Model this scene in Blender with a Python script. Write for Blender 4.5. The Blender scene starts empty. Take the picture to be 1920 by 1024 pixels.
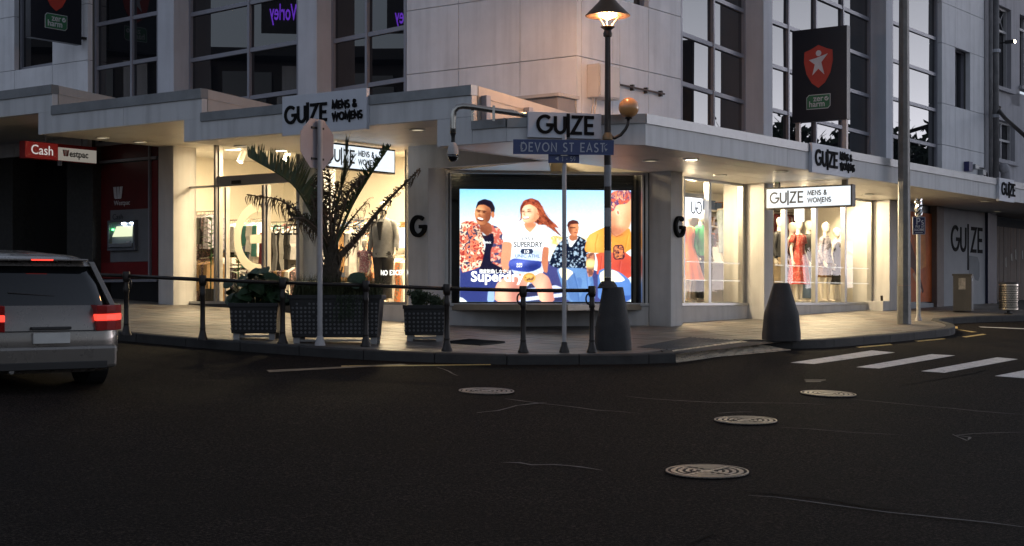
import bpy, bmesh, math, random
import numpy as np
from mathutils import Vector, Matrix
random.seed(7); rng = np.random.RandomState(5)
R = math.radians
scene = bpy.context.scene
C = scene.collection
# ------------------------------------------------------------------ camera, sky, sun, exposure
F = 2911.0; YH = 562.0; CZ = 1.5              # focal length in photo pixels, horizon row, eye height
cam_d = bpy.data.cameras.new('camera'); cam = bpy.data.objects.new('camera', cam_d); C.objects.link(cam)
cam.location = (0, 0, CZ); cam.rotation_euler = (R(90), 0, 0)
cam_d.sensor_width = 36; cam_d.lens = 36*F/1920; cam_d.shift_y = (YH-512)/1920
cam_d.clip_start = 0.1; cam_d.clip_end = 2000
scene.camera = cam
SUN_EL, SUN_AZ = 1.5, 62.0                    # dusk, low glow to the right of the view
world = bpy.data.worlds.new("World"); scene.world = world; world.use_nodes = True
nt = world.node_tree; nt.nodes.clear()
sky = nt.nodes.new('ShaderNodeTexSky'); sky.sky_type = 'NISHITA'; sky.sun_disc = False
sky.sun_elevation = R(SUN_EL); sky.sun_rotation = R(SUN_AZ); sky.dust_density = .6; sky.ozone_density = 2.0; sky.air_density = 1.0
bg = nt.nodes.new('ShaderNodeBackground'); bg.inputs[1].default_value = 0.15
wo = nt.nodes.new('ShaderNodeOutputWorld')
hs = nt.nodes.new('ShaderNodeHueSaturation'); hs.inputs['Saturation'].default_value = 0.20; tint = nt.nodes.new('ShaderNodeMix'); tint.data_type = 'RGBA'; tint.blend_type = 'MULTIPLY'; tint.inputs[0].default_value = 1; tint.inputs[7].default_value = (.86, .94, 1.12, 1)
nt.links.new(sky.outputs[0], hs.inputs['Color']); nt.links.new(hs.outputs[0], tint.inputs[6]); nt.links.new(tint.outputs[2], bg.inputs[0]); nt.links.new(bg.outputs[0], wo.inputs[0])
sd = bpy.data.lights.new('sun', 'SUN'); sd.energy = 0.03; sd.angle = R(10); sd.color = (1, .75, .6)
sun = bpy.data.objects.new('sun', sd); C.objects.link(sun)
sv = Vector((math.sin(R(SUN_AZ))*math.cos(R(SUN_EL)), math.cos(R(SUN_AZ))*math.cos(R(SUN_EL)), math.sin(R(SUN_EL))))
sun.rotation_euler = sv.to_track_quat('Z', 'Y').to_euler()
vs = scene.view_settings
vs.view_transform = 'Standard'; vs.look = 'None'; vs.gamma = 1; vs.use_curve_mapping = False; vs.exposure = 1.7
scene.cycles.max_bounces = 6; scene.cycles.diffuse_bounces = 3; scene.cycles.glossy_bounces = 3
scene.cycles.transparent_max_bounces = 12; scene.cycles.caustics_reflective = False; scene.cycles.caustics_refractive = False
scene.cycles.sample_clamp_indirect = 4.0

# ------------------------------------------------------------------ place geometry
UX, UY = 1.048, 25.0                          # vertical edge where the two street walls meet
RD = Vector((.592, .806, 0)); LD = Vector((-.806, .592, 0))
def fr(origin, x, y, z=Vector((0, 0, 1))):
    o = Vector(origin); x = Vector(x); y = Vector(y); z = Vector(z)
    return lambda a, b, c: o + x*a + y*b + z*c
WLD = fr((0, 0, 0), (1, 0, 0), (0, 1, 0))
TL = fr((UX, UY, 0), LD, RD)                  # left street wall: a along it, b into the building
TR = fr((UX, UY, 0), RD, LD)                  # right street wall
def along(T, px, d=0.0):
    "distance along a wall plane at which the sight line of photo column px meets it"
    k = (px-960)/F; o = T(0, d, 0); e = T(1, d, 0)-o
    return (k*o.y-o.x)/(e.x-k*e.y)
def sL(px, d=0.0): return along(TL, px, d)
def tR(px, d=0.0): return along(TR, px, d)
def G(X, Y):
    Yc = min(max(Y, 3.0), 60.0)
    z = .14+.05*(Yc-12.2)
    if X < 0: z += -.03*max(X, -14)
    if X > 3: z -= .03*min(X-3, 17)
    return z
KH = .13
def GP(X, Y): return G(X, Y)+KH
def gp(px, py, h=0.0):
    "point of the ground (plus h) seen at a photo pixel"
    lo, hi = 3.0, 59.0
    f = lambda Y: CZ+(YH-py)/F*Y-G((px-960)/F*Y, Y)-h
    for _ in range(50):
        m = .5*(lo+hi)
        if f(m) > 0: lo = m
        else: hi = m
    Y = .5*(lo+hi); X = (px-960)/F*Y
    return Vector((X, Y, G(X, Y)+h))
def W(px, py, Y): return Vector(((px-960)/F*Y, Y, CZ+(YH-py)/F*Y))

# ------------------------------------------------------------------ mesh helpers
ORG = {}
class MB:
    def __init__(s): s.v = []; s.f = []; s.c = []
    def add(s, vs_, fs_, col=None):
        n = len(s.v); s.v += [Vector(p) for p in vs_]; s.f += [tuple(i+n for i in f) for f in fs_]
        if col is not None: s.c += [col]*len(fs_)
        return s
    def box(s, T, x0, x1, y0, y1, z0, z1, col=None):
        p = [T(x, y, z) for z in (z0, z1) for y in (y0, y1) for x in (x0, x1)]
        return s.add(p, [(0, 2, 3, 1), (4, 5, 7, 6), (0, 1, 5, 4), (2, 6, 7, 3), (0, 4, 6, 2), (1, 3, 7, 5)], col)
    def prism(s, T, pts, y0, y1, col=None):
        "polygon in (x,z) extruded from y0 to y1"
        n = len(pts)
        p = [T(x, y0, z) for x, z in pts]+[T(x, y1, z) for x, z in pts]
        return s.add(p, [tuple(range(n)), tuple(range(2*n-1, n-1, -1))]+[(i, (i+1) % n, n+(i+1) % n, n+i) for i in range(n)], col)
    def slab(s, pts, z0, z1, col=None):
        "plan polygon (x,y) extruded from z0 to z1"
        n = len(pts)
        p = [Vector((x, y, z0)) for x, y in pts]+[Vector((x, y, z1)) for x, y in pts]
        return s.add(p, [tuple(range(n)), tuple(range(2*n-1, n-1, -1))]+[(i, (i+1) % n, n+(i+1) % n, n+i) for i in range(n)], col)
    def quad(s, a, b, c, d, col=None): return s.add([a, b, c, d], [(0, 1, 2, 3)], col)
    def tube(s, pts, rad, n=10, caps=True, col=None, sq=None):
        pts = [Vector(p) for p in pts]; m = len(pts)
        if not hasattr(rad, '__len__'): rad = [rad]*m
        rings = []; up = None
        for i, p in enumerate(pts):
            d = (pts[min(i+1, m-1)]-pts[max(i-1, 0)])
            if d.length < 1e-9: d = Vector((0, 0, 1))
            d.normalize()
            if up is None: up = Vector((1, 0, 0)) if abs(d.x) < .9 else Vector((0, 1, 0))
            u = (up-d*up.dot(d)).normalized(); w = d.cross(u); up = u
            r = rad[i]; ra, rb = (r if hasattr(r, '__len__') else (r, r))
            rings.append([p+u*ra*math.cos(2*math.pi*k/n)+w*rb*math.sin(2*math.pi*k/n) for k in range(n)])
        vv = [q for r_ in rings for q in r_]
        ff = [(i*n+k, i*n+(k+1) % n, (i+1)*n+(k+1) % n, (i+1)*n+k) for i in range(m-1) for k in range(n)]
        if caps: ff += [tuple(range(n-1, -1, -1)), tuple((m-1)*n+k for k in range(n))]
        return s.add(vv, ff, col)
    def lathe(s, T, prof, n=24, col=None):
        "profile (r,z) turned round the frame's z axis"
        m = len(prof); vv = []
        for r, z in prof:
            vv += [T(r*math.cos(2*math.pi*k/n), r*math.sin(2*math.pi*k/n), z) for k in range(n)]
        ff = [(i*n+k, i*n+(k+1) % n, (i+1)*n+(k+1) % n, (i+1)*n+k) for i in range(m-1) for k in range(n)]
        ff += [tuple(range(n-1, -1, -1)), tuple((m-1)*n+k for k in range(n))]
        return s.add(vv, ff, col)
    def build(s, name, mat, parent=None, smooth=False, bevel=0, label=None, cat=None, group=None, kind=None, recalc=True, origin=None):
        me = bpy.data.meshes.new(name)
        if parent is not None: org = ORG[parent.name]
        elif origin is not None: org = Vector(origin)
        elif kind == 'structure': org = Vector((0, 0, 0))
        else:
            xs = [p.x for p in s.v]; ys = [p.y for p in s.v]; zs = [p.z for p in s.v]
            org = Vector(((min(xs)+max(xs))/2, (min(ys)+max(ys))/2, min(zs)))
        me.from_pydata([tuple(p-org) for p in s.v], [], s.f)
        if s.c:
            ca = me.color_attributes.new('tone', 'FLOAT_COLOR', 'CORNER')
            arr = []
            for pl in me.polygons:
                c = s.c[pl.index]; arr += list((*c, 1.0))*pl.loop_total
            ca.data.foreach_set('color', arr)
        if recalc:
            bm = bmesh.new(); bm.from_mesh(me); bmesh.ops.recalc_face_normals(bm, faces=bm.faces); bm.to_mesh(me); bm.free()
        if smooth:
            me.polygons.foreach_set('use_smooth', [True]*len(me.polygons))
        me.materials.append(mat)
        o = bpy.data.objects.new(name, me); C.objects.link(o)
        if parent is not None:
            o.parent = parent; ORG[o.name] = org
        else:
            o.location = org; ORG[o.name] = org
        if smooth == 'auto':
            me.set_sharp_from_angle(angle=R(35))
        if bevel:
            b = o.modifiers.new('bevel', 'BEVEL'); b.width = bevel; b.segments = 2; b.limit_method = 'ANGLE'; b.angle_limit = R(40)
        tag(o, label, cat, group, kind)
        return o
def tag(o, label=None, cat=None, group=None, kind=None):
    if label: o['label'] = label
    if cat: o['category'] = cat
    if group: o['group'] = group
    if kind: o['kind'] = kind
    return o
def thing(name, loc, label, cat, group=None):
    o = bpy.data.objects.new(name, None); C.objects.link(o); o.location = loc; o.empty_display_size = .1
    ORG[o.name] = Vector(loc)
    return tag(o, label, cat, group)
def copy_tree(o, parent=None):
    c = o.copy(); C.objects.link(c); c.parent = parent
    for ch in [x for x in o.children]: copy_tree(ch, c)
    ORG[c.name] = ORG[o.name]
    return c

# ------------------------------------------------------------------ materials
def M(name, col, rough=.6, metal=0.0, var=.12, scale=4.0, bump=0.0, bscale=None, spec=None, streak=0.0, ior=None, tone=False, dirt=None, coat=0):
    m = bpy.data.materials.new(name); m.use_nodes = True; n = m.node_tree; N = n.nodes; L = n.links
    b = N['Principled BSDF']; b.inputs['Roughness'].default_value = rough; b.inputs['Metallic'].default_value = metal
    if spec is not None: b.inputs['Specular IOR Level'].default_value = spec
    if ior: b.inputs['IOR'].default_value = ior
    if coat: b.inputs['Coat Weight'].default_value = coat; b.inputs['Coat Roughness'].default_value = .08
    tc = N.new('ShaderNodeTexCoord')
    nz = N.new('ShaderNodeTexNoise'); nz.inputs['Scale'].default_value = scale; nz.inputs['Detail'].default_value = 6; nz.inputs['Roughness'].default_value = .65
    L.new(tc.outputs['Object'], nz.inputs['Vector'])
    mr = N.new('ShaderNodeMapRange'); mr.inputs[1].default_value = .3; mr.inputs[2].default_value = .7
    mr.inputs[3].default_value = 1-var; mr.inputs[4].default_value = 1+var
    L.new(nz.outputs['Fac'], mr.inputs[0])
    mul = N.new('ShaderNodeMix'); mul.data_type = 'RGBA'; mul.blend_type = 'MULTIPLY'; mul.inputs[0].default_value = 1
    if tone:
        at = N.new('ShaderNodeVertexColor'); at.layer_name = 'tone'; L.new(at.outputs[0], mul.inputs[6])
    else: mul.inputs[6].default_value = (*col, 1)
    L.new(mr.outputs[0], mul.inputs[7]); out = mul.outputs[2]
    if streak:
        mp = N.new('ShaderNodeMapping'); mp.inputs['Scale'].default_value = (3.0, 3.0, .25); L.new(tc.outputs['Object'], mp.inputs[0])
        n2 = N.new('ShaderNodeTexNoise'); n2.inputs['Scale'].default_value = 2.2; n2.inputs['Detail'].default_value = 5; L.new(mp.outputs[0], n2.inputs['Vector'])
        m2 = N.new('ShaderNodeMapRange'); m2.inputs[1].default_value = .45; m2.inputs[2].default_value = .75; m2.inputs[3].default_value = 1; m2.inputs[4].default_value = 1-streak
        L.new(n2.outputs['Fac'], m2.inputs[0])
        mu = N.new('ShaderNodeMix'); mu.data_type = 'RGBA'; mu.blend_type = 'MULTIPLY'; mu.inputs[0].default_value = 1
        L.new(out, mu.inputs[6]); L.new(m2.outputs[0], mu.inputs[7]); out = mu.outputs[2]
    L.new(out, b.inputs['Base Color'])
    r2 = N.new('ShaderNodeMapRange'); r2.inputs[3].default_value = max(0, rough-.08); r2.inputs[4].default_value = min(1, rough+.08)
    L.new(nz.outputs['Fac'], r2.inputs[0]); L.new(r2.outputs[0], b.inputs['Roughness'])
    if bump:
        nb = N.new('ShaderNodeTexNoise'); nb.inputs['Scale'].default_value = bscale or scale*8; nb.inputs['Detail'].default_value = 4
        L.new(tc.outputs['Object'], nb.inputs['Vector'])
        bp = N.new('ShaderNodeBump'); bp.inputs['Strength'].default_value = bump; bp.inputs['Distance'].default_value = .01
        L.new(nb.outputs['Fac'], bp.inputs['Height']); L.new(bp.outputs[0], b.inputs['Normal'])
    return m
def E(name, col, strength, tone=False):
    m = bpy.data.materials.new(name); m.use_nodes = True; N = m.node_tree.nodes; L = m.node_tree.links
    b = N['Principled BSDF']; b.inputs['Base Color'].default_value = (.02, .02, .02, 1); b.inputs['Roughness'].default_value = .4
    b.inputs['Emission Color'].default_value = (*col, 1); b.inputs['Emission Strength'].default_value = strength
    if tone:
        at = N.new('ShaderNodeVertexColor'); at.layer_name = 'tone'; L.new(at.outputs[0], b.inputs['Emission Color'])
    return m
def glass_mat(name, tint=(1, 1, 1), refl=1.0):
    m = bpy.data.materials.new(name); m.use_nodes = True; N = m.node_tree.nodes; L = m.node_tree.links; N.clear()
    o = N.new('ShaderNodeOutputMaterial'); t = N.new('ShaderNodeBsdfTransparent'); t.inputs[0].default_value = (*tint, 1)
    g = N.new('ShaderNodeBsdfGlossy'); g.inputs['Roughness'].default_value = .01
    fz = N.new('ShaderNodeFresnel'); fz.inputs[0].default_value = 1.45; ge = N.new('ShaderNodeNewGeometry'); fb = N.new('ShaderNodeMath'); fb.operation = 'SUBTRACT'; fb.inputs[0].default_value = 1; L.new(ge.outputs['Backfacing'], fb.inputs[1])
    mp = N.new('ShaderNodeMath'); mp.operation = 'MULTIPLY'; m3 = N.new('ShaderNodeMath'); m3.operation = 'MULTIPLY'; m3.inputs[1].default_value = refl; L.new(fb.outputs[0], m3.inputs[0]); L.new(m3.outputs[0], mp.inputs[1])
    mx = N.new('ShaderNodeMixShader'); L.new(fz.outputs[0], mp.inputs[0]); L.new(mp.outputs[0], mx.inputs[0])
    L.new(t.outputs[0], mx.inputs[1]); L.new(g.outputs[0], mx.inputs[2]); L.new(mx.outputs[0], o.inputs[0])
    return m
m_wall = M('painted_concrete', (.72, .72, .75), .75, var=.09, scale=1.3, bump=.25, bscale=40, streak=.15)
m_joint = M('joint_shadow_gap', (.12, .12, .12), .9)
m_pier = M('painted_pier', (.56, .57, .62), .7, var=.06, scale=2, bump=.2, bscale=50, streak=.12)
m_fascia = M('fascia_paint', (.60, .60, .61), .6, var=.05, scale=1.5, bump=.1, bscale=30, streak=.20)
m_cap = M('zinc_flashing', (.25, .26, .27), .42, metal=.55, var=.18, scale=2.2, bump=.15, bscale=8)
m_soffit = M('soffit_board', (.62, .60, .56), .45, var=.05, scale=1.0, bump=.08, bscale=12)
m_upframe = M('window_frame_grey', (.27, .27, .31), .45, metal=.2, var=.06)
m_alu = M('anodised_aluminium', (.42, .42, .42), .35, metal=.7, var=.05)
m_upglass = M('dark_reflective_pane', (.006, .007, .010), .03, var=.0, ior=1.85, bump=.006, bscale=.8)
for l_ in list(m_upglass.node_tree.links):
    if l_.to_socket.name == 'Roughness': m_upglass.node_tree.links.remove(l_)
m_upglass.node_tree.nodes['Principled BSDF'].inputs['Roughness'].default_value = .006
m_plinth = M('plinth_render', (.56, .55, .55), .75, var=.08, scale=2, bump=.2, bscale=50, streak=.15)
m_shopglass = glass_mat('shop_glass', (.97, .98, .97), .32)
m_inwall = M('shop_plaster', (.72, .68, .60), .8, var=.03)
m_white = M('white_paint', (.8, .79, .76), .6, var=.04)
m_black = M('black_paint', (.012, .012, .013), .45, var=.2)
m_letter = M('letter_black', (.010, .010, .011), .85, var=.1, spec=.12)
m_blackmatt = M('black_void', (.004, .004, .005), .9)
m_asphalt = None

# ------------------------------------------------------------------ stroke lettering
def arc(cx, cy, rx, ry, a0, a1, n=14):
    return [(cx+rx*math.cos(R(a0+(a1-a0)*i/n)), cy+ry*math.sin(R(a0+(a1-a0)*i/n))) for i in range(n+1)]
GL = {
 'G': (.86, [arc(.46, .5, .42, .46, 48, 352, 22)+[(.87, .47), (.54, .47)]]),
 'U': (.66, [[(.07, .97)]+arc(.35, .34, .28, .30, 180, 360, 12)+[(.63, .97)]]),
 'I': (.10, [[(.06, 0), (.06, 1)]]),
 '|': (.10, [[(.06, -.22), (.06, 1.14)]]),
 'Z': (.66, [[(.04, .96), (.60, .96), (.06, .04), (.64, .04)]]),
 'E': (.56, [[(.56, .96), (.07, .96), (.07, .04), (.56, .04)], [(.07, .5), (.50, .5)]]),
 'M': (.92, [[(.05, 0), (.13, .97), (.46, .18), (.79, .97), (.87, 0)]]),
 'Q': (.92, [[(.05, 0), (.13, .97), (.46, .18), (.79, .97), (.84, -.45)]]),
 'N': (.74, [[(.07, 0), (.07, .96), (.67, .04), (.67, 1)]]),
 'S': (.54, [arc(.28, .73, .22, .235, 40, 250, 12)+arc(.26, .25, .24, .225, 80, -150, 12)]),
 '&': (.72, [[(.68, 0), (.18, .68)]+arc(.31, .80, .15, .16, 200, -30, 8)+[(.12, .38)]+arc(.27, .22, .21, .2, 150, 330, 8)+[(.64, .46)]]),
 'W': (1.14, [[(.04, 1), (.30, .05), (.57, .92), (.84, .05), (1.10, 1)]]),
 'O': (.92, [arc(.46, .5, .41, .46, 90, 450, 24)]),
 'D': (.78, [[(.07, .04), (.07, .96), (.30, .96)]+arc(.30, .5, .42, .46, 90, -90, 12)+[(.07, .04)]]),
 'V': (.74, [[(.04, 1), (.37, .04), (.70, 1)]]),
 'T': (.62, [[(.02, .96), (.60, .96)], [(.31, .96), (.31, 0)]]),
 'A': (.76, [[(.04, 0), (.38, .97), (.72, 0)], [(.17, .32), (.59, .32)]]),
 'R': (.62, [[(.07, 0), (.07, .96), (.34, .96)]+arc(.34, .72, .22, .24, 90, -90, 8)+[(.07, .48)], [(.34, .48), (.60, 0)]]),
 'P': (.60, [[(.07, 0), (.07, .96), (.32, .96)]+arc(.32, .71, .22, .25, 90, -90, 8)+[(.07, .46)]]),
 'C': (.76, [arc(.44, .5, .39, .46, 45, 315, 18)]),
 'H': (.72, [[(.07, 0), (.07, 1)], [(.65, 0), (.65, 1)], [(.07, .5), (.65, .5)]]),
 'X': (.68, [[(.04, 0), (.64, 1)], [(.04, 1), (.64, 0)]]),
 'Y': (.66, [[(.03, 1), (.33, .5), (.63, 1)], [(.33, .5), (.33, 0)]]),
 'L': (.5, [[(.07, 1), (.07, .04), (.5, .04)]]),
 'K': (.66, [[(.07, 0), (.07, 1)], [(.62, 1), (.09, .45), (.64, 0)]]),
 'B': (.6, [[(.07, .04), (.07, .96), (.3, .96)]+arc(.3, .73, .2, .23, 90, -90, 8)+[(.07, .5)], [(.3, .5)]+arc(.32, .27, .23, .23, 90, -90, 8)+[(.07, .04)]]),
 '1': (.3, [[(.02, .76), (.2, .95), (.2, 0)]]),
 '5': (.58, [[(.5, .95), (.14, .95), (.10, .56)]+arc(.28, .32, .24, .27, 110, -140, 12)]),
 '9': (.58, [arc(.29, .68, .22, .27, 0, 360, 16), [(.51, .66), (.46, .3), (.2, .02)]]),
 '0': (.62, [arc(.31, .5, .24, .46, 90, 450, 18)]),
 '4': (.62, [[(.44, 0), (.44, .97), (.04, .3), (.6, .3)]]),
 '-': (.42, [[(.04, .45), (.38, .45)]]),
 's': (.42, [arc(.21, .47, .14, .15, 40, 250, 8)+arc(.2, .17, .15, .15, 80, -150, 8)]),
 ' ': (.36, []),
}
def strip(mb, T, pl, w, y0, y1, col=None):
    "a polyline of constant width as a solid with mitred corners"
    P = [Vector((x, z)) for x, z in pl]; n = len(P)
    closed = (P[0]-P[-1]).length < 1e-6
    if closed: P = P[:-1]; n -= 1
    Lp, Rp = [], []
    for i in range(n):
        a = P[(i-1) % n] if (closed or i > 0) else None
        b = P[(i+1) % n] if (closed or i < n-1) else None
        d1 = (P[i]-a).normalized() if a is not None else None
        d2 = (b-P[i]).normalized() if b is not None else None
        if d1 is None: d1 = d2
        if d2 is None: d2 = d1
        n1 = Vector((-d1.y, d1.x)); n2 = Vector((-d2.y, d2.x)); m = (n1+n2)
        if m.length < 1e-6: m = n1
        m.normalize(); k = min(1/max(m.dot(n1), .3), 2.4)
        Lp.append(P[i]+m*k*w/2); Rp.append(P[i]-m*k*w/2)
    vv = []
    for y in (y0, y1):
        vv += [T(p.x, y, p.y) for p in Lp]+[T(p.x, y, p.y) for p in Rp]
    ff = []; m = 2*n; rngi = range(n if closed else n-1)
    for i in rngi:
        j = (i+1) % n
        ff += [(i, j, n+j, n+i), (m+i, m+n+i, m+n+j, m+j), (i, m+i, m+j, j), (n+i, n+j, m+n+j, m+n+i)]
    if not closed: ff += [(0, n, m+n, m), (n-1, m+n-1, m+2*n-1, 2*n-1)]
    mb.add(vv, ff, col)
def lettering(mb, T, txt, x, z, h, sw, y0, y1, gap=.16, sx=1.0, col=None):
    k = 0
    for ch in txt:
        w, strokes = GL[ch]
        for pl in strokes:
            strip(mb, T, [(x+px*h*sx, z+pz*h) for px, pz in pl], sw, y0, y1+k*.0004, col); k += 1
        x += (w+gap)*h*sx
    return x
def textw(txt, h, gap=.16, sx=1.0): return sum((GL[c][0]+gap) for c in txt)*h*sx-gap*h*sx
def fittext(name, txt, T, x0, x1, z, cap, y, mat, parent, ext=.002, bold=0.0, shear=0.0):
    o = fonttext(name, txt, T, 0, z, cap/.73, y, mat, parent, ext=ext, bold=bold, shear=shear)
    xd_ = (T(1, 0, 0)-T(0, 0, 0)).normalized(); org = ORG[o.name]; o0 = T(0, 0, 0); xs = [(v.co+org-o0).dot(xd_) for v in o.data.vertices]; a_, b_ = min(xs), max(xs); k = (x1-x0)/(b_-a_)
    for v, x in zip(o.data.vertices, xs): v.co += xd_*(x0+(x-a_)*k-x)
    return o
def fonttext(name, txt, T, x, z, size, y, mat, parent, align='LEFT', ext=.002, sx=1.0, shear=0.0, bold=0.0):
    cu = bpy.data.curves.new(name, 'FONT'); cu.body = txt; cu.size = size; cu.extrude = ext; cu.align_x = align; cu.shear = shear; cu.offset = bold
    cu.resolution_u = 3
    to = bpy.data.objects.new(name, cu); C.objects.link(to)
    bpy.context.view_layer.update()
    me = bpy.data.meshes.new_from_object(to.evaluated_get(bpy.context.evaluated_depsgraph_get()))
    bpy.data.objects.remove(to)
    mb = MB(); mb.add([T(x+v.co.x*sx, y+v.co.z, z+v.co.y) for v in me.vertices], [tuple(p.vertices) for p in me.polygons])
    bpy.data.meshes.remove(me)
    return mb.build(name, mat, parent)
# ------------------------------------------------------------------ ground: road, kerb, pavement
def surface_mat(name, base, speck, rough, bump, patch=.25, metal=0):
    m = bpy.data.materials.new(name); m.use_nodes = True; N = m.node_tree.nodes; L = m.node_tree.links; b = N['Principled BSDF']
    tc = N.new('ShaderNodeTexCoord')
    n1 = N.new('ShaderNodeTexNoise'); n1.inputs['Scale'].default_value = 44; n1.inputs['Detail'].default_value = 2; n1.inputs['Roughness'].default_value = .8; L.new(tc.outputs['Object'], n1.inputs['Vector'])
    cr = N.new('ShaderNodeValToRGB'); cr.color_ramp.elements[0].position = .47; cr.color_ramp.elements[0].color = (*base, 1)
    cr.color_ramp.elements[1].position = .78; cr.color_ramp.elements[1].color = (*speck, 1); L.new(n1.outputs['Fac'], cr.inputs[0])
    n2 = N.new('ShaderNodeTexNoise'); n2.inputs['Scale'].default_value = .42; n2.inputs['Detail'].default_value = 7; n2.inputs['Roughness'].default_value = .7; L.new(tc.outputs['Object'], n2.inputs['Vector'])
    mr = N.new('ShaderNodeMapRange'); mr.inputs[1].default_value = .3; mr.inputs[2].default_value = .7; mr.inputs[3].default_value = 1-patch; mr.inputs[4].default_value = 1+patch; L.new(n2.outputs['Fac'], mr.inputs[0])
    mu = N.new('ShaderNodeMix'); mu.data_type = 'RGBA'; mu.blend_type = 'MULTIPLY'; mu.inputs[0].default_value = 1
    L.new(cr.outputs[0], mu.inputs[6]); L.new(mr.outputs[0], mu.inputs[7]); L.new(mu.outputs[2], b.inputs['Base Color'])
    r2 = N.new('ShaderNodeMapRange'); r2.inputs[3].default_value = rough-.12; r2.inputs[4].default_value = rough+.12; L.new(n2.outputs['Fac'], r2.inputs[0]); L.new(r2.outputs[0], b.inputs['Roughness'])
    v = N.new('ShaderNodeTexVoronoi'); v.inputs['Scale'].default_value = 110; L.new(tc.outputs['Object'], v.inputs['Vector'])
    bp = N.new('ShaderNodeBump'); bp.inputs['Strength'].default_value = bump; bp.inputs['Distance'].default_value = .006; L.new(v.outputs['Distance'], bp.inputs['Height']); L.new(bp.outputs[0], b.inputs['Normal'])
    b.inputs['Metallic'].default_value = metal; b.inputs['Specular IOR Level'].default_value = .07
    return m
m_asphalt = surface_mat('asphalt', (.0034, .0024, .0020), (.058, .046, .038), .86, 1.0, patch=.55)
m_kerb = M('kerb_concrete', (.035, .033, .032), .8, var=.3, scale=5, bump=.5, bscale=60)
m_paver = M('paver_concrete', (.2, .2, .2), .48, var=.18, scale=3, bump=.35, bscale=70, tone=True)
m_brick = M('brick_paver', (.2, .17, .14), .5, var=.2, scale=6, bump=.5, bscale=70)
m_gravelbase = M('mortar_bed', (.06, .055, .05), .9)
mb = MB()
xs = [-200, -120, -60, -40, -30, -22, -14, -10, -6, -3, 0, 3, 5, 8, 12, 16, 20, 30, 45, 70, 120, 200]
ys = [-120, -60, -20, -5, 3, 6, 9, 12, 15, 18, 21, 24, 27, 30, 35, 40, 50, 60, 90, 160, 300]
for y in ys:
    for x in xs: mb.v.append(Vector((x, y, G(x, y))))
nx = len(xs)
for j in range(len(ys)-1):
    for i in range(nx-1): mb.f.append((j*nx+i, j*nx+i+1, (j+1)*nx+i+1, (j+1)*nx+i))
mb.build('road', m_asphalt, kind='structure')
# kerb line: bottom edge of the kerb as seen in the photo, left to right
KL = [gp(-900, 585), gp(-300, 598), gp(0, 618), gp(237, 640), gp(380, 653), gp(560, 667), gp(720, 677), gp(880, 682), gp(1060, 684), gp(1180, 683), gp(1267, 680)]
PIN_L = gp(1260, 657, KH); PIN_R = gp(1385, 639, KH)
KR = [PIN_R, gp(1432, 648, KH*.4), gp(1495, 654), gp(1560, 652), gp(1680, 641), gp(1775, 631), gp(1792, 626), gp(1789, 620), gp(1752, 611), gp(1800, 606), gp(1925, 602), gp(2100, 597), gp(2500, 590)]
def smooth(pts, it=2):
    for _ in range(it):
        q = [pts[0]]
        for a, b in zip(pts[:-1], pts[1:]): q += [a*.75+b*.25, a*.25+b*.75]
        pts = q+[pts[-1]]
    return pts
KLs = smooth(KL[:-1], 2)+[KL[-1]]; KRs = smooth(KR, 1)
def xy(p): return (p.x, p.y)
outline = [xy(p) for p in KLs]+[xy(PIN_L), xy(PIN_R)]+[xy(p) for p in KRs[1:]]+[(70, 60), (40, 75), (-45, 60)]
def poly_mesh(poly, cuts_dirs, step, zf, joint, lift, col_fn=None, lim=None):
    bm = bmesh.new()
    f = bm.faces.new([bm.verts.new((x, y, 0)) for x, y in poly])
    bmesh.ops.triangulate(bm, faces=[f]); bmesh.ops.dissolve_limit(bm, angle_limit=.01, verts=bm.verts, edges=bm.edges)
    for d in cuts_dirs:
        pr = [Vector((x, y, 0)).dot(d[0]) for x, y in poly]; lo, hi = min(pr), max(pr)
        if lim: lo, hi = max(lo, lim[0]), min(hi, lim[1])
        k = math.ceil(lo/d[1])
        while k*d[1] < hi:
            bmesh.ops.bisect_plane(bm, geom=bm.verts[:]+bm.edges[:]+bm.faces[:], plane_co=d[0]*k*d[1], plane_no=d[0]); k += 1
    return bm
# pavement bed (one sheet under everything on the building side)
def sheet(name, poly, zf, mat, step=2.0, **kw):
    bm = poly_mesh(poly, [(Vector((1, 0, 0)), step), (Vector((0, 1, 0)), step)], step, zf, 0, 0)
    bmesh.ops.triangulate(bm, faces=bm.faces)
    for v in bm.verts: v.co.z = zf(v.co.x, v.co.y)
    mb = MB(); bm.verts.ensure_lookup_table()
    for v in bm.verts: v.index
    bm.verts.index_update()
    mb.add([v.co.copy() for v in bm.verts], [tuple(v.index for v in f.verts) for f in bm.faces]); bm.free()
    o = mb.build(name, mat, **kw); return o
def inset_poly_L(d=.15):
    out = []
    for i, p in enumerate(KLs):
        a = KLs[max(i-1, 0)]; b = KLs[min(i+1, len(KLs)-1)]; t = Vector((b.x-a.x, b.y-a.y)).normalized(); n = Vector((-t.y, t.x)); out.append((p.x+n.x*d, p.y+n.y*d))
    return out
pave = sheet('pavement', outline, lambda x, y: G(x, y)+KH-.012, m_gravelbase, kind='structure')
ORG[pave.name] = Vector((0, 0, 0))
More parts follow.
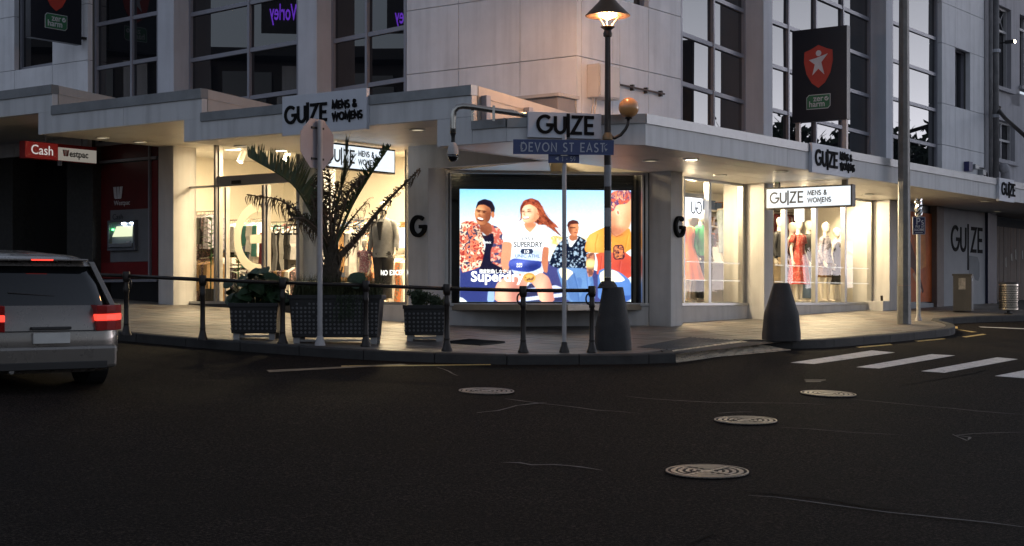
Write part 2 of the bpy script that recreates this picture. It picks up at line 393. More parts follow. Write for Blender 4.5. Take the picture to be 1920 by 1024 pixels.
# kerb stones: each about a metre, individual pieces along both kerbs
def kerb(pts, endcap=False):
    # resample
    seg = [(a, b, (b-a).length) for a, b in zip(pts[:-1], pts[1:])]; tot = sum(s[2] for s in seg)
    def at(u):
        for a, b, l in seg:
            if u <= l: return a+(b-a)*(u/l)
            u -= l
        return pts[-1]
    u = 0; k = 0
    while u < tot-.2:
        ln = min(1.0, tot-u); g = .006
        us = [u+g+(ln-2*g)*i/4 for i in range(5)]; P = [at(q) for q in us]; k += 1
        mb = MB(); n = len(P); vv = []
        dz = .002*math.sin(k*2.1)
        for i, p in enumerate(P):
            a = P[max(i-1, 0)]; b = P[min(i+1, n-1)]; t = Vector((b.x-a.x, b.y-a.y, 0)).normalized(); nr = Vector((-t.y, t.x, 0))
            for off, h in ((-.0, -.12), (0, KH-.012), (.012, KH+.006+dz), (.16, KH+.006+dz), (.16, -.12)):
                q = p+nr*off; vv.append(Vector((q.x, q.y, G(q.x, q.y)+h)))
        ff = [(i*5+j, i*5+(j+1) % 5, (i+1)*5+(j+1) % 5, (i+1)*5+j) for i in range(n-1) for j in range(5)]
        ff += [tuple(range(5)), tuple((n-1)*5+j for j in (4, 3, 2, 1, 0))]
        mb.add(vv, ff); mb.build('kerb_stone', m_kerb, pave)
        u += ln
kerb([p for p in KLs[3:]]); kerb([KL[-1], PIN_L]); kerb(KRs[:-4])
# pavers: raised slabs with open joints over the bed, near region only (kind stuff, thousands)
def pavers(name, poly, dx, dy, ang, joint, tones, lift=.010, zf=None, parent=None, stuff=True):
    u = Vector((math.cos(R(ang)), math.sin(R(ang)), 0)); w = Vector((-u.y, u.x, 0))
    bm = poly_mesh(poly, [(u, dx), (w, dy)], 1, None, 0, 0)
    mb = MB()
    for f in bm.faces:
        if f.calc_area() < .3*dx*dy*.25: continue
        c = f.calc_center_median(); vs_ = [v.co.copy() for v in f.verts]
        t = random.choice(tones); j = random.uniform(.85, 1.15); t = tuple(q*j for q in t); dz = random.uniform(-.0015, .0015)
        top = []; bot = []
        for p in vs_:
            d = c-p; q = p+d*min(.4, joint/max(d.length, .01)*1.0); q2 = p+d*min(.4, joint*.6/max(d.length, .01))
            top.append(Vector((q.x, q.y, zf(q.x, q.y)+lift-.012+dz))); bot.append(Vector((q2.x, q2.y, zf(q2.x, q2.y)-.012-.002)))
        n = len(top)
        mb.add(top+bot, [tuple(range(n))]+[(i, n+i, n+(i+1) % n, (i+1) % n) for i in range(n)], t)
    bm.free()
    return mb.build(name, m_paver, parent, kind='stuff' if stuff else None, recalc=False)
near = []
def clip_near(x): return x
inL = inset_poly_L(.165)
ncrop = [p for p in inL if p[0] > -11]
near_poly = ncrop[:-1]+[(PIN_L.x-.17, PIN_L.y), xy(PIN_R), (KRs[2].x-.05, KRs[2].y+.19)]
for i in range(3, len(KRs)-4):
    a = KRs[i-1]; b = KRs[i+1]; t = Vector((b.x-a.x, b.y-a.y)).normalized(); near_poly.append((KRs[i].x-t.y*.17, KRs[i].y+t.x*.17))
q1 = TR(21, .9, 0); q2 = TR(2.8, .9, 0); q3 = TL(2.6, .9, 0); q4 = TL(15, .9, 0)
near_poly += [xy(q1), xy(q2), xy(q3), xy(q4)]
tones = [(.15, .138, .126), (.175, .155, .135), (.13, .122, .115), (.19, .165, .142), (.145, .115, .10)]
pavers('paving_slabs', near_poly, .42, .30, 54, .006, tones, zf=GP, parent=pave)
# brick ramp between the kerbs: individual bricks
A_, B_, C_, D_ = gp(1268, 680), gp(1484, 656.5), PIN_R+Vector((.03, -.02, 0)), PIN_L
mbr = MB(); mbr.quad(A_+Vector((0, 0, -.012)), B_+Vector((0, 0, -.012)), C_+Vector((0, 0, -.018)), D_+Vector((0, 0, -.018)))
ramp = mbr.build('crossing_ramp', m_gravelbase, kind='structure')
nu, nv = 17, 14; bmeshes = []
def ramp_pt(u, v):
    a = A_.lerp(B_, u); b = D_.lerp(C_, u); return a.lerp(b, v)
bt = [M('brick_paver_tone', c, .34, var=.2, scale=8, bump=.5, bscale=80) for c in ((.50, .42, .30), (.58, .47, .34), (.34, .28, .21))]
for j in range(nv):
    for i in range(nu+1):
        off = (j % 2)*.5
        u0, u1 = (i-off)/nu, (i+1-off)/nu; v0, v1 = j/nv, (j+1)/nv
        u0 = max(u0, 0); u1 = min(u1, 1)
        if u1-u0 < .01: continue
        gu, gv = .05/nu, .09/nv; dz = random.uniform(-.002, .003)
        cs = [ramp_pt(u0+gu, v0+gv), ramp_pt(u1-gu, v0+gv), ramp_pt(u1-gu, v1-gv), ramp_pt(u0+gu, v1-gv)]
        top = [p+Vector((0, 0, .004+dz)) for p in cs]; bot = [p+Vector((0, 0, -.016)) for p in cs]
        mb = MB(); mb.add(top+bot, [(0, 1, 2, 3), (0, 4, 5, 1), (1, 5, 6, 2), (2, 6, 7, 3), (3, 7, 4, 0)])
        mb.build('brick', random.choice(bt), ramp, recalc=False)
# tactile warning mat across the head of the ramp
m_tact = M('tactile_rubber', (.07, .07, .07), .5, var=.2, scale=10)
tq = [gp(1194, 651, KH), gp(1252, 655.5, KH), gp(1378, 638.5, KH), gp(1292, 632.5, KH)]
tm = thing('tactile_mat', tq[0], 'dark grey studded warning mat at the head of the brick ramp', 'tactile paving')
mb = MB(); z = Vector((0, 0, .003)); zb = Vector((0, 0, -.004))
mb.add([p+zb for p in tq]+[p+z for p in tq], [(4, 5, 6, 7), (0, 1, 5, 4), (1, 2, 6, 5), (2, 3, 7, 6), (3, 0, 4, 7)]); mb.build('mat_sheet', m_tact, tm)
mb = MB(); nu2, nv2 = 46, 10
for i in range(nu2):
    for j in range(nv2):
        p = tq[0].lerp(tq[3], (i+.5)/nu2).lerp(tq[1].lerp(tq[2], (i+.5)/nu2), (j+.5)/nv2)
        T = fr(p, (1, 0, 0), (0, 1, 0)); mb.lathe(T, [(.017, .002), (.012, .009)], 6)
mb.build('stud', m_tact, tm, kind='stuff')
# drain grate in the pavement
m_grate = M('grate_iron', (.03, .03, .03), .5, metal=.6, var=.3)
gq = [gp(835, 643, KH), gp(900, 648, KH), gp(948, 643, KH), gp(880, 638, KH)]
gt = thing('drain_grate', gq[0], 'dark slotted iron grate set in the pavement behind the railing', 'drain grate')
mb = MB(); mb.add([p+Vector((0, 0, -.005)) for p in gq]+[p+Vector((0, 0, .002)) for p in gq], [(4, 5, 6, 7), (0, 1, 5, 4), (1, 2, 6, 5), (2, 3, 7, 6), (3, 0, 4, 7)]); mb.build('grate_frame', m_blackmatt, gt)
for i in range(14):
    a = gq[0].lerp(gq[3], (i+.5)/14); b = gq[1].lerp(gq[2], (i+.5)/14)
    mb = MB(); mb.tube([a+Vector((0, 0, .008)), b+Vector((0, 0, .008))], .018, 4); mb.build('bar', m_grate, gt)

# ---- road markings, covers and cracks
def paint_mat(name, col, thr):
    m = M(name, col, .7, var=.2, scale=5, bump=.5, bscale=80); N = m.node_tree.nodes; L = m.node_tree.links; b = N['Principled BSDF']; src = b.inputs['Base Color'].links[0].from_socket
    tc = N.new('ShaderNodeTexCoord'); n = N.new('ShaderNodeTexNoise'); n.inputs['Scale'].default_value = 16; n.inputs['Detail'].default_value = 8; n.inputs['Roughness'].default_value = .75; L.new(tc.outputs['Object'], n.inputs['Vector'])
    r = N.new('ShaderNodeMapRange'); r.inputs[1].default_value = thr; r.inputs[2].default_value = thr+.10; L.new(n.outputs['Fac'], r.inputs[0])
    x = N.new('ShaderNodeMix'); x.data_type = 'RGBA'; L.new(r.outputs[0], x.inputs[0]); L.new(src, x.inputs[6]); x.inputs[7].default_value = (.03, .026, .024, 1); L.new(x.outputs[2], b.inputs['Base Color']); return m
m_paint = paint_mat('road_paint', (.60, .59, .58), .56)
m_ypaint = paint_mat('yellow_road_paint', (.50, .36, .13), .55)
def road_quad(name, pts, mat, h=.004, parent=None, sub=6, **kw):
    P = [gp(*p, h) for p in pts]; mb = MB(); n = sub
    for i in range(n+1):
        a = P[0].lerp(P[3], i/n); b = P[1].lerp(P[2], i/n)
        for q in (a, b): mb.v.append(Vector((q.x, q.y, G(q.x, q.y)+h)))
    for i in range(n): mb.f.append((2*i, 2*i+1, 2*i+3, 2*i+2))
    return mb.build(name, mat, parent, recalc=False, **kw)
marks = thing('zebra_crossing', gp(1482, 680), 'white painted zebra crossing bars on the road at the right', 'road marking')
for q in ([(1482, 680), (1527, 682.5), (1678, 661), (1635, 657)], [(1605, 688.5), (1648, 691), (1791, 666.5), (1747, 664)],
          [(1727, 696), (1771, 699), (1909, 673.5), (1870, 670)], [(1865, 705), (1925, 709.5), (2060, 681), (2010, 677)], [(1990, 714), (2060, 719), (2200, 690), (2130, 686)]):
    road_quad('bar', q, m_paint, parent=marks)
for q, lb in (([(1604, 650.5), (1612, 652), (1674, 646.5), (1668, 645)], 'yellow paint dash by the kerb nearest the crossing bars'),
          ([(1714, 639), (1722, 640.5), (1774, 635.5), (1766, 634.5)], 'yellow paint dash beside the kerb near the grey pole'),
          ([(1803, 631.5), (1812, 632.5), (1850, 627), (1842, 626)], 'yellow paint dash just past the rounded kerb tip'),
          ([(1795, 618), (1806, 619), (1832, 622.5), (1822, 623)], 'short yellow dash in the inset parking bay'),
          ([(1780, 612), (1786, 616), (1796, 616), (1795, 612)], 'stubby yellow mark at the inner kerb corner')):
    road_quad('kerb_dash', q, m_ypaint, label=lb, cat='road marking', group='yellow dashes along the kerb')
road_quad('bay_line', [(1835, 612.5), (1838, 613.6), (1990, 620), (1990, 618.6)], m_paint, label='thin white bay line on the road at far right', cat='road marking')
road_quad('edge_line', [(640, 685.5), (640, 688), (920, 684.5), (920, 682.9)], m_ypaint, label='long thin yellow line running along the near kerb', cat='road marking')
road_quad('edge_line', [(500, 694), (505, 698), (765, 683.5), (752, 682.5)], M('faded_paint', (.22, .17, .11), .7, var=.5, scale=6), h=.007, label='faded yellow line slanting away from the kerb', cat='road marking')
m_scr = M('worn_mark', (.10, .092, .085), .9, var=.6, scale=7); m_seal = M('crack_sealer', (.0025, .0025, .0025), .9, var=.2, spec=.1)
def crack(pts, w, mat, label):
    P = [gp(*p) for p in pts]; Q = []
    for a, b in zip(P[:-1], P[1:]):
        n = max(2, int((b-a).length/.25))
        for i in range(n): Q.append(a.lerp(b, i/n)+Vector((random.gauss(0, .012), random.gauss(0, .02), 0)))
    Q.append(P[-1]); mb = MB(); m = len(Q)
    for i, p in enumerate(Q):
        t = (Q[min(i+1, m-1)]-Q[max(i-1, 0)]).normalized(); nr = Vector((-t.y, t.x, 0)); ww = w*random.uniform(.5, 1.3)*(.3 if i in (0, m-1) else 1)
        for s_ in (-1, 1):
            q = p+nr*ww*s_; mb.v.append(Vector((q.x, q.y, G(q.x, q.y)+.009)))
    for i in range(m-1): mb.f.append((2*i, 2*i+1, 2*i+3, 2*i+2))
    mb.build('road_scratch' if mat is m_scr else 'sealed_crack', mat, label=label, cat='road mark', recalc=False)
crack([(945, 749), (1010, 757), (1120, 770), (1200, 777)], .012, m_scr, 'pale scratched line beginning right of the left manhole')
crack([(890, 776), (930, 771), (970, 762), (1025, 756)], .02, m_scr, 'short pale scrape sloping up below the left manhole')
crack([(1175, 744), (1240, 751), (1350, 757), (1440, 757), (1545, 760)], .014, m_scr, 'long pale scratch between the two middle manholes')
crack([(1345, 777), (1370, 774), (1412, 774)], .012, m_scr, 'thin pale curve just above the middle manhole')
crack([(940, 868), (1000, 873), (1070, 876), (1130, 884)], .016, m_scr, 'pale scratch left of the nearest manhole')
crack([(1785, 816), (1812, 827), (1822, 821), (1788, 817), (1912, 812)], .012, m_scr, 'pale scratched triangle on the road at right')
crack([(1460, 803), (1600, 812), (1700, 818)], .008, m_scr, 'faint pale scratch right of the middle manhole')
crack([(1600, 750), (1700, 760), (1830, 772), (1920, 779)], .010, m_scr, 'faint pale line running right from the farthest manhole')
crack([(1400, 929), (1500, 940), (1660, 962), (1780, 975), (1930, 992)], .013, m_scr, 'pale wavering line across the near road at right')
crack([(1390, 922), (1480, 930), (1560, 938), (1700, 958)], .022, m_seal, 'black sealed crack below the nearest manhole')
crack([(1685, 724), (1740, 715), (1800, 705), (1850, 693)], .02, m_seal, 'black sealed crack below the zebra crossing')
crack([(1300, 1022), (1340, 1005), (1360, 1000)], .016, m_seal, 'short black crack at the bottom edge of the road')
crack([(820, 690), (840, 697), (858, 706)], .016, m_scr, 'short pale scuff beside the near kerb')
# manhole covers
m_iron = M('worn_cast_iron', (.25, .225, .195), .45, metal=.5, var=.3, scale=8, bump=.2, bscale=40)
m_irondark = M('grimy_iron', (.012, .010, .009), .85)
def manhole(px, py, wpx, label):
    c = gp(px, py, .006); r = wpx/2/F*c.y
    ex = Vector((1, 0, G(c.x+.5, c.y)*2-G(c.x, c.y)*2)).normalized(); ey = Vector((0, 1, (G(c.x, c.y+.5)-G(c.x, c.y))*2)).normalized(); ez = ex.cross(ey)
    T = fr(c, ex, ey, ez)
    t = thing('manhole_cover', c, label, 'manhole cover', 'round manhole covers in the road')
    mb = MB(); mb.lathe(T, [(r*1.0, .0), (r*1.0, .005), (r*.94, .0055), (r*.94, .004), (.001, .004)], 56); mb.build('base_plate', m_irondark, t)
    def ring(r0, r1, a0, a1, z=.011, n=40):
        mb = MB(); vv = []; ff = []
        k = max(3, int(n*(a1-a0)/360))
        for i in range(k+1):
            a = R(a0+(a1-a0)*i/k)
            for rr, zz in ((r0, .003), (r0, z), (r1, z), (r1, .003)): vv.append(T(rr*math.cos(a), rr*math.sin(a), zz))
        for i in range(k):
            for j in range(3): ff.append((4*i+j, 4*i+j+1, 4*i+5+j, 4*i+4+j))
        mb.add(vv, ff); return mb
    ring(r*.955, r, 0, 360, .012, 60).build('rim', m_iron, t)
    ring(r*.77, r*.875, 0, 360, .011, 60).build('outer_ring', m_iron, t)
    for rr, wd in ((.655, .085), (.48, .085), (.32, .075)):
        off = 20*rr*3
        for q in range(4): ring(r*(rr-wd/2), r*(rr+wd/2), off+q*90+9, off+q*90+81).build('rib', m_iron, t)
    for q in range(4):
        a = R(45+90*q); mb = MB(); u = Vector((math.cos(a), math.sin(a)))
        T2 = fr(T(0, 0, 0), ex*u.x+ey*u.y, ey*u.x-ex*u.y, ez); mb.box(T2, r*.1, r*.78, -r*.045, r*.045, .003, .0105); mb.build('spoke', m_iron, t)
    ring(.0, r*.16, 0, 360, .010).build('hub', m_iron, t)
manhole(912, 734, 104, 'worn round manhole cover nearest the railing, left of the others')
manhole(1553, 739, 103, 'worn round manhole cover below the zebra crossing')
manhole(1398, 789, 117, 'worn round manhole cover in the middle of the road')
manhole(1326, 885, 155, 'largest and nearest of the round manhole covers')
bx = thing('valve_cover', gp(1527, 714), 'small rectangular iron cover above the far manhole', 'utility cover')
for q in ([(1508, 712), (1509, 713), (1549, 713), (1548, 712)], [(1510, 715.2), (1511, 716.2), (1540, 716.2), (1539, 715.2)]): road_quad('edge', q, M('cover_edge', (.08, .075, .07), .6) if q[0][0] == 1508 else bpy.data.materials['cover_edge'], .006, bx)
road_quad('plate', [(1510, 713.2), (1512, 715), (1541, 715), (1547, 713.2)], m_irondark, .005, bx)
# ------------------------------------------------------------------ corner building
bld = thing('corner_building', TR(0, 0, .6), 'pale two street corner building with shopfronts, canopy and tall dark windows', 'building')
def zr(r): return CZ+r
def wall_panels(T, ab, zb, holes, mat=m_wall, gap=.012, th=.12):
    for i in range(len(ab)-1):
        for j in range(len(zb)-1):
            a0, a1, z0, z1 = ab[i], ab[i+1], zb[j], zb[j+1]; am, zm = (a0+a1)/2, (z0+z1)/2
            if any(h[0]-.001 < am < h[1]+.001 and h[2]-.001 < zm < h[3]+.001 for h in holes): continue
            if a1-a0 < .03: continue
            MB().box(T, a0+gap/2, a1-gap/2, 0, th, z0+gap/2, z1-gap/2).build('wall_panel', mat, bld)
TOPZ = zr(8.4)
ZB = [zr(2.8), zr(3.93), zr(5.04), zr(6.15), zr(7.26), TOPZ]
lw = dict(w2=(sL(762), sL(595)), big=(sL(560), sL(327)), w0=(sL(297), sL(165)), sm=(sL(98), sL(27)))
wall_panels(TL, [.0, sL(975), sL(860), lw['w2'][0]], ZB, [])
wall_panels(TL, [lw['w0'][1], lw['sm'][0], lw['sm'][1], lw['sm'][1]+2.5, lw['sm'][1]+5], [zr(3.1), zr(3.4), zr(4.0), zr(4.98), zr(6.15), zr(7.26), TOPZ], [(*lw['sm'], zr(4.98), zr(7.3))])
rh = dict(sm=(tR(1162), tR(1216)), w1=(tR(1277), tR(1430)), w2=(tR(1446), tR(1660)), w3=(tR(1672), tR(1766)), sl=(tR(1791), tR(1819)))
wall_panels(TR, [.125, tR(1149), rh['sm'][0]+.001, rh['sm'][1], rh['w1'][0]], [zr(2.45)]+ZB[1:], [(*rh['sm'], zr(5.0), zr(7.3))])
wall_panels(TR, [rh['w3'][1], rh['sl'][0], rh['sl'][1], tR(1845)], [zr(2.5), zr(3.79), zr(4.8), zr(6.27), zr(7.26), TOPZ], [(*rh['sl'], zr(4.8), zr(6.3))])
# dark backing behind the joints, and piers between the windows
mb = MB()
mb.box(TL, .14, lw['w2'][0]-.02, .10, .30, zr(2.8), TOPZ-.02); mb.box(TL, lw['w0'][1]+.02, lw['sm'][0]-.25, .10, .30, zr(3.2), TOPZ-.02)
mb.box(TL, lw['sm'][0]-.25, lw['sm'][1]+.02, .10, .3, zr(3.2), zr(4.97)); mb.box(TL, lw['sm'][1]+.02, lw['sm'][1]+5, .10, .3, zr(3.2), TOPZ-.02)
mb.box(TR, .31, rh['sm'][0]-.02, .10, .30, zr(2.5), TOPZ-.02); mb.box(TR, rh['sm'][0]-.02, rh['sm'][1], .10, .3, zr(2.5), zr(4.98)); mb.box(TR, rh['sm'][1], rh['w1'][0]-.02, .10, .3, zr(2.5), TOPZ-.02)
mb.box(TR, rh['w3'][1]+.02, rh['sl'][0]-.02, .10, .30, zr(2.5), TOPZ-.02); mb.box(TR, rh['sl'][0]-.02, rh['sl'][1]+.02, .10, .3, zr(2.5), zr(4.79)); mb.box(TR, rh['sl'][1]+.02, tR(1843), .10, .3, zr(2.5), TOPZ-.02)
mb.build('backing_wall', m_joint, bld)
for T, a0, a1 in ((TL, lw['w2'][1], lw['big'][0]), (TL, lw['big'][1], lw['w0'][0]), (TR, rh['w1'][1], rh['w2'][0]), (TR, rh['w2'][1], rh['w3'][0])):
    MB().box(T, a0, a1, -.02, .5, zr(2.45 if T is TR else 3.2), TOPZ).build('pier', m_pier, bld, bevel=.008)
for T, a0, a1 in ((TL, lw['w2'][0]-.01, lw['w2'][1]), (TL, lw['big'][0], lw['big'][1]), (TL, lw['w0'][0], lw['w0'][1]+.01), (TR, rh['w1'][0]-.01, rh['w1'][1]), (TR, rh['w2'][0], rh['w2'][1]), (TR, rh['w3'][0], rh['w3'][1]+.01)):
    MB().box(T, a0+.002, a1-.002, .02, .5, zr(7.4), TOPZ-.01).build('spandrel', m_wall, bld)
    MB().box(T, a0+.002, a1-.002, .55, .65, zr(2.45 if T is TR else 3.2), TOPZ-.02).build('backing_wall', m_blackmatt, bld)
def big_window(T, a0, d0, a1, d1, vs_, zs, z0, z1, fw=.065):
    "framed window standing on the line (a0,d0)-(a1,d1); vs_: mullion positions as fractions; zs: transom heights"
    o = T(a0, d0, 0); e = T(a1, d1, 0)-o; Lw = e.length; x = e.normalized(); y = Vector((-x.y, x.x, 0))
    if y.dot(T(0, 1, 0)-T(0, 0, 0)) < 0: y = -y
    f = fr(o, x, y); mb = MB()
    vb = [0]+[v*Lw for v in vs_]+[Lw]; zb = [z0]+zs+[z1]
    for i, v in enumerate(vb):
        w = fw*.5 if i in (0, len(vb)-1) else fw*.5
        c = v+(w if i == 0 else -w if i == len(vb)-1 else 0)
        mb.box(f, c-w, c+w, -.05, .06, z0, z1)
    for j, z in enumerate(zb):
        for i in range(len(vb)-1):
            a = vb[i]+(fw if i == 0 else fw/2); b = vb[i+1]-(fw if i == len(vb)-2 else fw/2)
            c = z+(fw/2 if j == 0 else -fw/2 if j == len(zb)-1 else 0)
            mb.box(f, a, b, -.035, .055, c-fw*.6, c+fw*.6)
    w = mb.build('window', m_upframe, bld)
    for i in range(len(vb)-1):
        for j in range(len(zb)-1):
            e1, e2 = random.gauss(0, .0022), random.gauss(0, .0022); a, b = vb[i]+fw*.4, vb[i+1]-fw*.4; c, d = zb[j]+fw*.4, zb[j+1]-fw*.4
            mb = MB(); pts = [f(a, .01, c), f(b, .01+e1, c), f(b, .01+e1+e2, d), f(a, .01+e2, d)]; n = f(0, .012, 0)-f(0, 0, 0)
            mb.add(pts+[p+n for p in pts], [(0, 1, 2, 3), (7, 6, 5, 4), (0, 4, 5, 1), (1, 5, 6, 2), (2, 6, 7, 3), (3, 7, 4, 0)])
            mb.build('pane', m_upglass, w)
    return w
tzl = [zr(3.86), zr(4.77), zr(5.68), zr(6.58)]
big_window(TL, lw['w2'][0], .05, lw['w2'][1], .42, [.52], tzl, zr(3.2), zr(7.4))
big_window(TL, lw['big'][0], .06, lw['big'][1], .42, [.44], tzl, zr(3.2), zr(7.4))
big_window(TL, lw['w0'][0], .06, lw['w0'][1], .22, [.42], [z+.05 for z in tzl], zr(3.2), zr(7.4))
big_window(TL, lw['sm'][0], .12, lw['sm'][1], .2, [], [], zr(5.0), zr(7.3), fw=.05)
big_window(TR, rh['sm'][0], .12, rh['sm'][1], .14, [], [zr(6.2)], zr(5.0), zr(7.3), fw=.05)
big_window(TR, rh['w1'][0], .05, rh['w1'][1], .42, [.49], [zr(2.98), zr(3.87), zr(4.76), zr(5.65), zr(6.54)], zr(2.42), zr(7.4))
tzr = [zr(2.9), zr(3.75), zr(4.62), zr(5.49), zr(6.36)]
big_window(TR, rh['w2'][0], .05, rh['w2'][1], .40, [.16, .42, .70], tzr, zr(2.42), zr(7.4))
big_window(TR, rh['w3'][0], .10, rh['w3'][1], .16, [.06, .32], tzr, zr(2.42), zr(7.4))
big_window(TR, rh['sl'][0], .2, rh['sl'][1], .22, [], [], zr(4.8), zr(6.3), fw=.045)
# roof and rear of the building so that it is a solid from other sides
MB().slab([xy(TR(-.1, -.1, 0)), xy(TR(19.2, -.1, 0)), xy(TR(19.2, 18, 0)), xy(TR(-.1, 18, 0))], TOPZ, TOPZ+.25).build('roof', m_fascia, bld)
mb = MB(); mb.box(TR, 18.9, 19.1, .7, 18, .6, TOPZ); mb.box(TR, 13.2, 19, 4.0, 4.2, .6, 4.2); mb.box(TR, .1, 19, 17.8, 18, .6, TOPZ); mb.build('rear_wall', m_wall, bld)

# ---- canopy
SC = 3.77; SCC = 4.17; SB = zr(3.04); SA = zr(3.44)
cp = lambda s, z=0: TL(s, -2.89, z); cq = lambda t, z=0: TR(t, -2.04, z)
sc = lambda px: along(TL, px, -2.89)
P820, P950, P1210 = cp(sc(820)), cp(sc(950)), cq(along(TR, 1210, -2.04))
TFAR = 36.0
def beam(p, q, zb0, zt0, zb1, zt1, mat, name, th=.12, out=0.0, parent=bld):
    "upright board from p to q with its own lower and upper edge at each end; thickness runs towards the building"
    p = Vector((p.x, p.y, 0)); q = Vector((q.x, q.y, 0)); e = (q-p).normalized(); n = Vector((-e.y, e.x, 0))
    if n.y < 0: n = -n
    o = -n*out; mb = MB(); a, b = p+o, q+o; v = []
    for k in (0, 1):
        s = n*th*k
        v += [a+s+Vector((0, 0, zb0)), b+s+Vector((0, 0, zb1)), b+s+Vector((0, 0, zt1)), a+s+Vector((0, 0, zt0))]
    mb.add(v, [(0, 1, 2, 3), (7, 6, 5, 4), (0, 4, 5, 1), (1, 5, 6, 2), (2, 6, 7, 3), (3, 7, 4, 0)])
    return mb.build(name, mat, parent)
def fascia(p, q, zb0, zt0, zb1, zt1, cap=.15, joints=2.4, capfrom=0.0):
    L_ = (q-p).length; n = max(1, round(L_/joints))
    for i in range(n):
        u0, u1 = i/n, (i+1)/n; g = .004/L_; a = p.lerp(q, u0+g); b = p.lerp(q, u1-g); f = lambda x0, x1, u: x0+(x1-x0)*u
        beam(a, b, f(zb0, zb1, u0), f(zt0, zt1, u0)-cap, f(zb0, zb1, u1), f(zt0, zt1, u1)-cap, m_fascia, 'fascia_board')
    if cap:
        n = max(1, round(L_*(1-capfrom)/3.0))
        for i in range(n):
            u0 = capfrom+(1-capfrom)*i/n; u1 = capfrom+(1-capfrom)*(i+1)/n; a = p.lerp(q, u0); b = p.lerp(q, u1-.002/L_); f = lambda x0, x1, u: x0+(x1-x0)*u
            beam(a, b, f(zt0, zt1, u0)-cap+.003, f(zt0, zt1, u0), f(zt0, zt1, u1)-cap+.003, f(zt0, zt1, u1), m_cap, 'flashing', th=.16, out=.025)
ZC = zr(3.13); ZBt = zr(3.54); ZAt = zr(3.93); ZD0 = zr(2.60); ZD1 = zr(2.73)
s885, s820, s950, s345, s377, s72, s97 = sc(885), sc(820), sc(950), sc(345), sc(377), sc(72), sc(97)
fascia(cp(s885), cp(s377), SCC, ZC, SCC, ZC)                              # C
fascia(cp(s377-.02), cp(s97), SB, ZBt, SB, ZBt, .17)                      # B
fascia(cp(s97-.02), cp(s97+10), SA, ZAt, SA, ZAt, .17)                    # A
beam(cp(s377), cp(s345), SCC, SB-.002, SCC, SB-.002, m_fascia, 'fascia_board')
beam(cp(s97), cp(s72), SB, SA-.002, SB, SA-.002, m_fascia, 'fascia_board')
beam(cp(s885), cp(s820), SC, SCC-.004, SC, SCC-.004, m_fascia, 'fascia_board')
fascia(cp(s885-.002), P950, SC, ZD0, SC, ZD0, .13)
fascia(P950, P1210, SC, ZD0, SC, ZD1, .14)
fascia(P1210, cq(TFAR), SC, ZD1, SC, ZD1, .145)
# parapet ends of the stepped canopy, falling towards the wall
def parapet_end(s, ztop, zbot):
    a, b = cp(s), TL(s, -.01, 0)
    beam(a+(b-a).normalized()*.165, b, zbot, ztop-.012, zbot, ztop-.2, m_end, 'parapet_end', th=.1)
    beam(a+(b-a).normalized()*.165, b, ztop-.155, ztop, ztop-.34, ztop-.185, m_end, 'flashing', th=.105, out=.012)
m_end = M('cream_parapet_paint', (.50, .46, .43), .6, var=.06, scale=2, bump=.1, streak=.1)
parapet_end(s885+.02, ZC, SCC-.2); parapet_end(s377+.02, ZBt, SB-.3); parapet_end(s97+.02, ZAt, SA-.3)
for i, d in enumerate((-2.62, -1.55, -.75)):
    z0 = ZC-.15+(d+2.89)*-.062; mb = MB(); mb.box(TL, s885-.10, s885+.0, d-.05, d+.05, z0-.38, z0+.03); mb.build('bracket', m_upframe, bld)
# soffits
def soffit(poly, z, name='soffit', boards=None):
    MB().slab(poly, z+.004, z+.1).build(name, m_soffit, bld)
def soffit_boards(T, a0, a1, d0, d1, z, w=.6, along_a=True):
    n = max(1, round((d1-d0)/w))
    for i in range(n):
        MB().box(T, a0, a1, d0+(d1-d0)*i/n+.004, d0+(d1-d0)*(i+1)/n-.004, z, z+.02).build('soffit_board', m_soffit, bld)
tA = along(TR, 1210, -2.04)
soffit_boards(TR, tA+1.3, TFAR, -1.92, .5, SC+.002, .48)
soffit([xy(TR(tA+1.3, -1.92, 0)), xy(TR(TFAR, -1.92, 0)), xy(TR(TFAR, .6, 0)), xy(TR(tA+1.3, .6, 0))], SC+.02)
e = (TR(1, 0, 0)-TR(0, 0, 0))
mb = MB(); ins = .1
pl = [TL(s820, -2.77, 0), TL(s950+.1, -2.77, 0), P1210+Vector((-.02, .13, 0)), TR(tA+1.298, -1.92, 0), TR(tA+1.298, .6, 0), TR(3.9, 3.2, 0), TR(.6, 3.2, 0), TR(.0, s820, 0)]
mb.slab([xy(p) for p in pl], SC+.003, SC+.12).build('soffit', m_soffit, bld)
soffit_boards(TL, s820+.02, s345, -2.77, .6, SCC+.002, .56)
soffit([xy(TL(s820, -2.77, 0)), xy(TL(s345, -2.77, 0)), xy(TL(s345, .7, 0)), xy(TL(s820, .7, 0))], SCC+.02)
soffit_boards(TL, s345, s72, -2.77, 1.2, SB+.002, .66)
soffit_boards(TL, s72, s97+10, -2.77, 2.2, SA+.002, .8)
beam(TL(s820+.0, -2.77, 0), TL(s820+.0, .5, 0), SC, SCC-.001, SC, SCC-.001, m_fascia, 'bulkhead', th=.1)
MB().box(TL, s820+.12, sL(803), .0, .12, SC, SCC).build('bulkhead', m_plinth, bld)
beam(TL(s345, -2.76, 0), TL(s345, .5, 0), SCC+.02, SB, SCC+.02, SB, m_fascia, 'bulkhead', th=.1)
beam(TL(s72, -2.76, 0), TL(s72, 1.2, 0), SB+.02, SA, SB+.02, SA, m_fascia, 'bulkhead', th=.1)
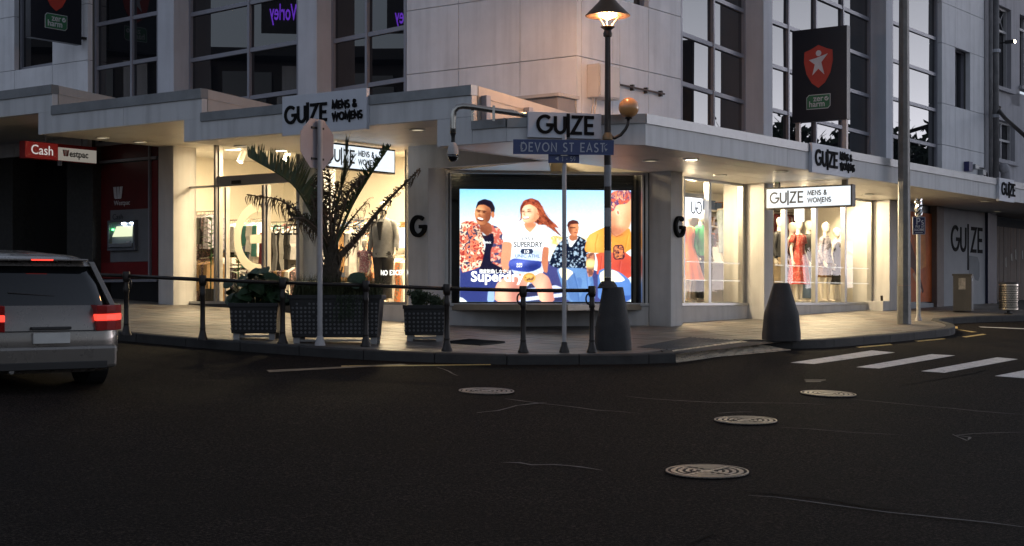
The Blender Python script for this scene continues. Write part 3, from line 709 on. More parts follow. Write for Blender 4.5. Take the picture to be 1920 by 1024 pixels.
# recessed lamps in the soffit
m_ring = M('lamp_ring', (.5, .5, .48), .4, metal=.5); m_lens = E('soffit_lamp_lens', (1, .85, .6), .25); m_lenson = E('soffit_lamp_lit', (1, .88, .65), 14)
def downlight(px, py, z, on=False):
    Y = (z-CZ)*F/(YH-py); p = W(px, py, Y); T = fr((p.x, p.y, z), (1, 0, 0), (0, 1, 0))
    mb = MB(); mb.lathe(T, [(.13, .0), (.125, -.018), (.10, -.012), (.10, 0)], 20); r_ = mb.build('downlight', m_ring, bld)
    MB().lathe(T, [(.095, 0), (.095, -.006)], 16).build('lens', m_lenson if on else m_lens, r_)
for px, py, z, on in ((452, 274, SCC, 0), (527, 282, SCC, 1), (783, 243, SCC, 0), (192, 258, SB, 0), (262, 266, SB, 0), (1220, 301, SC, 0), (1296, 299, SC, 1), (1350, 328, SC, 0), (1465, 321, SC, 0), (1628, 364, SC, 0), (1847, 377, SC, 0), (1870, 396, SC, 0)):
    downlight(px, py, z, on)

# ---- ground floor, left street
GZ = .55
def box_part(name, T, a0, a1, d0, d1, z0, z1, mat, bevel=.006): return MB().box(T, a0, a1, d0, d1, z0, z1).build(name, mat, bld, bevel=bevel)
FL = 1.42                                           # shop floor
aG0, aG1 = sL(803), sL(765)
box_part('column', TL, aG0, aG1, 0, .62, GZ, SCC+.01, m_plinth)
aC0, aC1 = sL(325), sL(297)
box_part('column', TL, aC0, aC1, 0, .6, GZ, SB+.01, m_plinth)
a0w, a1w = aG1, sL(350, .46)
box_part('plinth', TL, aG1+.002, sL(600, .42), .40, .56, GZ, 1.40, m_plinth)
box_part('threshold', TL, sL(600, .42)+.002, a1w+.3, .40, .56, GZ, FL, m_kerb)
def frame_bars(T, d, verts, horiz, name='glazing_frame', mat=m_alu, th=.05, parent=bld):
    "verts: (a, width, z0, z1); horiz: (a0, a1, z0, z1)"
    for a, w, z0, z1 in verts: MB().box(T, a-w/2, a+w/2, d-th, d+th, z0, z1).build(name, mat, parent)
    for a0, a1, z0, z1 in horiz: MB().box(T, a0, a1, d-th+.006, d+th-.006, z0, z1).build(name, mat, parent)
g = .46; s_ = lambda px: sL(px, g)
zt = 4.60
frame_bars(TL, g, [(s_(353), .07, FL, zt), (s_(406), .05, FL, zt), (s_(413), .05, FL, zt), (s_(426), .045, FL, 3.70), (s_(496), .05, FL, 3.70), (s_(503), .05, FL, 3.70), (s_(563), .06, FL, zt), (s_(599), .05, 1.40, SCC), (s_(764), .04, 1.40, SCC)],
           [(s_(352), s_(409), 3.72, 3.76), (s_(409), s_(563), 3.72, 3.92), (s_(765), s_(600), 1.40, 1.46), (s_(563), s_(350), FL, FL+.05)])
mb = MB(); mb.box(TL, s_(455), s_(440), g-.09, g-.051, 3.75, 3.82); mb.build('door_sensor', m_black, bld)
for pa, pb, z0, z1 in ((764, 600, 1.43, SCC), (596, 564, FL, zt), (562, 414, 3.92, zt), (405, 354, 3.76, zt), (405, 354, FL, 3.72), (425, 414, FL, 3.72), (495, 427, FL, 3.72), (562, 504, FL, 3.72)):
    MB().box(TL, s_(pa)+.01, s_(pb)-.01, g-.004, g+.004, z0, z1).build('shop_pane', m_shopglass, bld)
box_part('inner_pier', TL, s_(592), s_(563)+.25, .6, 1.0, GZ, 4.74, m_pier)
# ---- corner display window between the two end columns
Q1 = TL(aG0, .46, 0); Q2 = TR(tR(1258), .45, 0)
xq = (Q2-Q1); LQ = xq.length; xq = xq.normalized(); yq = Vector((-xq.y, xq.x, 0))
TQ = fr(Q1, xq, yq)
def qx(px, d=0.0): return along(TQ, px, d)
box_part('plinth', TQ, .0, LQ, .02, .30, GZ, 1.385, m_plinth)
MB().box(TQ, .0, LQ, -.01, .2, 1.387, 1.44).build('sill', m_alu, bld, bevel=.004)
frame_bars(TQ, .06, [(qx(838), .05, 1.44, SC), (qx(845), .03, 1.44, SC), (qx(1206), .03, 1.44, SC), (qx(1213), .05, 1.44, SC)], [(qx(838), qx(1213), SC-.05, SC)])
MB().box(TQ, qx(846), qx(872), .055, .063, 1.44, SC-.05).build('shop_pane', m_shopglass, bld)
MB().box(TQ, qx(872.6), qx(1205), .055, .063, 1.44, SC-.05).build('shop_pane', m_shopglass, bld)
mb = MB(); mb.box(TQ, -.05, LQ+.05, .75, .8, 1.3, SC); mb.box(TQ, -.05, qx(845), .1, .75, 1.3, SC); mb.box(TQ, qx(1208), LQ+.05, .1, .75, 1.3, SC); mb.build('display_box', M('display_box_black', (.02, .022, .025), .5), bld)
MB().box(TQ, qx(846), qx(1207), .3, .75, 1.38, 1.44).build('display_floor', m_black, bld)
mb = MB()
for i in range(16): mb.box(TQ, qx(850), qx(1202), .62, .65, 3.30+i*.03, 3.322+i*.03)
mb.build('roller_slats', M('slat_grey', (.10, .11, .12), .5), bld, )['kind'] = 'stuff'
# ---- ground floor, right street
def pierR(p0, p1, mat=m_plinth, d1=.45, z1=SC+.01, z0=GZ): return box_part('column', TR, tR(p0), tR(p1), 0, d1, z0, z1, mat)
pierR(1258, 1280, d1=.449); pierR(1433, 1450, d1=.9); pierR(1668, 1682, d1=.9)
h = .45; t_ = lambda px: tR(px, h)
for a0, a1 in ((tR(1280)+.002, tR(1433)-.002), (tR(1450)+.002, tR(1668)-.002)):
    box_part('plinth', TR, a0, a1, .36, .52, GZ, 1.385, m_plinth); MB().box(TR, a0, a1, .34, .52, 1.387, 1.44).build('sill', m_alu, bld, bevel=.004)
frame_bars(TR, h, [(t_(1279), .05, 1.44, SC), (t_(1327), .10, 1.44, SC), (t_(1390), .08, 1.44, SC), (t_(1470), .10, 1.44, SC), (t_(1527), .10, 1.44, SC), (t_(1582), .10, 1.44, SC), (t_(1631), .09, 1.44, SC)],
           [(t_(1279), t_(1390), SC-.05, SC), (tR(1452), t_(1631), SC-.05, SC)])
for pa, pb in ((1280, 1325), (1329, 1388), (1440, 1468), (1472, 1525), (1529, 1580), (1584, 1629)):
    MB().box(TR, t_(pa), t_(pb), h-.004, h+.004, 1.44, SC-.05).build('shop_pane', m_shopglass, bld)
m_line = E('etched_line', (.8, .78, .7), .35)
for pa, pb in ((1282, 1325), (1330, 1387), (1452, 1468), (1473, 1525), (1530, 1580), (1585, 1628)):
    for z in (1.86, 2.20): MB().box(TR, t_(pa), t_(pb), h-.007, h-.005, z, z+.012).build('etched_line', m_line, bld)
# wall with painted name, pillar, poster recess, hoarding bay
m_greywall = M('grey_render', (.30, .31, .33), .75, var=.1, scale=1.5, bump=.2, bscale=40)
box_part('wall_panel', TR, tR(1770), tR(1851), .05, .3, GZ, SC, m_greywall)
box_part('column', TR, tR(1757), tR(1770), 0, .3, GZ, SC+.01, M('brown_render', (.16, .13, .12), .7, bump=.2))
box_part('plinth', TR, tR(1682)+.002, tR(1757)-.002, .08, .3, GZ, 1.42, m_greywall)
box_part('column', TR, tR(1851)+.002, tR(1868), -.02, .3, GZ, SC+.01, M('navy_paint', (.012, .016, .045), .6))
box_part('recess_wall', TR, tR(1682), 60, 1.2, 1.4, GZ, SC+.3, m_blackmatt)
MB().box(TR, tR(1684), tR(1755), .16, .3, 1.42, SC).build('poster_backing', m_black, bld)
# ---- bank end of the left street front
m_dark = M('dark_tiles', (.012, .012, .013), .35, var=.3, scale=8); m_darkst = M('dark_stone', (.035, .034, .033), .6, var=.4, scale=14, bump=.3)
box_part('recess_wall', TL, 12.9, 26, 1.6, 1.8, GZ, 6.2, m_dark)
box_part('partition_wall', TL, aC1+.004, 12.8, .62, .7, GZ, 4.75, m_inwall)
box_part('column', TL, sL(166), sL(118), .1, .7, GZ, SB+.6, m_darkst); box_part('column', TL, sL(16), sL(-50), .1, .7, GZ, SA+.3, m_darkst)
box_part('recess_wall', TL, sL(183), sL(166)-.002, .6, 1.6, GZ, SB+.6, m_dark)
box_part('wall_panel', TL, aC1+.004, sL(183), .34, .55, GZ, SB+.3, m_dark)

# ---- shop interior
room = 'interior'
mb = MB(); mb.box(TR, .56, 13.0, .56, 12.9, FL-.1, FL); mb.build('shop_floor', M('shop_floor', (.33, .27, .2), .35, var=.2, scale=2), bld)
mb = MB(); mb.box(TR, .62, 13.0, 3.0, 12.9, 4.75, 4.85); mb.build('shop_ceiling', m_white, bld)
MB().box(TR, 3.6, 12.74, .62, 2.85, 3.86, 3.92).build('display_ceiling', m_white, bld)
MB().box(TR, 3.6, 12.74, 2.85, 3.0, FL, 4.75).build('partition_wall', m_inwall, bld)
MB().box(TR, 1.95, 3.5, 2.95, 3.0, FL, 4.2).build('partition_wall', m_inwall, bld)
MB().box(TR, 6.2, 6.3, 3.0, 12.8, FL, 4.75).build('partition_wall', m_inwall, bld)
MB().box(TR, .7, 6.2, 12.7, 12.8, FL, 4.75).build('partition_wall', m_inwall, bld)
MB().box(TR, 12.74, 12.84, .56, 2.85, FL, 4.2).build('partition_wall', m_inwall, bld)
MB().box(TR, 3.42, 3.5, .6, 2.9, FL, 4.2).build('partition_wall', m_inwall, bld)
MB().box(TL, sL(345, .5)-.05, aC0, .5, .6, GZ, 4.6).build('partition_wall', m_plinth, bld)
mb = MB(); mb.box(TL, aG1, s345, .45, .6, SCC+.11, 5.2); mb.box(TL, s345, aC0, .45, .6, zt, 5.2); mb.build('head_wall', m_inwall, bld)
m_disp = M('display_floor_white', (.8, .78, .72), .35)
MB().box(TR, 3.5, 12.7, .56, 2.0, FL+.005, FL+.03).build('display_floor', m_disp, bld)
def area(name, loc, size, power, col, rot=(0, 0, 0), sy=None):
    l = bpy.data.lights.new(name, 'AREA'); l.energy = power; l.size = size; l.color = col
    if sy: l.shape = 'RECTANGLE'; l.size_y = sy
    o = bpy.data.objects.new(name, l); C.objects.link(o); o.location = loc; o.rotation_euler = rot; return o
WARM = (1.0, .765, .46)
yawR = math.atan2(RD.y, RD.x)
# ceiling light panels of the shop: visible luminous trays with a lamp just below each
m_tray = E('ceiling_light_tray', (1, .86, .62), 2)
def ceiling_light(p, q, z, w=.9, d=.25, power=60, aim=None):
    MB().box(TR, p-w/2, p+w/2, q-d/2, q+d/2, z-.03, z).build('ceiling_light', m_tray, bld)
    o = area('shop_lamp', TR(p, q, z-.05), w, power, WARM, (0, 0, yawR), d)
    if aim is not None: o.rotation_euler = (Vector((0, 0, -1))+aim).to_track_quat('-Z', 'Y').to_euler(); o.data.shape = 'SQUARE'; o.data.size = .25; o.location = TR(p, q, z-.16)
PW = .30
for p, q in ((1.05, 4.4), (1.05, 7.6), (2.6, 4.2), (2.4, 6.0), (2.2, 8.2), (2.2, 10.6), (4.6, 5.0), (4.6, 7.5)): ceiling_light(p, q, 4.74, power=(230 if p > 2 else 190)*PW)
for p in (4.3, 5.5, 7.5, 9.0, 10.5, 11.9): ceiling_light(p, 1.0, 3.85, power=98*PW, w=.6, aim=-LD*.85)
# spotlights on a track
sp0 = MB(); m_spot = M('spotlight_white', (.75, .73, .7), .4); m_beamface = E('spot_face', (1, .9, .7), 12)
for a, d in ((sL(455, 2.2), 2.2), (sL(540, 2.4), 2.4), (sL(668, 1.6), 1.6), (sL(730, 2.8), 2.8)):
    p = TL(a, d, 4.7); t = thing('spotlight', p, 'white adjustable spotlight '+{2.2: 'above the glass entrance door', 2.4: 'right of the entrance door near the pier', 1.6: 'behind the hanging lit sign', 2.8: 'above the grey blazer mannequin'}[d]+' inside the shop', 'spotlight', 'spotlights on the shop ceiling')
    mb = MB(); mb.tube([p, p-Vector((0, 0, .12))], .015, 6); mb.build('stem', m_spot, t)
    q = p-Vector((0, 0, .12)); mb = MB(); mb.tube([q+Vector((.03, 0, .05)), q+Vector((-.05, -.04, -.18))], [.06, .07], 12); mb.build('housing', m_spot, t)
    e = q+Vector((-.051, -.041, -.183)); mb = MB(); mb.tube([e, e+Vector((-.003, -.002, -.006))], [.06, .055], 12); mb.build('lamp_face', m_beamface, t)
# ------------------------------------------------------------------ signs on and under the canopy
m_plate = M('sign_plate_grey', (.58, .60, .66), .5, var=.04)
m_litface = E('lit_sign_face', (.82, .91, 1.0), .36)
m_inkd = M('sign_ink', (.02, .022, .025), .5)
def name_letters(mb, T, x, z, h, sw, y0, y1, full=True):
    "wordmark with its long thin bar, and optionally the two small lines"
    e = lettering(mb, T, 'GU', x, z, h, sw, y0, y1, gap=.14)
    lettering(mb, T, '|', e-.03*h, z, h, sw, y0, y1)
    e = lettering(mb, T, 'ZE', e+.20*h, z, h, sw, y0, y1, gap=.14)
    if full:
        s2 = h*.42
        lettering(mb, T, 'MENS &', e+.28*h, z+.62*h, s2, sw*.62, y0, y1, gap=.13)
        e = lettering(mb, T, 'WOQENS', e+.28*h, z-.04*h, s2, sw*.62, y0, y1, gap=.13)
    return e
def fullw(h): return textw('GU', h, .14)+.14*h+.34*h+textw('ZE', h, .14)
def plate(T, x0, x1, z0, z1, th, label, hh, sw, full, loc, xl, zl):
    t = thing('shop_sign', loc, label, 'sign', 'shop name signs')
    MB().box(T, x0, x1, -th, 0, z0, z1).build('sign_board', m_plate, t, bevel=.004)
    mb = MB(); name_letters(mb, T, xl, zl, hh, sw, -th-.02, -th, full); mb.build('raised_lettering', m_letter, t)
    return t
# left fascia board: x runs rightwards (against a), out of the wall is -y
Tf = fr(cp(0), -LD, RD)
x0, x1 = -sc(535), -sc(693)
plate(Tf, x0, x1, SCC-.06, ZC+.11, .07, 'grey fascia sign with black raised name and two small lines, above the stop sign', .27, .048, True, cp(sc(610), SCC), x0+.07, SCC+.13)
xc = (P1210-P950); xcl = xc.length; xc = xc.normalized(); yc = Vector((-xc.y, xc.x, 0)); Tc = fr(P950, xc, yc)
x0, x1 = along(Tc, 988), along(Tc, 1125)
plate(Tc, x0, x1, SC+.06, 4.20, .07, 'grey corner fascia sign with only the large black raised name', .255, .045, False, Tc(x0, 0, SC), x0+.13, SC+.125)
Tg = fr(cq(0), RD, LD)
x0, x1 = along(Tg, 1516), along(Tg, 1588)
plate(Tg, x0, x1, SC-.04, ZD1+.02, .07, 'grey fascia sign with black raised name and two small lines, above the lit hanging sign', .27, .048, True, Tg(x0, 0, SC), x0+.12, SC+.10)
x0, x1 = along(Tg, 1868), along(Tg, 1896)
plate(Tg, x0, x1, SC-.04, ZD1+.02, .07, 'small grey fascia sign with the raised black name at far right', .27, .05, False, Tg(x0, 0, SC), x0+.14, SC+.11)
# raised single letters on the end columns
def gletter(T, loc, label):
    t = thing('raised_letter', loc, label, 'letter', 'raised letters on the end columns')
    mb = MB(); lettering(mb, T, 'G', -.15, 0, .35, .062, -.06, -.0); mb.build('letter_body', m_letter, t)
w_ = (sL(765)+sL(803))/2-.14
gletter(fr(TL(w_+.12, 0, 2.60), -LD, RD), TL(w_, 0, 2.6), 'large black raised letter on the column left of the poster window')
gletter(fr(TR(tR(1271), 0, 2.62), RD, LD), TR(tR(1271), 0, 2.6), 'large black raised letter seen edge on, on the column right of the poster window')
# name on the grey wall far right, with the worn patch below it
tw = thing('wall_lettering', TR(tR(1788), .05, 2.2), 'tall black painted name on the grey wall above the utility cabinet', 'sign')
mb = MB(); Tw = fr(TR(tR(1787), .05, 0), RD, LD); hh = .62
e = lettering(mb, Tw, 'GU', 0, 2.72, hh, .09, -.012, .0, gap=.14); strip(mb, Tw, [(e+.06, 2.25), (e+.06, 3.42)], .07, -.013, 0); lettering(mb, Tw, 'ZE', e+.26, 2.72, hh, .09, -.012, .0, gap=.14); mb.build('painted_letters', m_letter, tw)
mb = MB(); mb.prism(Tw, [(e+.15, 2.62), (e+.75, 2.60), (e+.88, 2.45), (e+.9, 2.1), (e+.8, 1.98), (e+.55, 2.02), (e+.5, 2.12), (e+.12, 2.15)], -.004, 0); mb.build('repaint_patch', M('patch_grey', (.13, .15, .17), .7), tw)

def hanging(Tn, w, z0, z1, th, label, txt, soff, loc, inner_first=True):
    t = thing('hanging_sign', loc, label, 'lit sign')
    MB().box(Tn, 0, w, -th/2, th/2, z0, z1).build('sign_case', m_black, t, bevel=.006)
    b = .03; fc = MB().box(Tn, b, w-b, -th/2-.006, -th/2+.002, z0+b, z1-b).build('lit_face', m_litface, t)
    MB().box(Tn, b, w-b, th/2-.002, th/2+.006, z0+b, z1-b).build('lit_face', m_litface, t)
    mb = MB(); hh = (z1-z0)*.50; name_letters(mb, Tn, .10, z0+(z1-z0)*.27, hh, .034, -th/2-.0075, -th/2-.0062); mb.build('lettering', m_inkd, t)
    for x in (w*.12, w*.9): MB().box(Tn, x-.05, x+.05, -.03, .03, z1, soff).build('hanger', m_black, t)
    return t
# right one: spans out from the wall; reads left to right = inner to outer
tt = 6.55
hanging(fr(TR(tt, -.06, 0), -LD, RD), 1.80, zr(1.75), zr(2.17), .16, 'bright white lit sign hanging under the right canopy with black name', '', SC, TR(tt, -.9, zr(1.75)))
hanging(fr(TL(3.83, -1.98, 0), RD, LD), 1.88, zr(2.19), zr(2.62), .14, 'bright white lit sign hanging behind the palm fronds under the left canopy', '', SCC, TL(3.83, -1, zr(2.2)))
# bank hanging sign
m_red = E('bank_red', (.30, .018, .016), .11); m_redbody = M('bank_red_case', (.35, .02, .02), .4); m_cream = E('bank_cream', (.55, .5, .44), .13)
tb = thing('bank_sign', TL(12.0, -1.75, zr(2.8)), 'red hanging sign with the word Cash and a cream bank name panel', 'sign')
Tb = fr(TL(12.0, -1.78, 0), RD, LD); z0, z1 = zr(2.80), zr(3.14)
MB().box(Tb, 0, 1.75, -.09, .09, z0, z1).build('sign_case', m_redbody, tb, bevel=.006)
MB().box(Tb, .01, .78, -.096, -.088, z0+.01, z1-.01).build('red_panel', m_red, tb)
MB().box(Tb, .79, 1.74, -.096, -.088, z0+.01, z1-.07).build('cream_panel', m_cream, tb)
m_wlit = E('sign_white', (.8, .78, .75), .2)
fonttext('cash_lettering', 'Cash', Tb, .13, z0+.09, .27, -.100, m_wlit, tb)
def wmark(mb, T, x, z, h, y0, y1):
    for pts in (((0, 1), (.34, 1), (.46, 0), (.24, 0), (.14, .1)), ((.44, 1), (.74, 1), (.70, 0), (.52, 0)), ((1.18, 1), (.84, 1), (.72, 0), (.94, 0), (1.04, .1))):
        mb.prism(T, [(x+p*h, z+q*h) for p, q in pts], y0, y1)
mb = MB(); wmark(mb, Tb, .90, z0+.10, .13, -.099, -.0955); mb.build('bank_emblem', m_redbody, tb)
fonttext('bank_lettering', 'estpac', Tb, 1.06, z0+.10, .185, -.099, m_black, tb, bold=.004)
for x in (.55, 1.45): MB().tube([Tb(x, 0, z1), Tb(x, 0, SA)], .018, 8).build('hanger', m_upframe, tb)
MB().tube([Tb(.9, 0, z0-.09), Tb(.9, 0, z0)], .05, 10).build('lamp_fitting', m_upframe, tb)
# zero harm banner boxes standing on the canopy
m_navy = M('banner_black', (.008, .009, .016), .32, var=.1); m_shield = M('banner_red', (.42, .045, .03), .5); m_lgrey = M('banner_white', (.55, .56, .60), .5); m_green = M('banner_green', (.03, .15, .07), .5)
m_post = M('galvanised_post', (.38, .35, .34), .45, metal=.6)
def banner(Tn, w, z0, z1, th, loc, label, legs, zleg):
    t = thing('banner_box', loc, label, 'banner sign', 'banner boxes on the canopy')
    MB().box(Tn, 0, w, 0, th, z0, z1).build('banner_case', m_navy, t, bevel=.006)
    cx = w*.49; H = z1-z0; k = w/1.1
    sh = [(-.28, .19), (-.17, .22), (0, .29), (.17, .22), (.28, .19), (.29, .02), (.24, -.18), (.13, -.34), (0, -.42), (-.13, -.34), (-.24, -.18), (-.29, .02)]
    zc = z1-H*.37; P = [(cx+a*k, zc+b*k*1.12) for a, b in sh]; mb = MB(); mb.prism(Tn, P, -.006, -.001); mb.build('shield_emblem', m_shield, t)
    mb = MB()
    st = [(-.19, .05), (-.06, .07), (.19, .13), (.06, -.0), (.12, -.2), (.0, -.10), (-.12, -.2), (-.07, -.03)]
    mb.prism(Tn, [(cx+a*k, zc+b*k*1.15) for a, b in st], -.012, -.007); mb.lathe(fr(Tn(cx+.005, -.007, zc+.17*k), Tn(1, 0, 0)-Tn(0, 0, 0), Vector((0, 0, 1)), Tn(0, -1, 0)-Tn(0, 0, 0)), [(.055*k, 0), (.055*k, .005)], 20); mb.build('figure_emblem', m_lgrey, t)
    zg = z0+H*.13; gw = .48*k; gh = .27*k
    def rr(x0, x1, a, b, r): return [(x0, a), (x1-r, a), (x1, a+r), (x1, b), (x0+r, b), (x0, b-r)]
    MB().prism(Tn, rr(cx-gw/2, cx+gw/2, zg, zg+gh, .05), -.006, -.001).build('green_badge', m_lgrey, t)
    MB().prism(Tn, rr(cx-gw/2+.012, cx+gw/2-.012, zg+.012, zg+gh-.012, .045), -.010, -.007).build('green_badge', m_green, t)
    fonttext('badge_lettering', 'zer', Tn, cx-.10*k, zg+.145*k, .155*k, -.0125, m_lgrey, t, bold=.002)
    mb = MB(); mb.lathe(fr(Tn(cx+.165*k, -.0105, zg+.185*k), Tn(1, 0, 0)-Tn(0, 0, 0), Vector((0, 0, 1)), Tn(0, -1, 0)-Tn(0, 0, 0)), [(.042*k, 0), (.042*k, .003)], 16); mb.build('badge_tick_dot', m_lgrey, t)
    mb = MB(); strip(mb, Tn, [(cx+.14*k, zg+.19*k), (cx+.16*k, zg+.17*k), (cx+.195*k, zg+.215*k)], .012, -.0155, -.0136); mb.build('tick', m_green, t)
    fonttext('badge_lettering', 'harm', Tn, cx-.19*k, zg+.045*k, .155*k, -.0125, m_lgrey, t, bold=.002)
    for x in legs: MB().box(Tn, x-.04, x+.04, th*.3, th*.3+.08, zleg, z0).build('post', m_post, t)
    for x in legs: MB().box(Tn, x-.16, x+.2, -.05, th+.25, zleg, zleg+.09).build('foot_plate', m_cap, t)
    return t
banner(fr(TR(6.5, -.61, 0), -LD, RD), 1.13, zr(3.40), zr(5.17), .16, TR(6.5, -1.2, zr(2.7)), 'black banner box with red shield emblem standing on the right canopy', (.09, 1.06), zr(2.62))
banner(fr(TL(12.3, -1.36, 0), RD, LD), 1.26, zr(5.28), zr(7.1), .16, TL(12.3, -.7, zr(3.9)), 'black banner box on the left facade cut by the top edge of the picture', (), zr(3.8))
tb2 = [o for o in C.objects if o.name.startswith('banner_box')][-1]
for z in (5.4, 6.7): MB().box(TL, 12.26, 12.34, -.11, .0, zr(z), zr(z)+.05).build('wall_bracket', m_black, tb2)

# ------------------------------------------------------------------ street furniture
m_post_dk = M('railing_paint', (.022, .017, .015), .38, metal=.3, var=.3, scale=10, bump=.15)
rail = thing('street_railing', gp(700, 650, KH), 'dark painted post and rail barrier curving round the corner pavement', 'railing')
RP = [(110, 622), (237, 629), (380, 638), (530, 645), (686, 650), (838, 658), (981, 661), (1110, 661)]
tops = {}
PTS = []
for px, py in RP:
    p = gp(px, py, KH); PTS.append(p); T = fr(p, (1, 0, 0), (0, 1, 0)); H = .94
    mb = MB(); mb.lathe(T, [(.078, 0), (.078, .02), (.062, .05), (.050, .10), (.042, .14), (.040, .16), (.045, .17), (.038, .19), (.035, .62), (.043, .64), (.045, .69), (.038, .71), (.036, .78), (.05, .80), (.056, .84), (.056, .92), (.05, H)], 16)
    mb.build('post', m_post_dk, rail, smooth='auto')
for i in range(len(PTS)-1):
    a, b = PTS[i], PTS[i+1]; d = (b-a).normalized(); h0 = .875
    mb = MB(); mb.tube([a+d*.05+Vector((0, 0, h0)), b-d*.05+Vector((0, 0, h0))], .027, 12); mb.build('rail', m_post_dk, rail, smooth=True)
for i, s in ((6, -1), (7, -1), (0, 1), (1, 1)):
    p = PTS[i]; q = PTS[i+s] if 0 <= i+s < len(PTS) else PTS[i-1]; d = (q-p).normalized()
    cur = [p+d*(.04+.045*math.sin(R(a)))+Vector((0, 0, .68+.075*(1-math.cos(R(a)))+0.0)) for a in range(0, 181, 20)]
    mb = MB(); mb.tube(cur, .012, 8); mb.build('scroll_bracket', m_post_dk, rail, smooth=True)
# bollards and lamp base
m_conc = M('dark_cast_concrete', (.028, .028, .030), .72, var=.3, scale=5, bump=.5, bscale=50, streak=.2)
def cone(mb, p, H, wb, wt, split=.48):
    "square footed concrete cone: octagonal faces bevelled into a round top"
    n = 32; zs = [0, .12, .25, .36, .44, .5, .58, .7, .85, 1.0]; v = []; f = []
    for z in zs:
        k = 0 if z < split*.25 else min(1, (z-split*.25)/(split*.9)); r = wb/2 if z < split else wb/2+(wt/2-wb/2)*((z-split)/(1-split))**.92
        for i in range(n):
            a = 2*math.pi*(i+.5)/n; sq = 1/max(abs(math.cos(a)), abs(math.sin(a))); sq = min(sq, 1.16); rad = r*(sq*(1-k)+1.0*k)
            v.append(Vector((p.x+rad*math.cos(a+.12), p.y+rad*math.sin(a+.12), p.z+z*H)))
    for j in range(len(zs)-1):
        for i in range(n): f.append((j*n+i, j*n+(i+1) % n, (j+1)*n+(i+1) % n, (j+1)*n+i))
    f += [tuple(range(n-1, -1, -1)), tuple((len(zs)-1)*n+i for i in range(n))]
    mb.add(v, f)
def bollard(px, py, H, wb, wt, label):
    p = gp(px, py, KH)-Vector((0, 0, .02)); mb = MB(); cone(mb, p, H, wb, wt)
    return mb.build('concrete_bollard', m_conc, label=label, cat='bollard', group='concrete bollards', smooth='auto', bevel=.012)
p = gp(1465, 638, KH); bollard(1465, 638, .93, .55, .25, 'dark conical concrete bollard in front of the lit display window')
bollard(88, 604, 1.02, .58, .28, 'dark conical concrete bollard at the far left beside the bank')
# street lamp
lp = gp(1150, 656, KH); lp = Vector((lp.x+.0, lp.y+.1, GP(lp.x, lp.y+.1)))
lamp = thing('street_lamp', lp, 'dark banded street lamp with lit conical hood and orange crossing globe', 'street lamp')
mb = MB(); cone(mb, lp-Vector((0, 0, .02)), .92, .50, .30, .40); mb.build('concrete_base', m_conc, lamp, smooth='auto', bevel=.012)
m_lamp = M('lamp_paint', (.035, .026, .022), .42, metal=.3, var=.3, scale=8, bump=.1)
m_bandw = M('white_band', (.30, .30, .31), .6, var=.15)
ppx = lp+Vector((-.075, 0, 0)); T = fr(ppx, (1, 0, 0), (0, 1, 0)); Yl = lp.y; zz = lambda py: CZ+(YH-py)/F*Yl-lp.z
MB().lathe(T, [(.15, .88), (.13, .93), (.10, .97), (.085, .985)], 20).build('collar', m_conc, lamp, smooth='auto')
cuts = [985, 528, 478, 430, 390, 350, 310]
prev = .98
for (ya, yb, mt) in ((528, 476, m_lamp), (476, 428, m_bandw), (428, 388, m_lamp), (388, 350, m_bandw), (350, 310, m_lamp), (310, 310, None)):
    if mt is None: break
za = zz(532)
for yb, mt in ((520, m_lamp), (470, m_bandw), (425, m_lamp), (390, m_bandw), (350, m_lamp), (310, m_bandw), (262, m_lamp)):
    z1 = zz(yb); MB().lathe(T, [(.052, za+.001), (.052, z1-.001)], 20).build('band' if mt is m_bandw else 'pole', mt, lamp, smooth='auto'); za = z1
# fluted upper shaft
mb = MB(); n = 24; zs = [zz(262), zz(70)]; v = []
for j, z in enumerate((zs[0], zs[1])):
    for i in range(n):
        r_ = (.048 if i % 2 else .041)*(1 if j == 0 else .82); a = 2*math.pi*i/n; v.append(T(r_*math.cos(a), r_*math.sin(a), z))
mb.add(v, [(i, (i+1) % n, n+(i+1) % n, n+i) for i in range(n)]+[tuple(range(n-1, -1, -1)), tuple(range(n, 2*n))]); mb.build('fluted_shaft', m_lamp, lamp)
MB().lathe(T, [(.052, zz(266)), (.075, zz(262)), (.075, zz(255)), (.055, zz(251)), (.05, zz(249))], 18).build('collar', M('brass_collar', (.22, .15, .08), .45, metal=.5), lamp, smooth='auto')
MB().lathe(T, [(.042, zz(70)), (.062, zz(68)), (.066, zz(63)), (.055, zz(59)), (.05, zz(57)), (.055, zz(56)), (.105, zz(51)), (.10, zz(50)), (.02, zz(49))], 18).build('lamp_cup', m_lamp, lamp, smooth='auto')
hood = MB(); hr = .325
hood.lathe(T, [(hr, zz(30)), (hr*1.0, zz(29)), (.17, zz(9)), (.05, zz(-8)), (.03, zz(-12)), (.001, zz(-14)), (.0009, zz(-12)), (.04, zz(-6)), (.16, zz(11)), (hr*.97, zz(30.5))], 40)
hood.build('lamp_hood', M('copper_hood', (.10, .06, .035), .42, metal=.6, var=.25), lamp, smooth='auto')
MB().lathe(T, [(.02, zz(15)), (.20, zz(23)), (.205, zz(26)), (.17, zz(29)), (.10, zz(32)), (.03, zz(36)), (.004, zz(37))], 28).build('lit_lens', E('lamp_lens', (1, .50, .17), 12), lamp, smooth=True)
for a in (0, 120, 240):
    c, s = math.cos(R(a+15)), math.sin(R(a+15)); MB().tube([T(.05*c, .05*s, zz(50)), T(.17*c, .17*s, zz(29))], .008, 6).build('stay', M('stay_metal', (.4, .32, .22), .3, metal=.8) if a == 0 else bpy.data.materials['stay_metal'], lamp)
arm = [T(.04, 0, zz(258)), T(.10, 0, zz(259)), T(.19, 0, zz(253)), T(.26, 0, zz(242)), T(.295, 0, zz(232)), T(.30, 0, zz(222))]
MB().tube(arm, .024, 10).build('globe_arm', m_lamp, lamp, smooth=True)
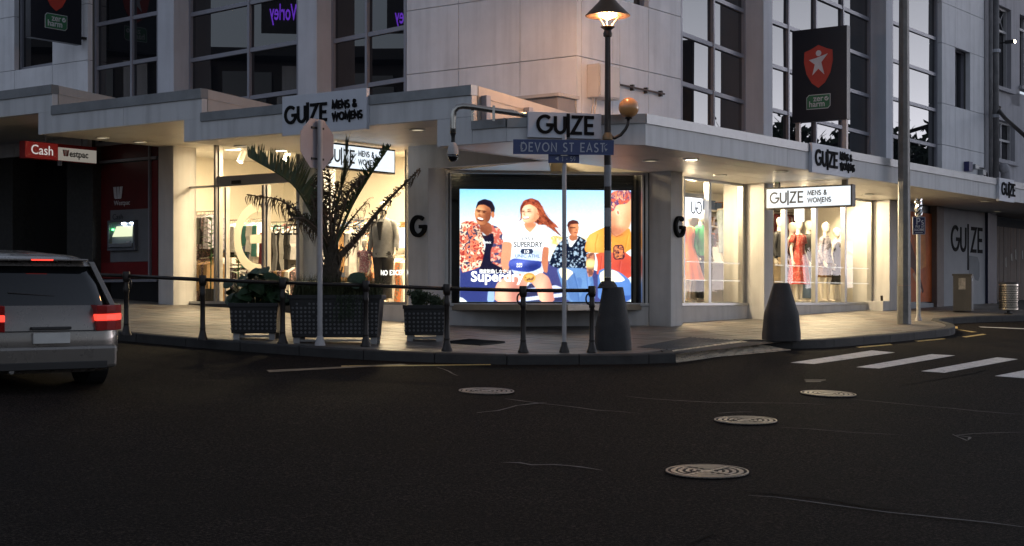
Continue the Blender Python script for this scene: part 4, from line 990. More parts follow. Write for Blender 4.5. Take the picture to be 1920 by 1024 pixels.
gc = T(.305, 0, zz(202)); mb = MB(); mb.lathe(fr(gc, (1, 0, 0), (0, 1, 0)), [(.05, -.165), (.055, -.15), (.045, -.14)], 16); mb.build('globe_cap', m_lamp, lamp, smooth='auto')
mb = MB(); mb.lathe(fr(gc, (1, 0, 0), (0, 1, 0)), [(max(.001, .148*math.cos(R(a))), .148*math.sin(R(a))) for a in range(-90, 91, 10)], 28)
mb.build('orange_globe', M('orange_globe', (.62, .30, .11), .22, var=.05, coat=.5), lamp, smooth=True)
pl = bpy.data.lights.new('lamp_light', 'POINT'); pl.energy = 120; pl.color = (1, .50, .22); pl.shadow_soft_size = .12
po = bpy.data.objects.new('lamp_light', pl); C.objects.link(po); po.location = T(0, 0, zz(41))
# CCTV camera arm on the corner fascia
m_steel = M('brushed_steel', (.42, .40, .37), .25, metal=.9, var=.1)
Yc = P950.y-.12
tc = thing('cctv_camera', W(850, 300, Yc), 'dome security camera hanging from a bent steel pipe on the canopy corner', 'security camera')
pp = [(1010, 220.), (965, 212), (920, 206), (885, 200.5), (868, 199), (858, 201), (851.5, 208), (849.5, 220), (849.5, 240), (849.5, 250)]
MB().tube([W(a, b, Yc+max(0, (a-868))*.0018) for a, b in pp], .042, 16).build('bent_pipe', m_steel, tc, smooth=True)
q = W(849.5, 300, Yc); T = fr(q, (1, 0, 0), (0, 1, 0)); zc = lambda py: (300-py)/F*Yc
MB().lathe(T, [(.042, zc(250)), (.028, zc(256)), (.026, zc(262)), (.03, zc(266)), (.026, zc(268))], 16).build('coupling', m_black, tc, smooth='auto')
MB().lathe(T, [(.03, zc(267)), (.055, zc(270)), (.075, zc(278)), (.082, zc(284)), (.082, zc(290)), (.07, zc(291))], 24).build('camera_housing', M('camera_white', (.45, .43, .42), .5), tc, smooth='auto')
MB().lathe(T, [(.078, zc(290)), (.074, zc(295)), (.055, zc(301)), (.03, zc(303.5)), (.002, zc(304))], 24).build('dome', M('smoked_dome', (.01, .01, .012), .06, spec=.8), tc, smooth=True)
for a in (885, 925): MB().box(WLD, W(a-2, 0, Yc).x, W(a+3, 0, Yc).x, Yc+.06, Yc+.12, zr((YH-226)/F*Yc), zr((YH-197)/F*Yc)).build('clamp', m_steel, tc)
# street name sign
p = gp(1058, 661, KH); st = thing('street_name_sign', p, 'blue street name blade with white lettering on a pale pole', 'street sign')
m_polew = M('pale_pole', (.42, .40, .40), .5, var=.12, scale=6); Yp = p.y
MB().lathe(fr(p, (1, 0, 0), (0, 1, 0)), [(.075, 0), (.07, .03), (.045, .10), (.04, .14), (.034, .15)], 18).build('pole_foot', m_post_dk, st, smooth='auto')
zt_ = CZ+(YH-255)/F*Yp-p.z
MB().lathe(fr(p, (1, 0, 0), (0, 1, 0)), [(.031, .14), (.031, zt_), (.02, zt_+.02)], 18).build('pole', m_polew, st, smooth='auto')
m_blue = M('sign_blue', (.045, .065, .17), .45, var=.06); m_swhite = M('sign_white_vinyl', (.42, .43, .48), .5, var=.1)
bA = W(962, 275, Yp-.05); bB = W(1151, 277, Yp-.16); xd = (bB-bA).normalized(); yd = Vector((-xd.y, xd.x, 0)).normalized(); zd = xd.cross(yd).normalized()
if zd.z < 0: zd = -zd
Ts = fr(bA, xd, yd, zd); Lb = (bB-bA).length; hb = 27.5/2/F*Yp
MB().box(Ts, 0, Lb, 0, .025, -hb, hb).build('name_blade', m_blue, st, bevel=.002)
mb = MB()
for z in (-hb, hb-.008): mb.box(Ts, 0, Lb, -.004, .0, z, z+.008)
mb.build('blade_edge', M('blade_edge', (.08, .11, .25), .5), st)
mb = MB(); hh = .125; wt = textw('DEVON ST EAST', hh, .24, .86); lettering(mb, Ts, 'DEVON ST EAST', Lb*.495-wt/2, -hh/2-.002, hh, .017, -.006, -.001, gap=.24, sx=.86)
for x in (Lb*.085, Lb*.92):
    strip(mb, Ts, [(x+.02, .05), (x-.02, .02), (x-.005, -.03)], .006, -.006, -.001); mb.prism(Ts, [(x-.02, -.015), (x+.025, -.02), (x+.002, -.055)], -.006, -.001)
mb.build('blade_lettering', m_swhite, st)
b2 = W(1028, 289.6, Yp-.06); T3 = fr(b2, (1, 0, 0), (0, 1, 0)); w2 = 58/F*Yp; h2 = 16/F*Yp
MB().box(T3, 0, w2, .0, .02, -h2, 0).build('number_blade', m_blue, st, bevel=.002)
mb = MB(); lettering(mb, T3, '1 - 59', w2*.44, -h2*.80, .066, .009, -.005, -.001, gap=.2, sx=.8); mb.prism(T3, [(w2*.22, -h2*.48), (w2*.33, -h2*.24), (w2*.33, -h2*.74)], -.005, -.001); mb.build('number_lettering', m_swhite, st)
MB().box(T3, w2*.40, w2*.62, -.01, .05, -.02, .03).build('clamp', m_steel, st)
# stop sign seen from behind
p = gp(600, 648, KH); sg = thing('stop_sign', p, 'back of an octagonal road sign on a pale pole before the palm', 'road sign'); Yp = p.y
T = fr(p, (1, 0, 0), (0, 1, 0)); z_ = lambda py: CZ+(YH-py)/F*Yp-p.z
MB().lathe(T, [(.08, 0), (.075, .03), (.05, .10), (.046, .13), (.038, .135)], 18).build('pole_foot', m_polew, sg, smooth='auto')
MB().lathe(T, [(.036, .13), (.036, z_(228)), (.025, z_(226))], 18).build('pole', m_polew, sg, smooth='auto')
ang = 55; xd = Vector((math.cos(R(ang)), math.sin(R(ang)), 0)); yd = Vector((-xd.y, xd.x, 0))
cz = z_(269); rr = 46/F*Yp/math.cos(R(22.5)); To = fr(p+Vector((-.0, 0, cz)), xd, yd)
oc = [(rr*math.cos(R(22.5+45*i)), rr*math.sin(R(22.5+45*i))) for i in range(8)]
MB().prism(To, oc, .052, .058).build('octagon_plate', M('sign_back', (.34, .31, .33), .45, metal=.15, var=.06), sg, bevel=.001)
MB().prism(To, [(a*.985, b*.985) for a, b in oc], .0585, .0595).build('octagon_face', M('stop_red', (.4, .02, .02), .5), sg)
for z in (-.22, .22): MB().box(To, -.13, .13, .036, .051, z-.015, z+.015).build('clamp_bar', m_black, sg)
# parking sign far right
p = gp(1722, 601, KH); ps = thing('parking_sign', p, 'small blue pay parking sign on a white pole with a foil wrapped top', 'parking sign'); Yp = p.y
z_ = lambda py: CZ+(YH-py)/F*Yp-p.z; T = fr(p, (1, 0, 0), (0, 1, 0)); k = Yp/F
MB().lathe(T, [(.075, 0), (.05, .07), (.045, .12), (.04, .13)], 14).build('pole_foot', m_polew, ps, smooth='auto')
MB().lathe(T, [(.042, .12), (.042, z_(385))], 14).build('pole', M('white_pole', (.5, .49, .46), .5, var=.15, scale=14), ps, smooth='auto')
mb = MB(); v = []
for j in range(9):
    for i in range(10):
        a = 2*math.pi*i/10; r_ = .075+random.uniform(-.016, .016); v.append(T(r_*math.cos(a), r_*math.sin(a), z_(404)+(z_(373)-z_(404))*j/8))
mb.add(v, [(j*10+i, j*10+(i+1) % 10, j*10+10+(i+1) % 10, j*10+10+i) for j in range(8) for i in range(10)]+[tuple(80+i for i in range(10))]); mb.build('foil_wrap', M('foil', (.7, .7, .7), .18, metal=1), ps)
a0, a1 = (1709.5-1722)*k, (1733-1722)*k
MB().box(T, a0, a1, -.075, -.055, z_(440), z_(407)).build('sign_plate', m_swhite, ps)
MB().box(T, a0+.012, a1-.012, -.079, -.0755, z_(439), z_(408)).build('sign_face', M('deep_blue', (.01, .012, .07), .45), ps)
mb = MB(); lettering(mb, T, 'P', a0+.075, z_(421.5), .13, .02, -.083, -.0795); lettering(mb, T, 's', a0+.17, z_(421.5), .13, .016, -.083, -.0795)
lettering(mb, T, 'PAY AT', a0+.06, z_(427.5), .05, .008, -.083, -.0795, sx=.75); lettering(mb, T, 'MACHINE', a0+.035, z_(433.5), .05, .008, -.083, -.0795, sx=.70); strip(mb, T, [(a0+.05, z_(436.5)), (a1-.05, z_(436.5))], .01, -.083, -.0795)
mb.build('sign_lettering', m_lgrey, ps)
# tall grey pole
p = gp(1695, 608, KH); k = p.y/F; T = fr(p, (math.cos(.4), math.sin(.4), 0), (-math.sin(.4), math.cos(.4), 0)); z_ = lambda py: CZ+(YH-py)/F*p.y-p.z
tp = thing('steel_utility_pole', p, 'tall grey octagonal galvanised pole rising out of the picture', 'pole'); m_galv = M('weathered_galvanised', (.17, .17, .165), .5, metal=.5, var=.25, scale=5, bump=.2, streak=.15)
MB().lathe(T, [(.135, 0), (.132, z_(535)-.004)], 8).build('lower_shaft', m_galv, tp); MB().lathe(T, [(.128, z_(535)), (.085, z_(-160))], 8).build('upper_shaft', m_galv, tp)
# utility cabinet
Tc2 = fr(TR(tR(1812), -.35, 0), RD, LD); p = TR(tR(1812), -.5, 0); gz = GP(p.x, p.y)
p0 = gp(1787, 585, KH); cb = thing('utility_cabinet', p0, 'grey metal utility cabinet standing against the grey wall', 'cabinet'); Y0 = p0.y; k = Y0/F
Tk = fr(p0, (.94, -.34, 0), (.34, .94, 0)); hC = (585-517.)*k; m_cab = M('cabinet_grey', (.06, .055, .05), .55, var=.12, streak=.15)
wF = 31*k/.94; MB().box(Tk, 0, wF, .0, .62, .02, hC).build('cabinet_body', m_cab, cb, bevel=.008); MB().box(Tk, -.02, wF+.02, -.02, .64, hC, hC+.04).build('cabinet_lid', m_cab, cb, bevel=.005)
MB().box(Tk, wF*.3, wF*.68, -.006, -.001, hC*.62, hC*.93).build('poster_remnant', M('torn_paper', (.28, .26, .24), .8, var=.4, scale=12), cb)
T6 = fr(Tk(wF, 0, 0), Tk(0, 1, 0)-Tk(0, 0, 0), Tk(-1, 0, 0)-Tk(0, 0, 0)); MB().box(T6, .03, .59, -.008, .0, .06, hC-.05).build('side_door', M('cabinet_door', (.07, .07, .08), .5), cb, bevel=.004)
MB().box(T6, .08, .2, -.014, -.009, hC*.85, hC*.92).build('vent_label', m_lgrey, cb)
# litter bin
p = gp(1891, 589, KH); k = p.y/F; T = fr(p, (1, 0, 0), (0, 1, 0)); bn = thing('litter_bin', p, 'round perforated stainless steel litter bin by the dark doorway', 'litter bin')
z_ = lambda py: (589-py)*k; rb = 17.5*k
MB().lathe(T, [(.10, 0), (.10, .02), (.04, .03), (.04, z_(583)), (rb*.6, z_(582)), (rb*.9, z_(581))], 16).build('bin_foot', m_black, bn, smooth='auto')
m_ss = M('stainless', (.55, .5, .43), .22, metal=1, var=.05)
MB().lathe(T, [(rb, z_(581)), (rb, z_(533)), (rb*.97, z_(533)), (rb*.97, z_(580))], 32).build('bin_drum', m_ss, bn, smooth='auto')
MB().lathe(T, [(rb*1.06, z_(533)), (rb*1.08, z_(531)), (rb*.95, z_(530)), (rb*.5, z_(529.5)), (.01, z_(529.5))], 32).build('bin_lid', M('bin_lid', (.06, .06, .07), .3, metal=.6), bn, smooth='auto')
mb = MB()
for j in range(13):
    for i in range(34):
        a = 2*math.pi*(i+(j % 2)*.5)/34; c, s = math.cos(a), math.sin(a); o = T(rb*1.003*c, rb*1.003*s, z_(577)+(z_(537)-z_(577))*j/12); X = Vector((-s, c, 0)); Nn = Vector((c, s, 0)); w = .021
        q = [o+X*w, o+Vector((0, 0, w)), o-X*w, o-Vector((0, 0, w))]; mb.add(q, [(0, 1, 2, 3)])
mb.build('perforation', m_blackmatt, bn, kind='stuff', recalc=False)
# little concrete block by the last lit window
p = gp(1640, 591, KH); Tb4 = fr(p, RD, LD); 
cbk = thing('concrete_block', p, 'low pale concrete block with a stub pipe beside the last lit window', 'concrete block')
T = fr(TR(tR(1650)-.2, -.02, 0), RD, LD); g0 = GP(p.x, p.y)
MB().prism(fr(TR(tR(1668), -.02, g0-.05), LD, -RD), [(-.02, 0), (.55, 0), (.6, .32), (-.02, .32)], -.02, -.36) if False else None
MB().box(TR, tR(1668)-.42, tR(1668)-.02, -.02, .4, g0-.05, g0+.30).build('block_body', m_plinth, cbk, bevel=.01)
MB().tube([TR(tR(1668)-.2, .1, g0+.3), TR(tR(1668)-.22, .1, g0+.42)], .03, 8).build('stub_pipe', m_post_dk, cbk)
# electrical box and conduit on the upper right wall
Te = fr(TR(0, 0, 0), RD, LD); a0 = tR(1100); eb = thing('electrical_box', TR(a0, 0, zr(3.4)), 'cream electrical box mounted on the upper wall beside the lamp', 'electrical box')
m_ebox = M('box_cream', (.55, .52, .50), .5, var=.06, streak=.1)
Y0 = TR(a0, 0, 0).y; zz2 = lambda py: zr((YH-py)/F*Y0)
MB().box(TR, a0, a0+.62, -.24, -.002, zz2(183), zz2(121)).build('box_body', m_ebox, eb, bevel=.008); MB().box(TR, a0-.006, a0-.001, -.22, -.03, zz2(180), zz2(124)).build('box_door', m_ebox, eb, bevel=.003)
MB().box(TR, a0+.02, a0+.60, -.256, -.242, zz2(180), zz2(124)).build('box_door', m_ebox, eb, bevel=.003)
for x in (.05, .13): MB().tube([TR(a0+x, -.1, zz2(183)), TR(a0+x+.02, -.08, zz2(196)), TR(a0+x, -.06, zz2(216))], .015, 6).build('cable', m_post, eb)
cdt = thing('conduit_pipe', TR(tR(1145), -.05, zr(3.3)), 'thin dark conduit with brackets running along the upper right wall', 'pipe')
za, zb_ = zr((YH-157)/F*TR(tR(1145), 0, 0).y), zr((YH-177)/F*TR(tR(1240), 0, 0).y)
MB().tube([TR(tR(1145), -.06, za), TR(tR(1240), -.06, zb_)], .018, 8).build('pipe_run', M('rusty_pipe', (.10, .07, .06), .7, var=.4), cdt)
for u in (.1, .38, .65, .95): a = tR(1145)+(tR(1240)-tR(1145))*u; z = za+(zb_-za)*u; MB().box(TR, a-.02, a+.02, -.07, 0, z-.05, z+.05).build('pipe_clip', m_post_dk, cdt)
# roof vent box behind the parapet end
vb = thing('roof_vent', TL(.2, -.5, zr(2.6)), 'small grey vent box on the canopy roof at the building corner', 'vent')
MB().box(TR, -.55, -.05, .0, .9, zr(2.6), zr(3.22)).build('vent_body', M('vent_grey', (.25, .22, .21), .6), vb, bevel=.008)
MB().box(TR, -.60, -.0, -.05, .95, zr(3.22), zr(3.27)).build('vent_cap', m_end, vb); MB().box(TR, -.57, -.551, .1, .5, zr(2.85), zr(3.02)).build('vent_slot', m_blackmatt, vb)
# ------------------------------------------------------------------ printed light poster in the corner window
PW_, PH_ = 520, 348; SX, SY = PW_/1360.0, PH_/910.0
img = np.zeros((PH_, PW_, 3)); yy, xx = np.mgrid[0:PH_, 0:PW_]; gx = xx/SX+58; gy = yy/SY+62     # coordinates of the layout drawing
def nz(s, seed, oct=3):
    r = np.random.RandomState(seed); out = np.zeros((PH_, PW_))
    for o in range(oct):
        n = max(2, int(s*2**o)); g = r.rand(n+2, int(n*1.5)+2); y = np.linspace(0, n, PH_); x = np.linspace(0, n*1.5, PW_); yi = y.astype(int); xi = x.astype(int); fy = (y-yi)[:, None]; fx = (x-xi)[None]
        xi = np.minimum(xi, g.shape[1]-2); yi = np.minimum(yi, g.shape[0]-2)
        out += (g[yi][:, xi]*(1-fy)*(1-fx)+g[yi+1][:, xi]*fy*(1-fx)+g[yi][:, xi+1]*(1-fy)*fx+g[yi+1][:, xi+1]*fy*fx)/2**o
    return out/sum(1/2**o for o in range(oct))
def S(c): return np.array([(v/255.)**2.2 for v in c])
def put(m, c):
    global img
    c = np.array(c, float); m = np.clip(m, 0, 1)[..., None]; img = img*(1-m)+m*(c if c.ndim == 3 else c[None, None])
def pmask(pts):
    pts = smooth2(pts); acc = np.zeros((PH_, PW_))
    for ox, oy in ((-.8, -.8), (.8, -.8), (-.8, .8), (.8, .8)):
        X = gx+ox; Y = gy+oy; ins = np.zeros((PH_, PW_), bool); n = len(pts)
        for i in range(n):
            x1, y1 = pts[i]; x2, y2 = pts[(i+1) % n]
            if y1 == y2: continue
            c = ((y1 > Y) != (y2 > Y)) & (X < (x2-x1)*(Y-y1)/(y2-y1)+x1); ins ^= c
        acc += ins
    return acc/4
def smooth2(pts):
    for _ in range(1):
        q = []
        for i in range(len(pts)):
            a = pts[i]; b = pts[(i+1) % len(pts)]; q += [(a[0]*.84+b[0]*.16, a[1]*.84+b[1]*.16), (a[0]*.16+b[0]*.84, a[1]*.16+b[1]*.84)]
        pts = q
    return pts
def el(cx, cy, rx, ry, rot=0, soft=.12):
    a = R(rot); X = (gx-cx)*math.cos(a)+(gy-cy)*math.sin(a); Y = -(gx-cx)*math.sin(a)+(gy-cy)*math.cos(a); return np.clip((1-np.sqrt((X/rx)**2+(Y/ry)**2))/soft+.5, 0, 1)
def P_(pts, c, n=None): 
    m = pmask(pts); put(m if n is None else m*n, S(c)); return m
def shade(m, cx, cy, rx, ry, c, k=.5, rot=0): put(m*el(cx, cy, rx, ry, rot, 1.2)*k, S(c))
t = np.clip((gy-62)/420, 0, 1)[..., None]; u = np.clip((gx-58)/1360, 0, 1)[..., None]
img[:] = S((120, 178, 222))*(1-t)+S((222, 236, 240))*t; img = img*(1-u*.25)+S((225, 240, 246))*u*.25
n4 = nz(10, 3); n8 = nz(28, 4); n16 = nz(60, 8)
P_([(730, 470), (800, 430), (900, 450), (1080, 440), (1080, 560), (740, 560)], (226, 178, 110), .6+.4*(n8 > .5)); P_([(740, 520), (1100, 520), (1100, 600), (740, 600)], (222, 214, 196))
P_([(58, 740), (400, 640), (900, 640), (1150, 720), (1418, 820), (1418, 972), (58, 972)], (64, 66, 112)); P_([(480, 810), (850, 830), (900, 972), (480, 972)], (52, 54, 84), (np.sin(gy/11+gx/90) > .2)*1.); put(pmask([(480, 810), (850, 830), (900, 972), (480, 972)])*(np.sin(gy/11+gx/90) < -.2), S((190, 200, 224)))
P_([(58, 650), (300, 670), (460, 740), (440, 972), (58, 972)], (52, 60, 112))
# man in the small background
m = P_([(780, 600), (830, 500), (900, 440), (990, 430), (1060, 470), (1080, 560), (1060, 690), (980, 710), (840, 700), (760, 670)], (22, 30, 48)); put(m*(n16 > .60), S((150, 170, 190))); put(m*(n8 > .72)*.6, S((70, 90, 120)))
P_([(905, 440), (970, 450), (1000, 440), (930, 540)], (226, 232, 236)); P_([(925, 425), (990, 425), (985, 465), (945, 478), (920, 460)], (168, 104, 74))
m = P_([(908, 340), (950, 318), (994, 330), (1000, 372), (990, 420), (965, 438), (928, 420), (912, 385)], (196, 128, 92)); shade(m, 925, 385, 22, 50, (110, 60, 45), .8); put(el(950, 368, 26, 5), S((60, 34, 28))); put(el(972, 408, 14, 4), S((130, 60, 54))); put(el(978, 385, 5, 12)*.6, S((120, 70, 52)))
P_([(902, 352), (914, 318), (950, 302), (990, 312), (1002, 340), (985, 336), (930, 340), (918, 372)], (78, 42, 40))
P_([(820, 700), (900, 690), (1060, 700), (1110, 760), (1130, 972), (900, 972), (850, 800)], (96, 128, 172)); m = P_([(835, 705), (880, 690), (960, 730), (900, 800), (862, 780)], (236, 226, 190)); put(pmask([(900, 760), (1060, 700), (1120, 800), (1100, 972), (930, 972)])*(n4 > .5)*.5, S((66, 94, 150)))
# man on the left
m = P_([(58, 340), (110, 316), (190, 320), (240, 420), (260, 640), (200, 700), (58, 740)], (212, 120, 92)); put(m*(n8 > .52), S((242, 206, 176))); put(m*(n16 > .60), S((150, 56, 52))); put(m*(n16 < .38), S((60, 60, 84)))
m2 = P_([(290, 340), (370, 370), (400, 430), (400, 560), (390, 700), (310, 700), (280, 600), (300, 500)], (176, 92, 80)); put(m2*(n16 > .55), S((214, 160, 140))); put(m2*(n8 < .42), S((70, 66, 96)))
P_([(215, 400), (250, 440), (320, 410), (330, 480), (300, 560), (300, 650), (380, 690), (460, 740), (200, 740), (240, 620), (262, 500)], (30, 28, 46))
P_([(205, 330), (300, 330), (316, 400), (270, 440), (225, 400)], (138, 82, 60))
m = P_([(180, 220), (196, 180), (250, 165), (300, 200), (306, 260), (296, 310), (250, 352), (205, 352), (184, 310), (172, 262)], (190, 124, 86)); shade(m, 290, 290, 60, 90, (110, 60, 44), .9); shade(m, 205, 235, 40, 30, (230, 170, 125), .7)
put(el(205, 232, 22, 5, 8), S((38, 24, 22))); put(el(246, 238, 22, 5, 8), S((38, 24, 22))); put(el(206, 243, 11, 5), S((28, 18, 18))); put(el(248, 249, 12, 5), S((28, 18, 18))); put(el(212, 270, 12, 9)*.7, S((140, 84, 60))); put(el(218, 305, 28, 15, 15), S((92, 34, 34))); put(el(220, 299, 23, 7, 15), S((245, 240, 232)))
P_([(186, 200), (200, 160), (250, 138), (310, 156), (336, 210), (330, 256), (312, 268), (304, 240), (296, 212), (250, 186), (205, 190), (184, 226)], (36, 30, 40)); put(el(318, 268, 14, 26), S((178, 112, 80)))
# woman
P_([(395, 480), (470, 490), (462, 600), (440, 720), (400, 740), (378, 640)], (196, 138, 108)); P_([(715, 520), (760, 520), (756, 640), (748, 740), (705, 720), (700, 620)], (176, 112, 86))
m = P_([(535, 300), (560, 150), (620, 128), (680, 150), (716, 210), (740, 270), (850, 380), (800, 360), (870, 450), (780, 380), (730, 345), (680, 350), (660, 330)], (112, 54, 42)); put(m*(nz(40, 12) > .52)*.7, S((172, 88, 62))); put(m*(n8 > .62)*.8, S((62, 30, 34)))
m = P_([(440, 350), (520, 318), (560, 330), (600, 400), (660, 350), (700, 346), (760, 380), (772, 450), (770, 530), (712, 520), (700, 640), (600, 640), (460, 620), (474, 490), (388, 470), (400, 400)], (244, 244, 246)); shade(m, 610, 590, 220, 70, (170, 190, 222), .9); shade(m, 560, 430, 50, 80, (214, 220, 232), .7)
P_([(560, 330), (660, 330), (655, 360), (612, 412), (575, 380)], (216, 150, 112))
m = P_([(540, 210), (560, 186), (610, 175), (665, 200), (690, 250), (680, 290), (640, 330), (590, 338), (556, 322), (542, 280)], (238, 178, 138)); shade(m, 650, 290, 60, 70, (190, 116, 84), .7); shade(m, 575, 250, 50, 50, (252, 210, 176), .8)
put(el(556, 240, 14, 4, -5), S((50, 30, 26))); put(el(604, 236, 17, 4, -5), S((50, 30, 26))); put(el(557, 228, 16, 3, -8), S((92, 52, 40))); put(el(605, 221, 20, 3, -8), S((92, 52, 40))); put(el(566, 264, 9, 8)*.8, S((208, 138, 104))); put(el(580, 291, 27, 10, -8), S((170, 60, 56))); put(el(580, 288, 23, 6, -8), S((252, 250, 248)))
m = P_([(538, 290), (530, 210), (560, 148), (630, 130), (690, 160), (720, 240), (700, 300), (684, 260), (660, 205), (610, 178), (565, 192), (545, 230), (548, 300), (520, 325)], (108, 50, 42)); put(m*(nz(50, 5) > .55)*.7, S((168, 84, 58)))
P_([(450, 690), (700, 640), (720, 740), (640, 760), (590, 850), (540, 830)], (206, 222, 240), .7+.3*(n16 > .5))
for pts in ([(340, 830), (420, 760), (560, 740), (600, 800), (560, 900), (520, 972), (330, 972)], [(640, 760), (700, 730), (760, 770), (790, 860), (806, 972), (690, 972), (660, 860), (610, 800)]):
    m = P_(pts, (206, 146, 124)); shade(m, pts[0][0]+60, 900, 60, 120, (246, 190, 160), .7); shade(m, pts[0][0]+150, 900, 50, 140, (150, 90, 90), .6)
m = P_([(446, 640), (480, 616), (600, 632), (700, 640), (700, 690), (640, 722), (590, 732), (470, 716), (440, 680)], (58, 72, 150)); shade(m, 530, 650, 90, 26, (98, 112, 190), .7); shade(m, 640, 690, 70, 40, (30, 36, 90), .7)
P_([(280, 880), (330, 860), (330, 972), (272, 972)], (140, 166, 204))
# man on the right
m = P_([(1070, 430), (1160, 380), (1230, 350), (1300, 440), (1350, 350), (1418, 380), (1418, 570), (1130, 575), (1040, 560)], (222, 142, 66)); shade(m, 1110, 480, 50, 120, (238, 172, 92), .7); m = P_([(1128, 570), (1418, 565), (1418, 800), (1140, 760), (1148, 640)], (198, 88, 66)); shade(m, 1350, 700, 120, 90, (170, 66, 60), .7)
P_([(1218, 120), (1290, 72), (1418, 72), (1418, 350), (1330, 420), (1280, 440), (1240, 380), (1222, 260)], (226, 158, 118)); put(el(1320, 250, 60, 110, 0, .8)*.7, S((248, 190, 150)))
m = P_([(1210, 200), (1225, 120), (1280, 64), (1418, 62), (1418, 130), (1380, 170), (1300, 180), (1272, 240)], (190, 92, 72)); put(m*(n16 > .5), S((88, 70, 110))); put(m*(n16 > .66), S((244, 170, 130)))
put(el(1308, 240, 17, 27, -12), S((244, 196, 168))); put(el(1312, 242, 7, 15, -12), S((176, 104, 84))); put(el(1262, 330, 46, 80, 10, .9)*.5, S((150, 90, 66)))
m = P_([(1060, 575), (1125, 570), (1130, 640), (1110, 760), (1070, 770), (1056, 680)], (178, 116, 90)); put(m*(n16 > .5)*.8, S((92, 60, 60))); shade(m, 1090, 660, 40, 30, (250, 226, 150), .9)
P_([(1150, 720), (1220, 690), (1330, 730), (1418, 800), (1418, 972), (1150, 972)], (84, 118, 176)); m = P_([(1160, 740), (1220, 700), (1300, 720), (1370, 790), (1340, 806), (1240, 810), (1180, 860)], (240, 234, 200)); put(pmask([(1330, 780), (1418, 800), (1418, 972), (1340, 972)])*(n4 > .5)*.6, S((44, 70, 140)))
P_([(1272, 510), (1356, 502), (1368, 622), (1274, 628)], (58, 34, 52)); put(pmask([(1280, 520), (1348, 512), (1358, 612), (1282, 618)])*(nz(90, 3, 1) > .56), S((226, 130, 80)))
put(el(606, 774, 48, 40, 0, .06), S((206, 150, 76))); put(el(606, 774, 36, 29, 0, .08), S((120, 86, 60))); put(el(606, 774, 34, 27, 0, .08)*(n16 > .5), S((224, 170, 96)))
# wind blown hair strands, garment folds and tonal grain of the print
def strand(pts, w, c, k=.8):
    P = smooth2([(x, y) for x, y in pts]) if False else pts; m = np.zeros((PH_, PW_))
    for (x1, y1), (x2, y2) in zip(P[:-1], P[1:]):
        dx, dy = x2-x1, y2-y1; t_ = np.clip(((gx-x1)*dx+(gy-y1)*dy)/(dx*dx+dy*dy+1e-6), 0, 1); d_ = np.hypot(gx-x1-t_*dx, gy-y1-t_*dy); m = np.maximum(m, np.clip((w-d_)/1.6+.5, 0, 1))
    put(m*k, S(c))
rs = np.random.RandomState(3)
for i in range(22):
    y0 = rs.uniform(170, 320); x0 = rs.uniform(660, 715); L_ = rs.uniform(60, 190); strand([(x0, y0), (x0+L_*.4, y0+L_*.35+rs.uniform(-8, 18)), (x0+L_*.8, y0+L_*.85+rs.uniform(-10, 20)), (x0+L_, y0+L_*1.15+rs.uniform(-10, 30))], rs.uniform(.8, 2.6), ((92, 42, 34), (150, 74, 48), (190, 104, 70))[i % 3], .75)
for i in range(26):
    x0 = rs.uniform(545, 700); strand([(x0, rs.uniform(135, 165)), (x0+rs.uniform(-14, 26), rs.uniform(190, 230)), (x0+rs.uniform(-10, 50), rs.uniform(240, 320))] if x0 > 640 else [(x0, 150), (x0-14, 200), (x0-26, 290)], 1.5, ((84, 38, 32), (160, 82, 56))[i % 2], .35 if x0 > 640 or x0 < 560 else 0)
for i in range(40):
    x0 = rs.uniform(1272, 1415); strand([(x0, rs.uniform(90, 150)), (x0+rs.uniform(-14, 14), rs.uniform(60, 95))], 3, ((236, 150, 110), (90, 64, 100), (170, 80, 64))[i % 3], .6)
# facial detail: shadowed sockets, noses, jaw lines
for (x, y, k) in ((205, 240, .5), (247, 246, .5), (557, 246, .4), (604, 242, .4)): put(el(x, y, 24, 13, 0, .9)*k, S((120, 68, 50)))
strand([(216, 240), (208, 268), (216, 280), (228, 280)], 1.8, (104, 60, 44), .7); strand([(573, 240), (562, 262), (570, 272), (580, 271)], 1.6, (190, 112, 84), .7)
strand([(192, 322), (214, 350), (250, 352), (290, 322)], 2.5, (96, 54, 42), .6); strand([(560, 322), (592, 338), (640, 328), (680, 290)], 2.5, (176, 106, 80), .6)
put(el(236, 400, 60, 40, 0, 1)*.45, S((84, 46, 36))); put(el(620, 350, 50, 22, 0, 1)*.55, S((150, 90, 66))); put(el(1300, 395, 70, 40, 0, 1)*.6, S((150, 84, 66))); strand([(1250, 360), (1262, 410), (1300, 440), (1350, 420)], 2.5, (120, 60, 50), .7)
shade(np.ones((PH_, PW_)), 1385, 300, 40, 70, (190, 116, 84), .35)
for pts, c in (([(470, 490), (480, 560), (470, 620)], (186, 196, 214)), ([(700, 400), (690, 470), (704, 520)], (190, 200, 216)), ([(560, 420), (520, 470)], (205, 212, 224)), ([(660, 600), (600, 615), (520, 600)], (160, 178, 206)), ([(1150, 420), (1130, 500), (1132, 560)], (190, 118, 44)), ([(1390, 430), (1370, 540)], (200, 126, 48)), ([(1180, 600), (1170, 700)], (150, 56, 52)), ([(1330, 640), (1320, 720)], (150, 56, 52)), ([(1240, 740), (1260, 860), (1250, 960)], (56, 84, 140)), ([(960, 740), (990, 860), (1000, 970)], (60, 90, 140)), ([(1060, 740), (1080, 960)], (66, 94, 150)), ([(880, 760), (920, 900)], (66, 94, 150))):
    strand(pts, 5, c, .55); strand([(x+9, y) for x, y in pts], 3, tuple(min(255, v+50) for v in c), .35)
for i in range(50):
    x = rs.uniform(60, 400); y = rs.uniform(340, 700); ok = pmask([(58, 340), (110, 316), (190, 320), (240, 420), (260, 640), (200, 700), (58, 740)]); break
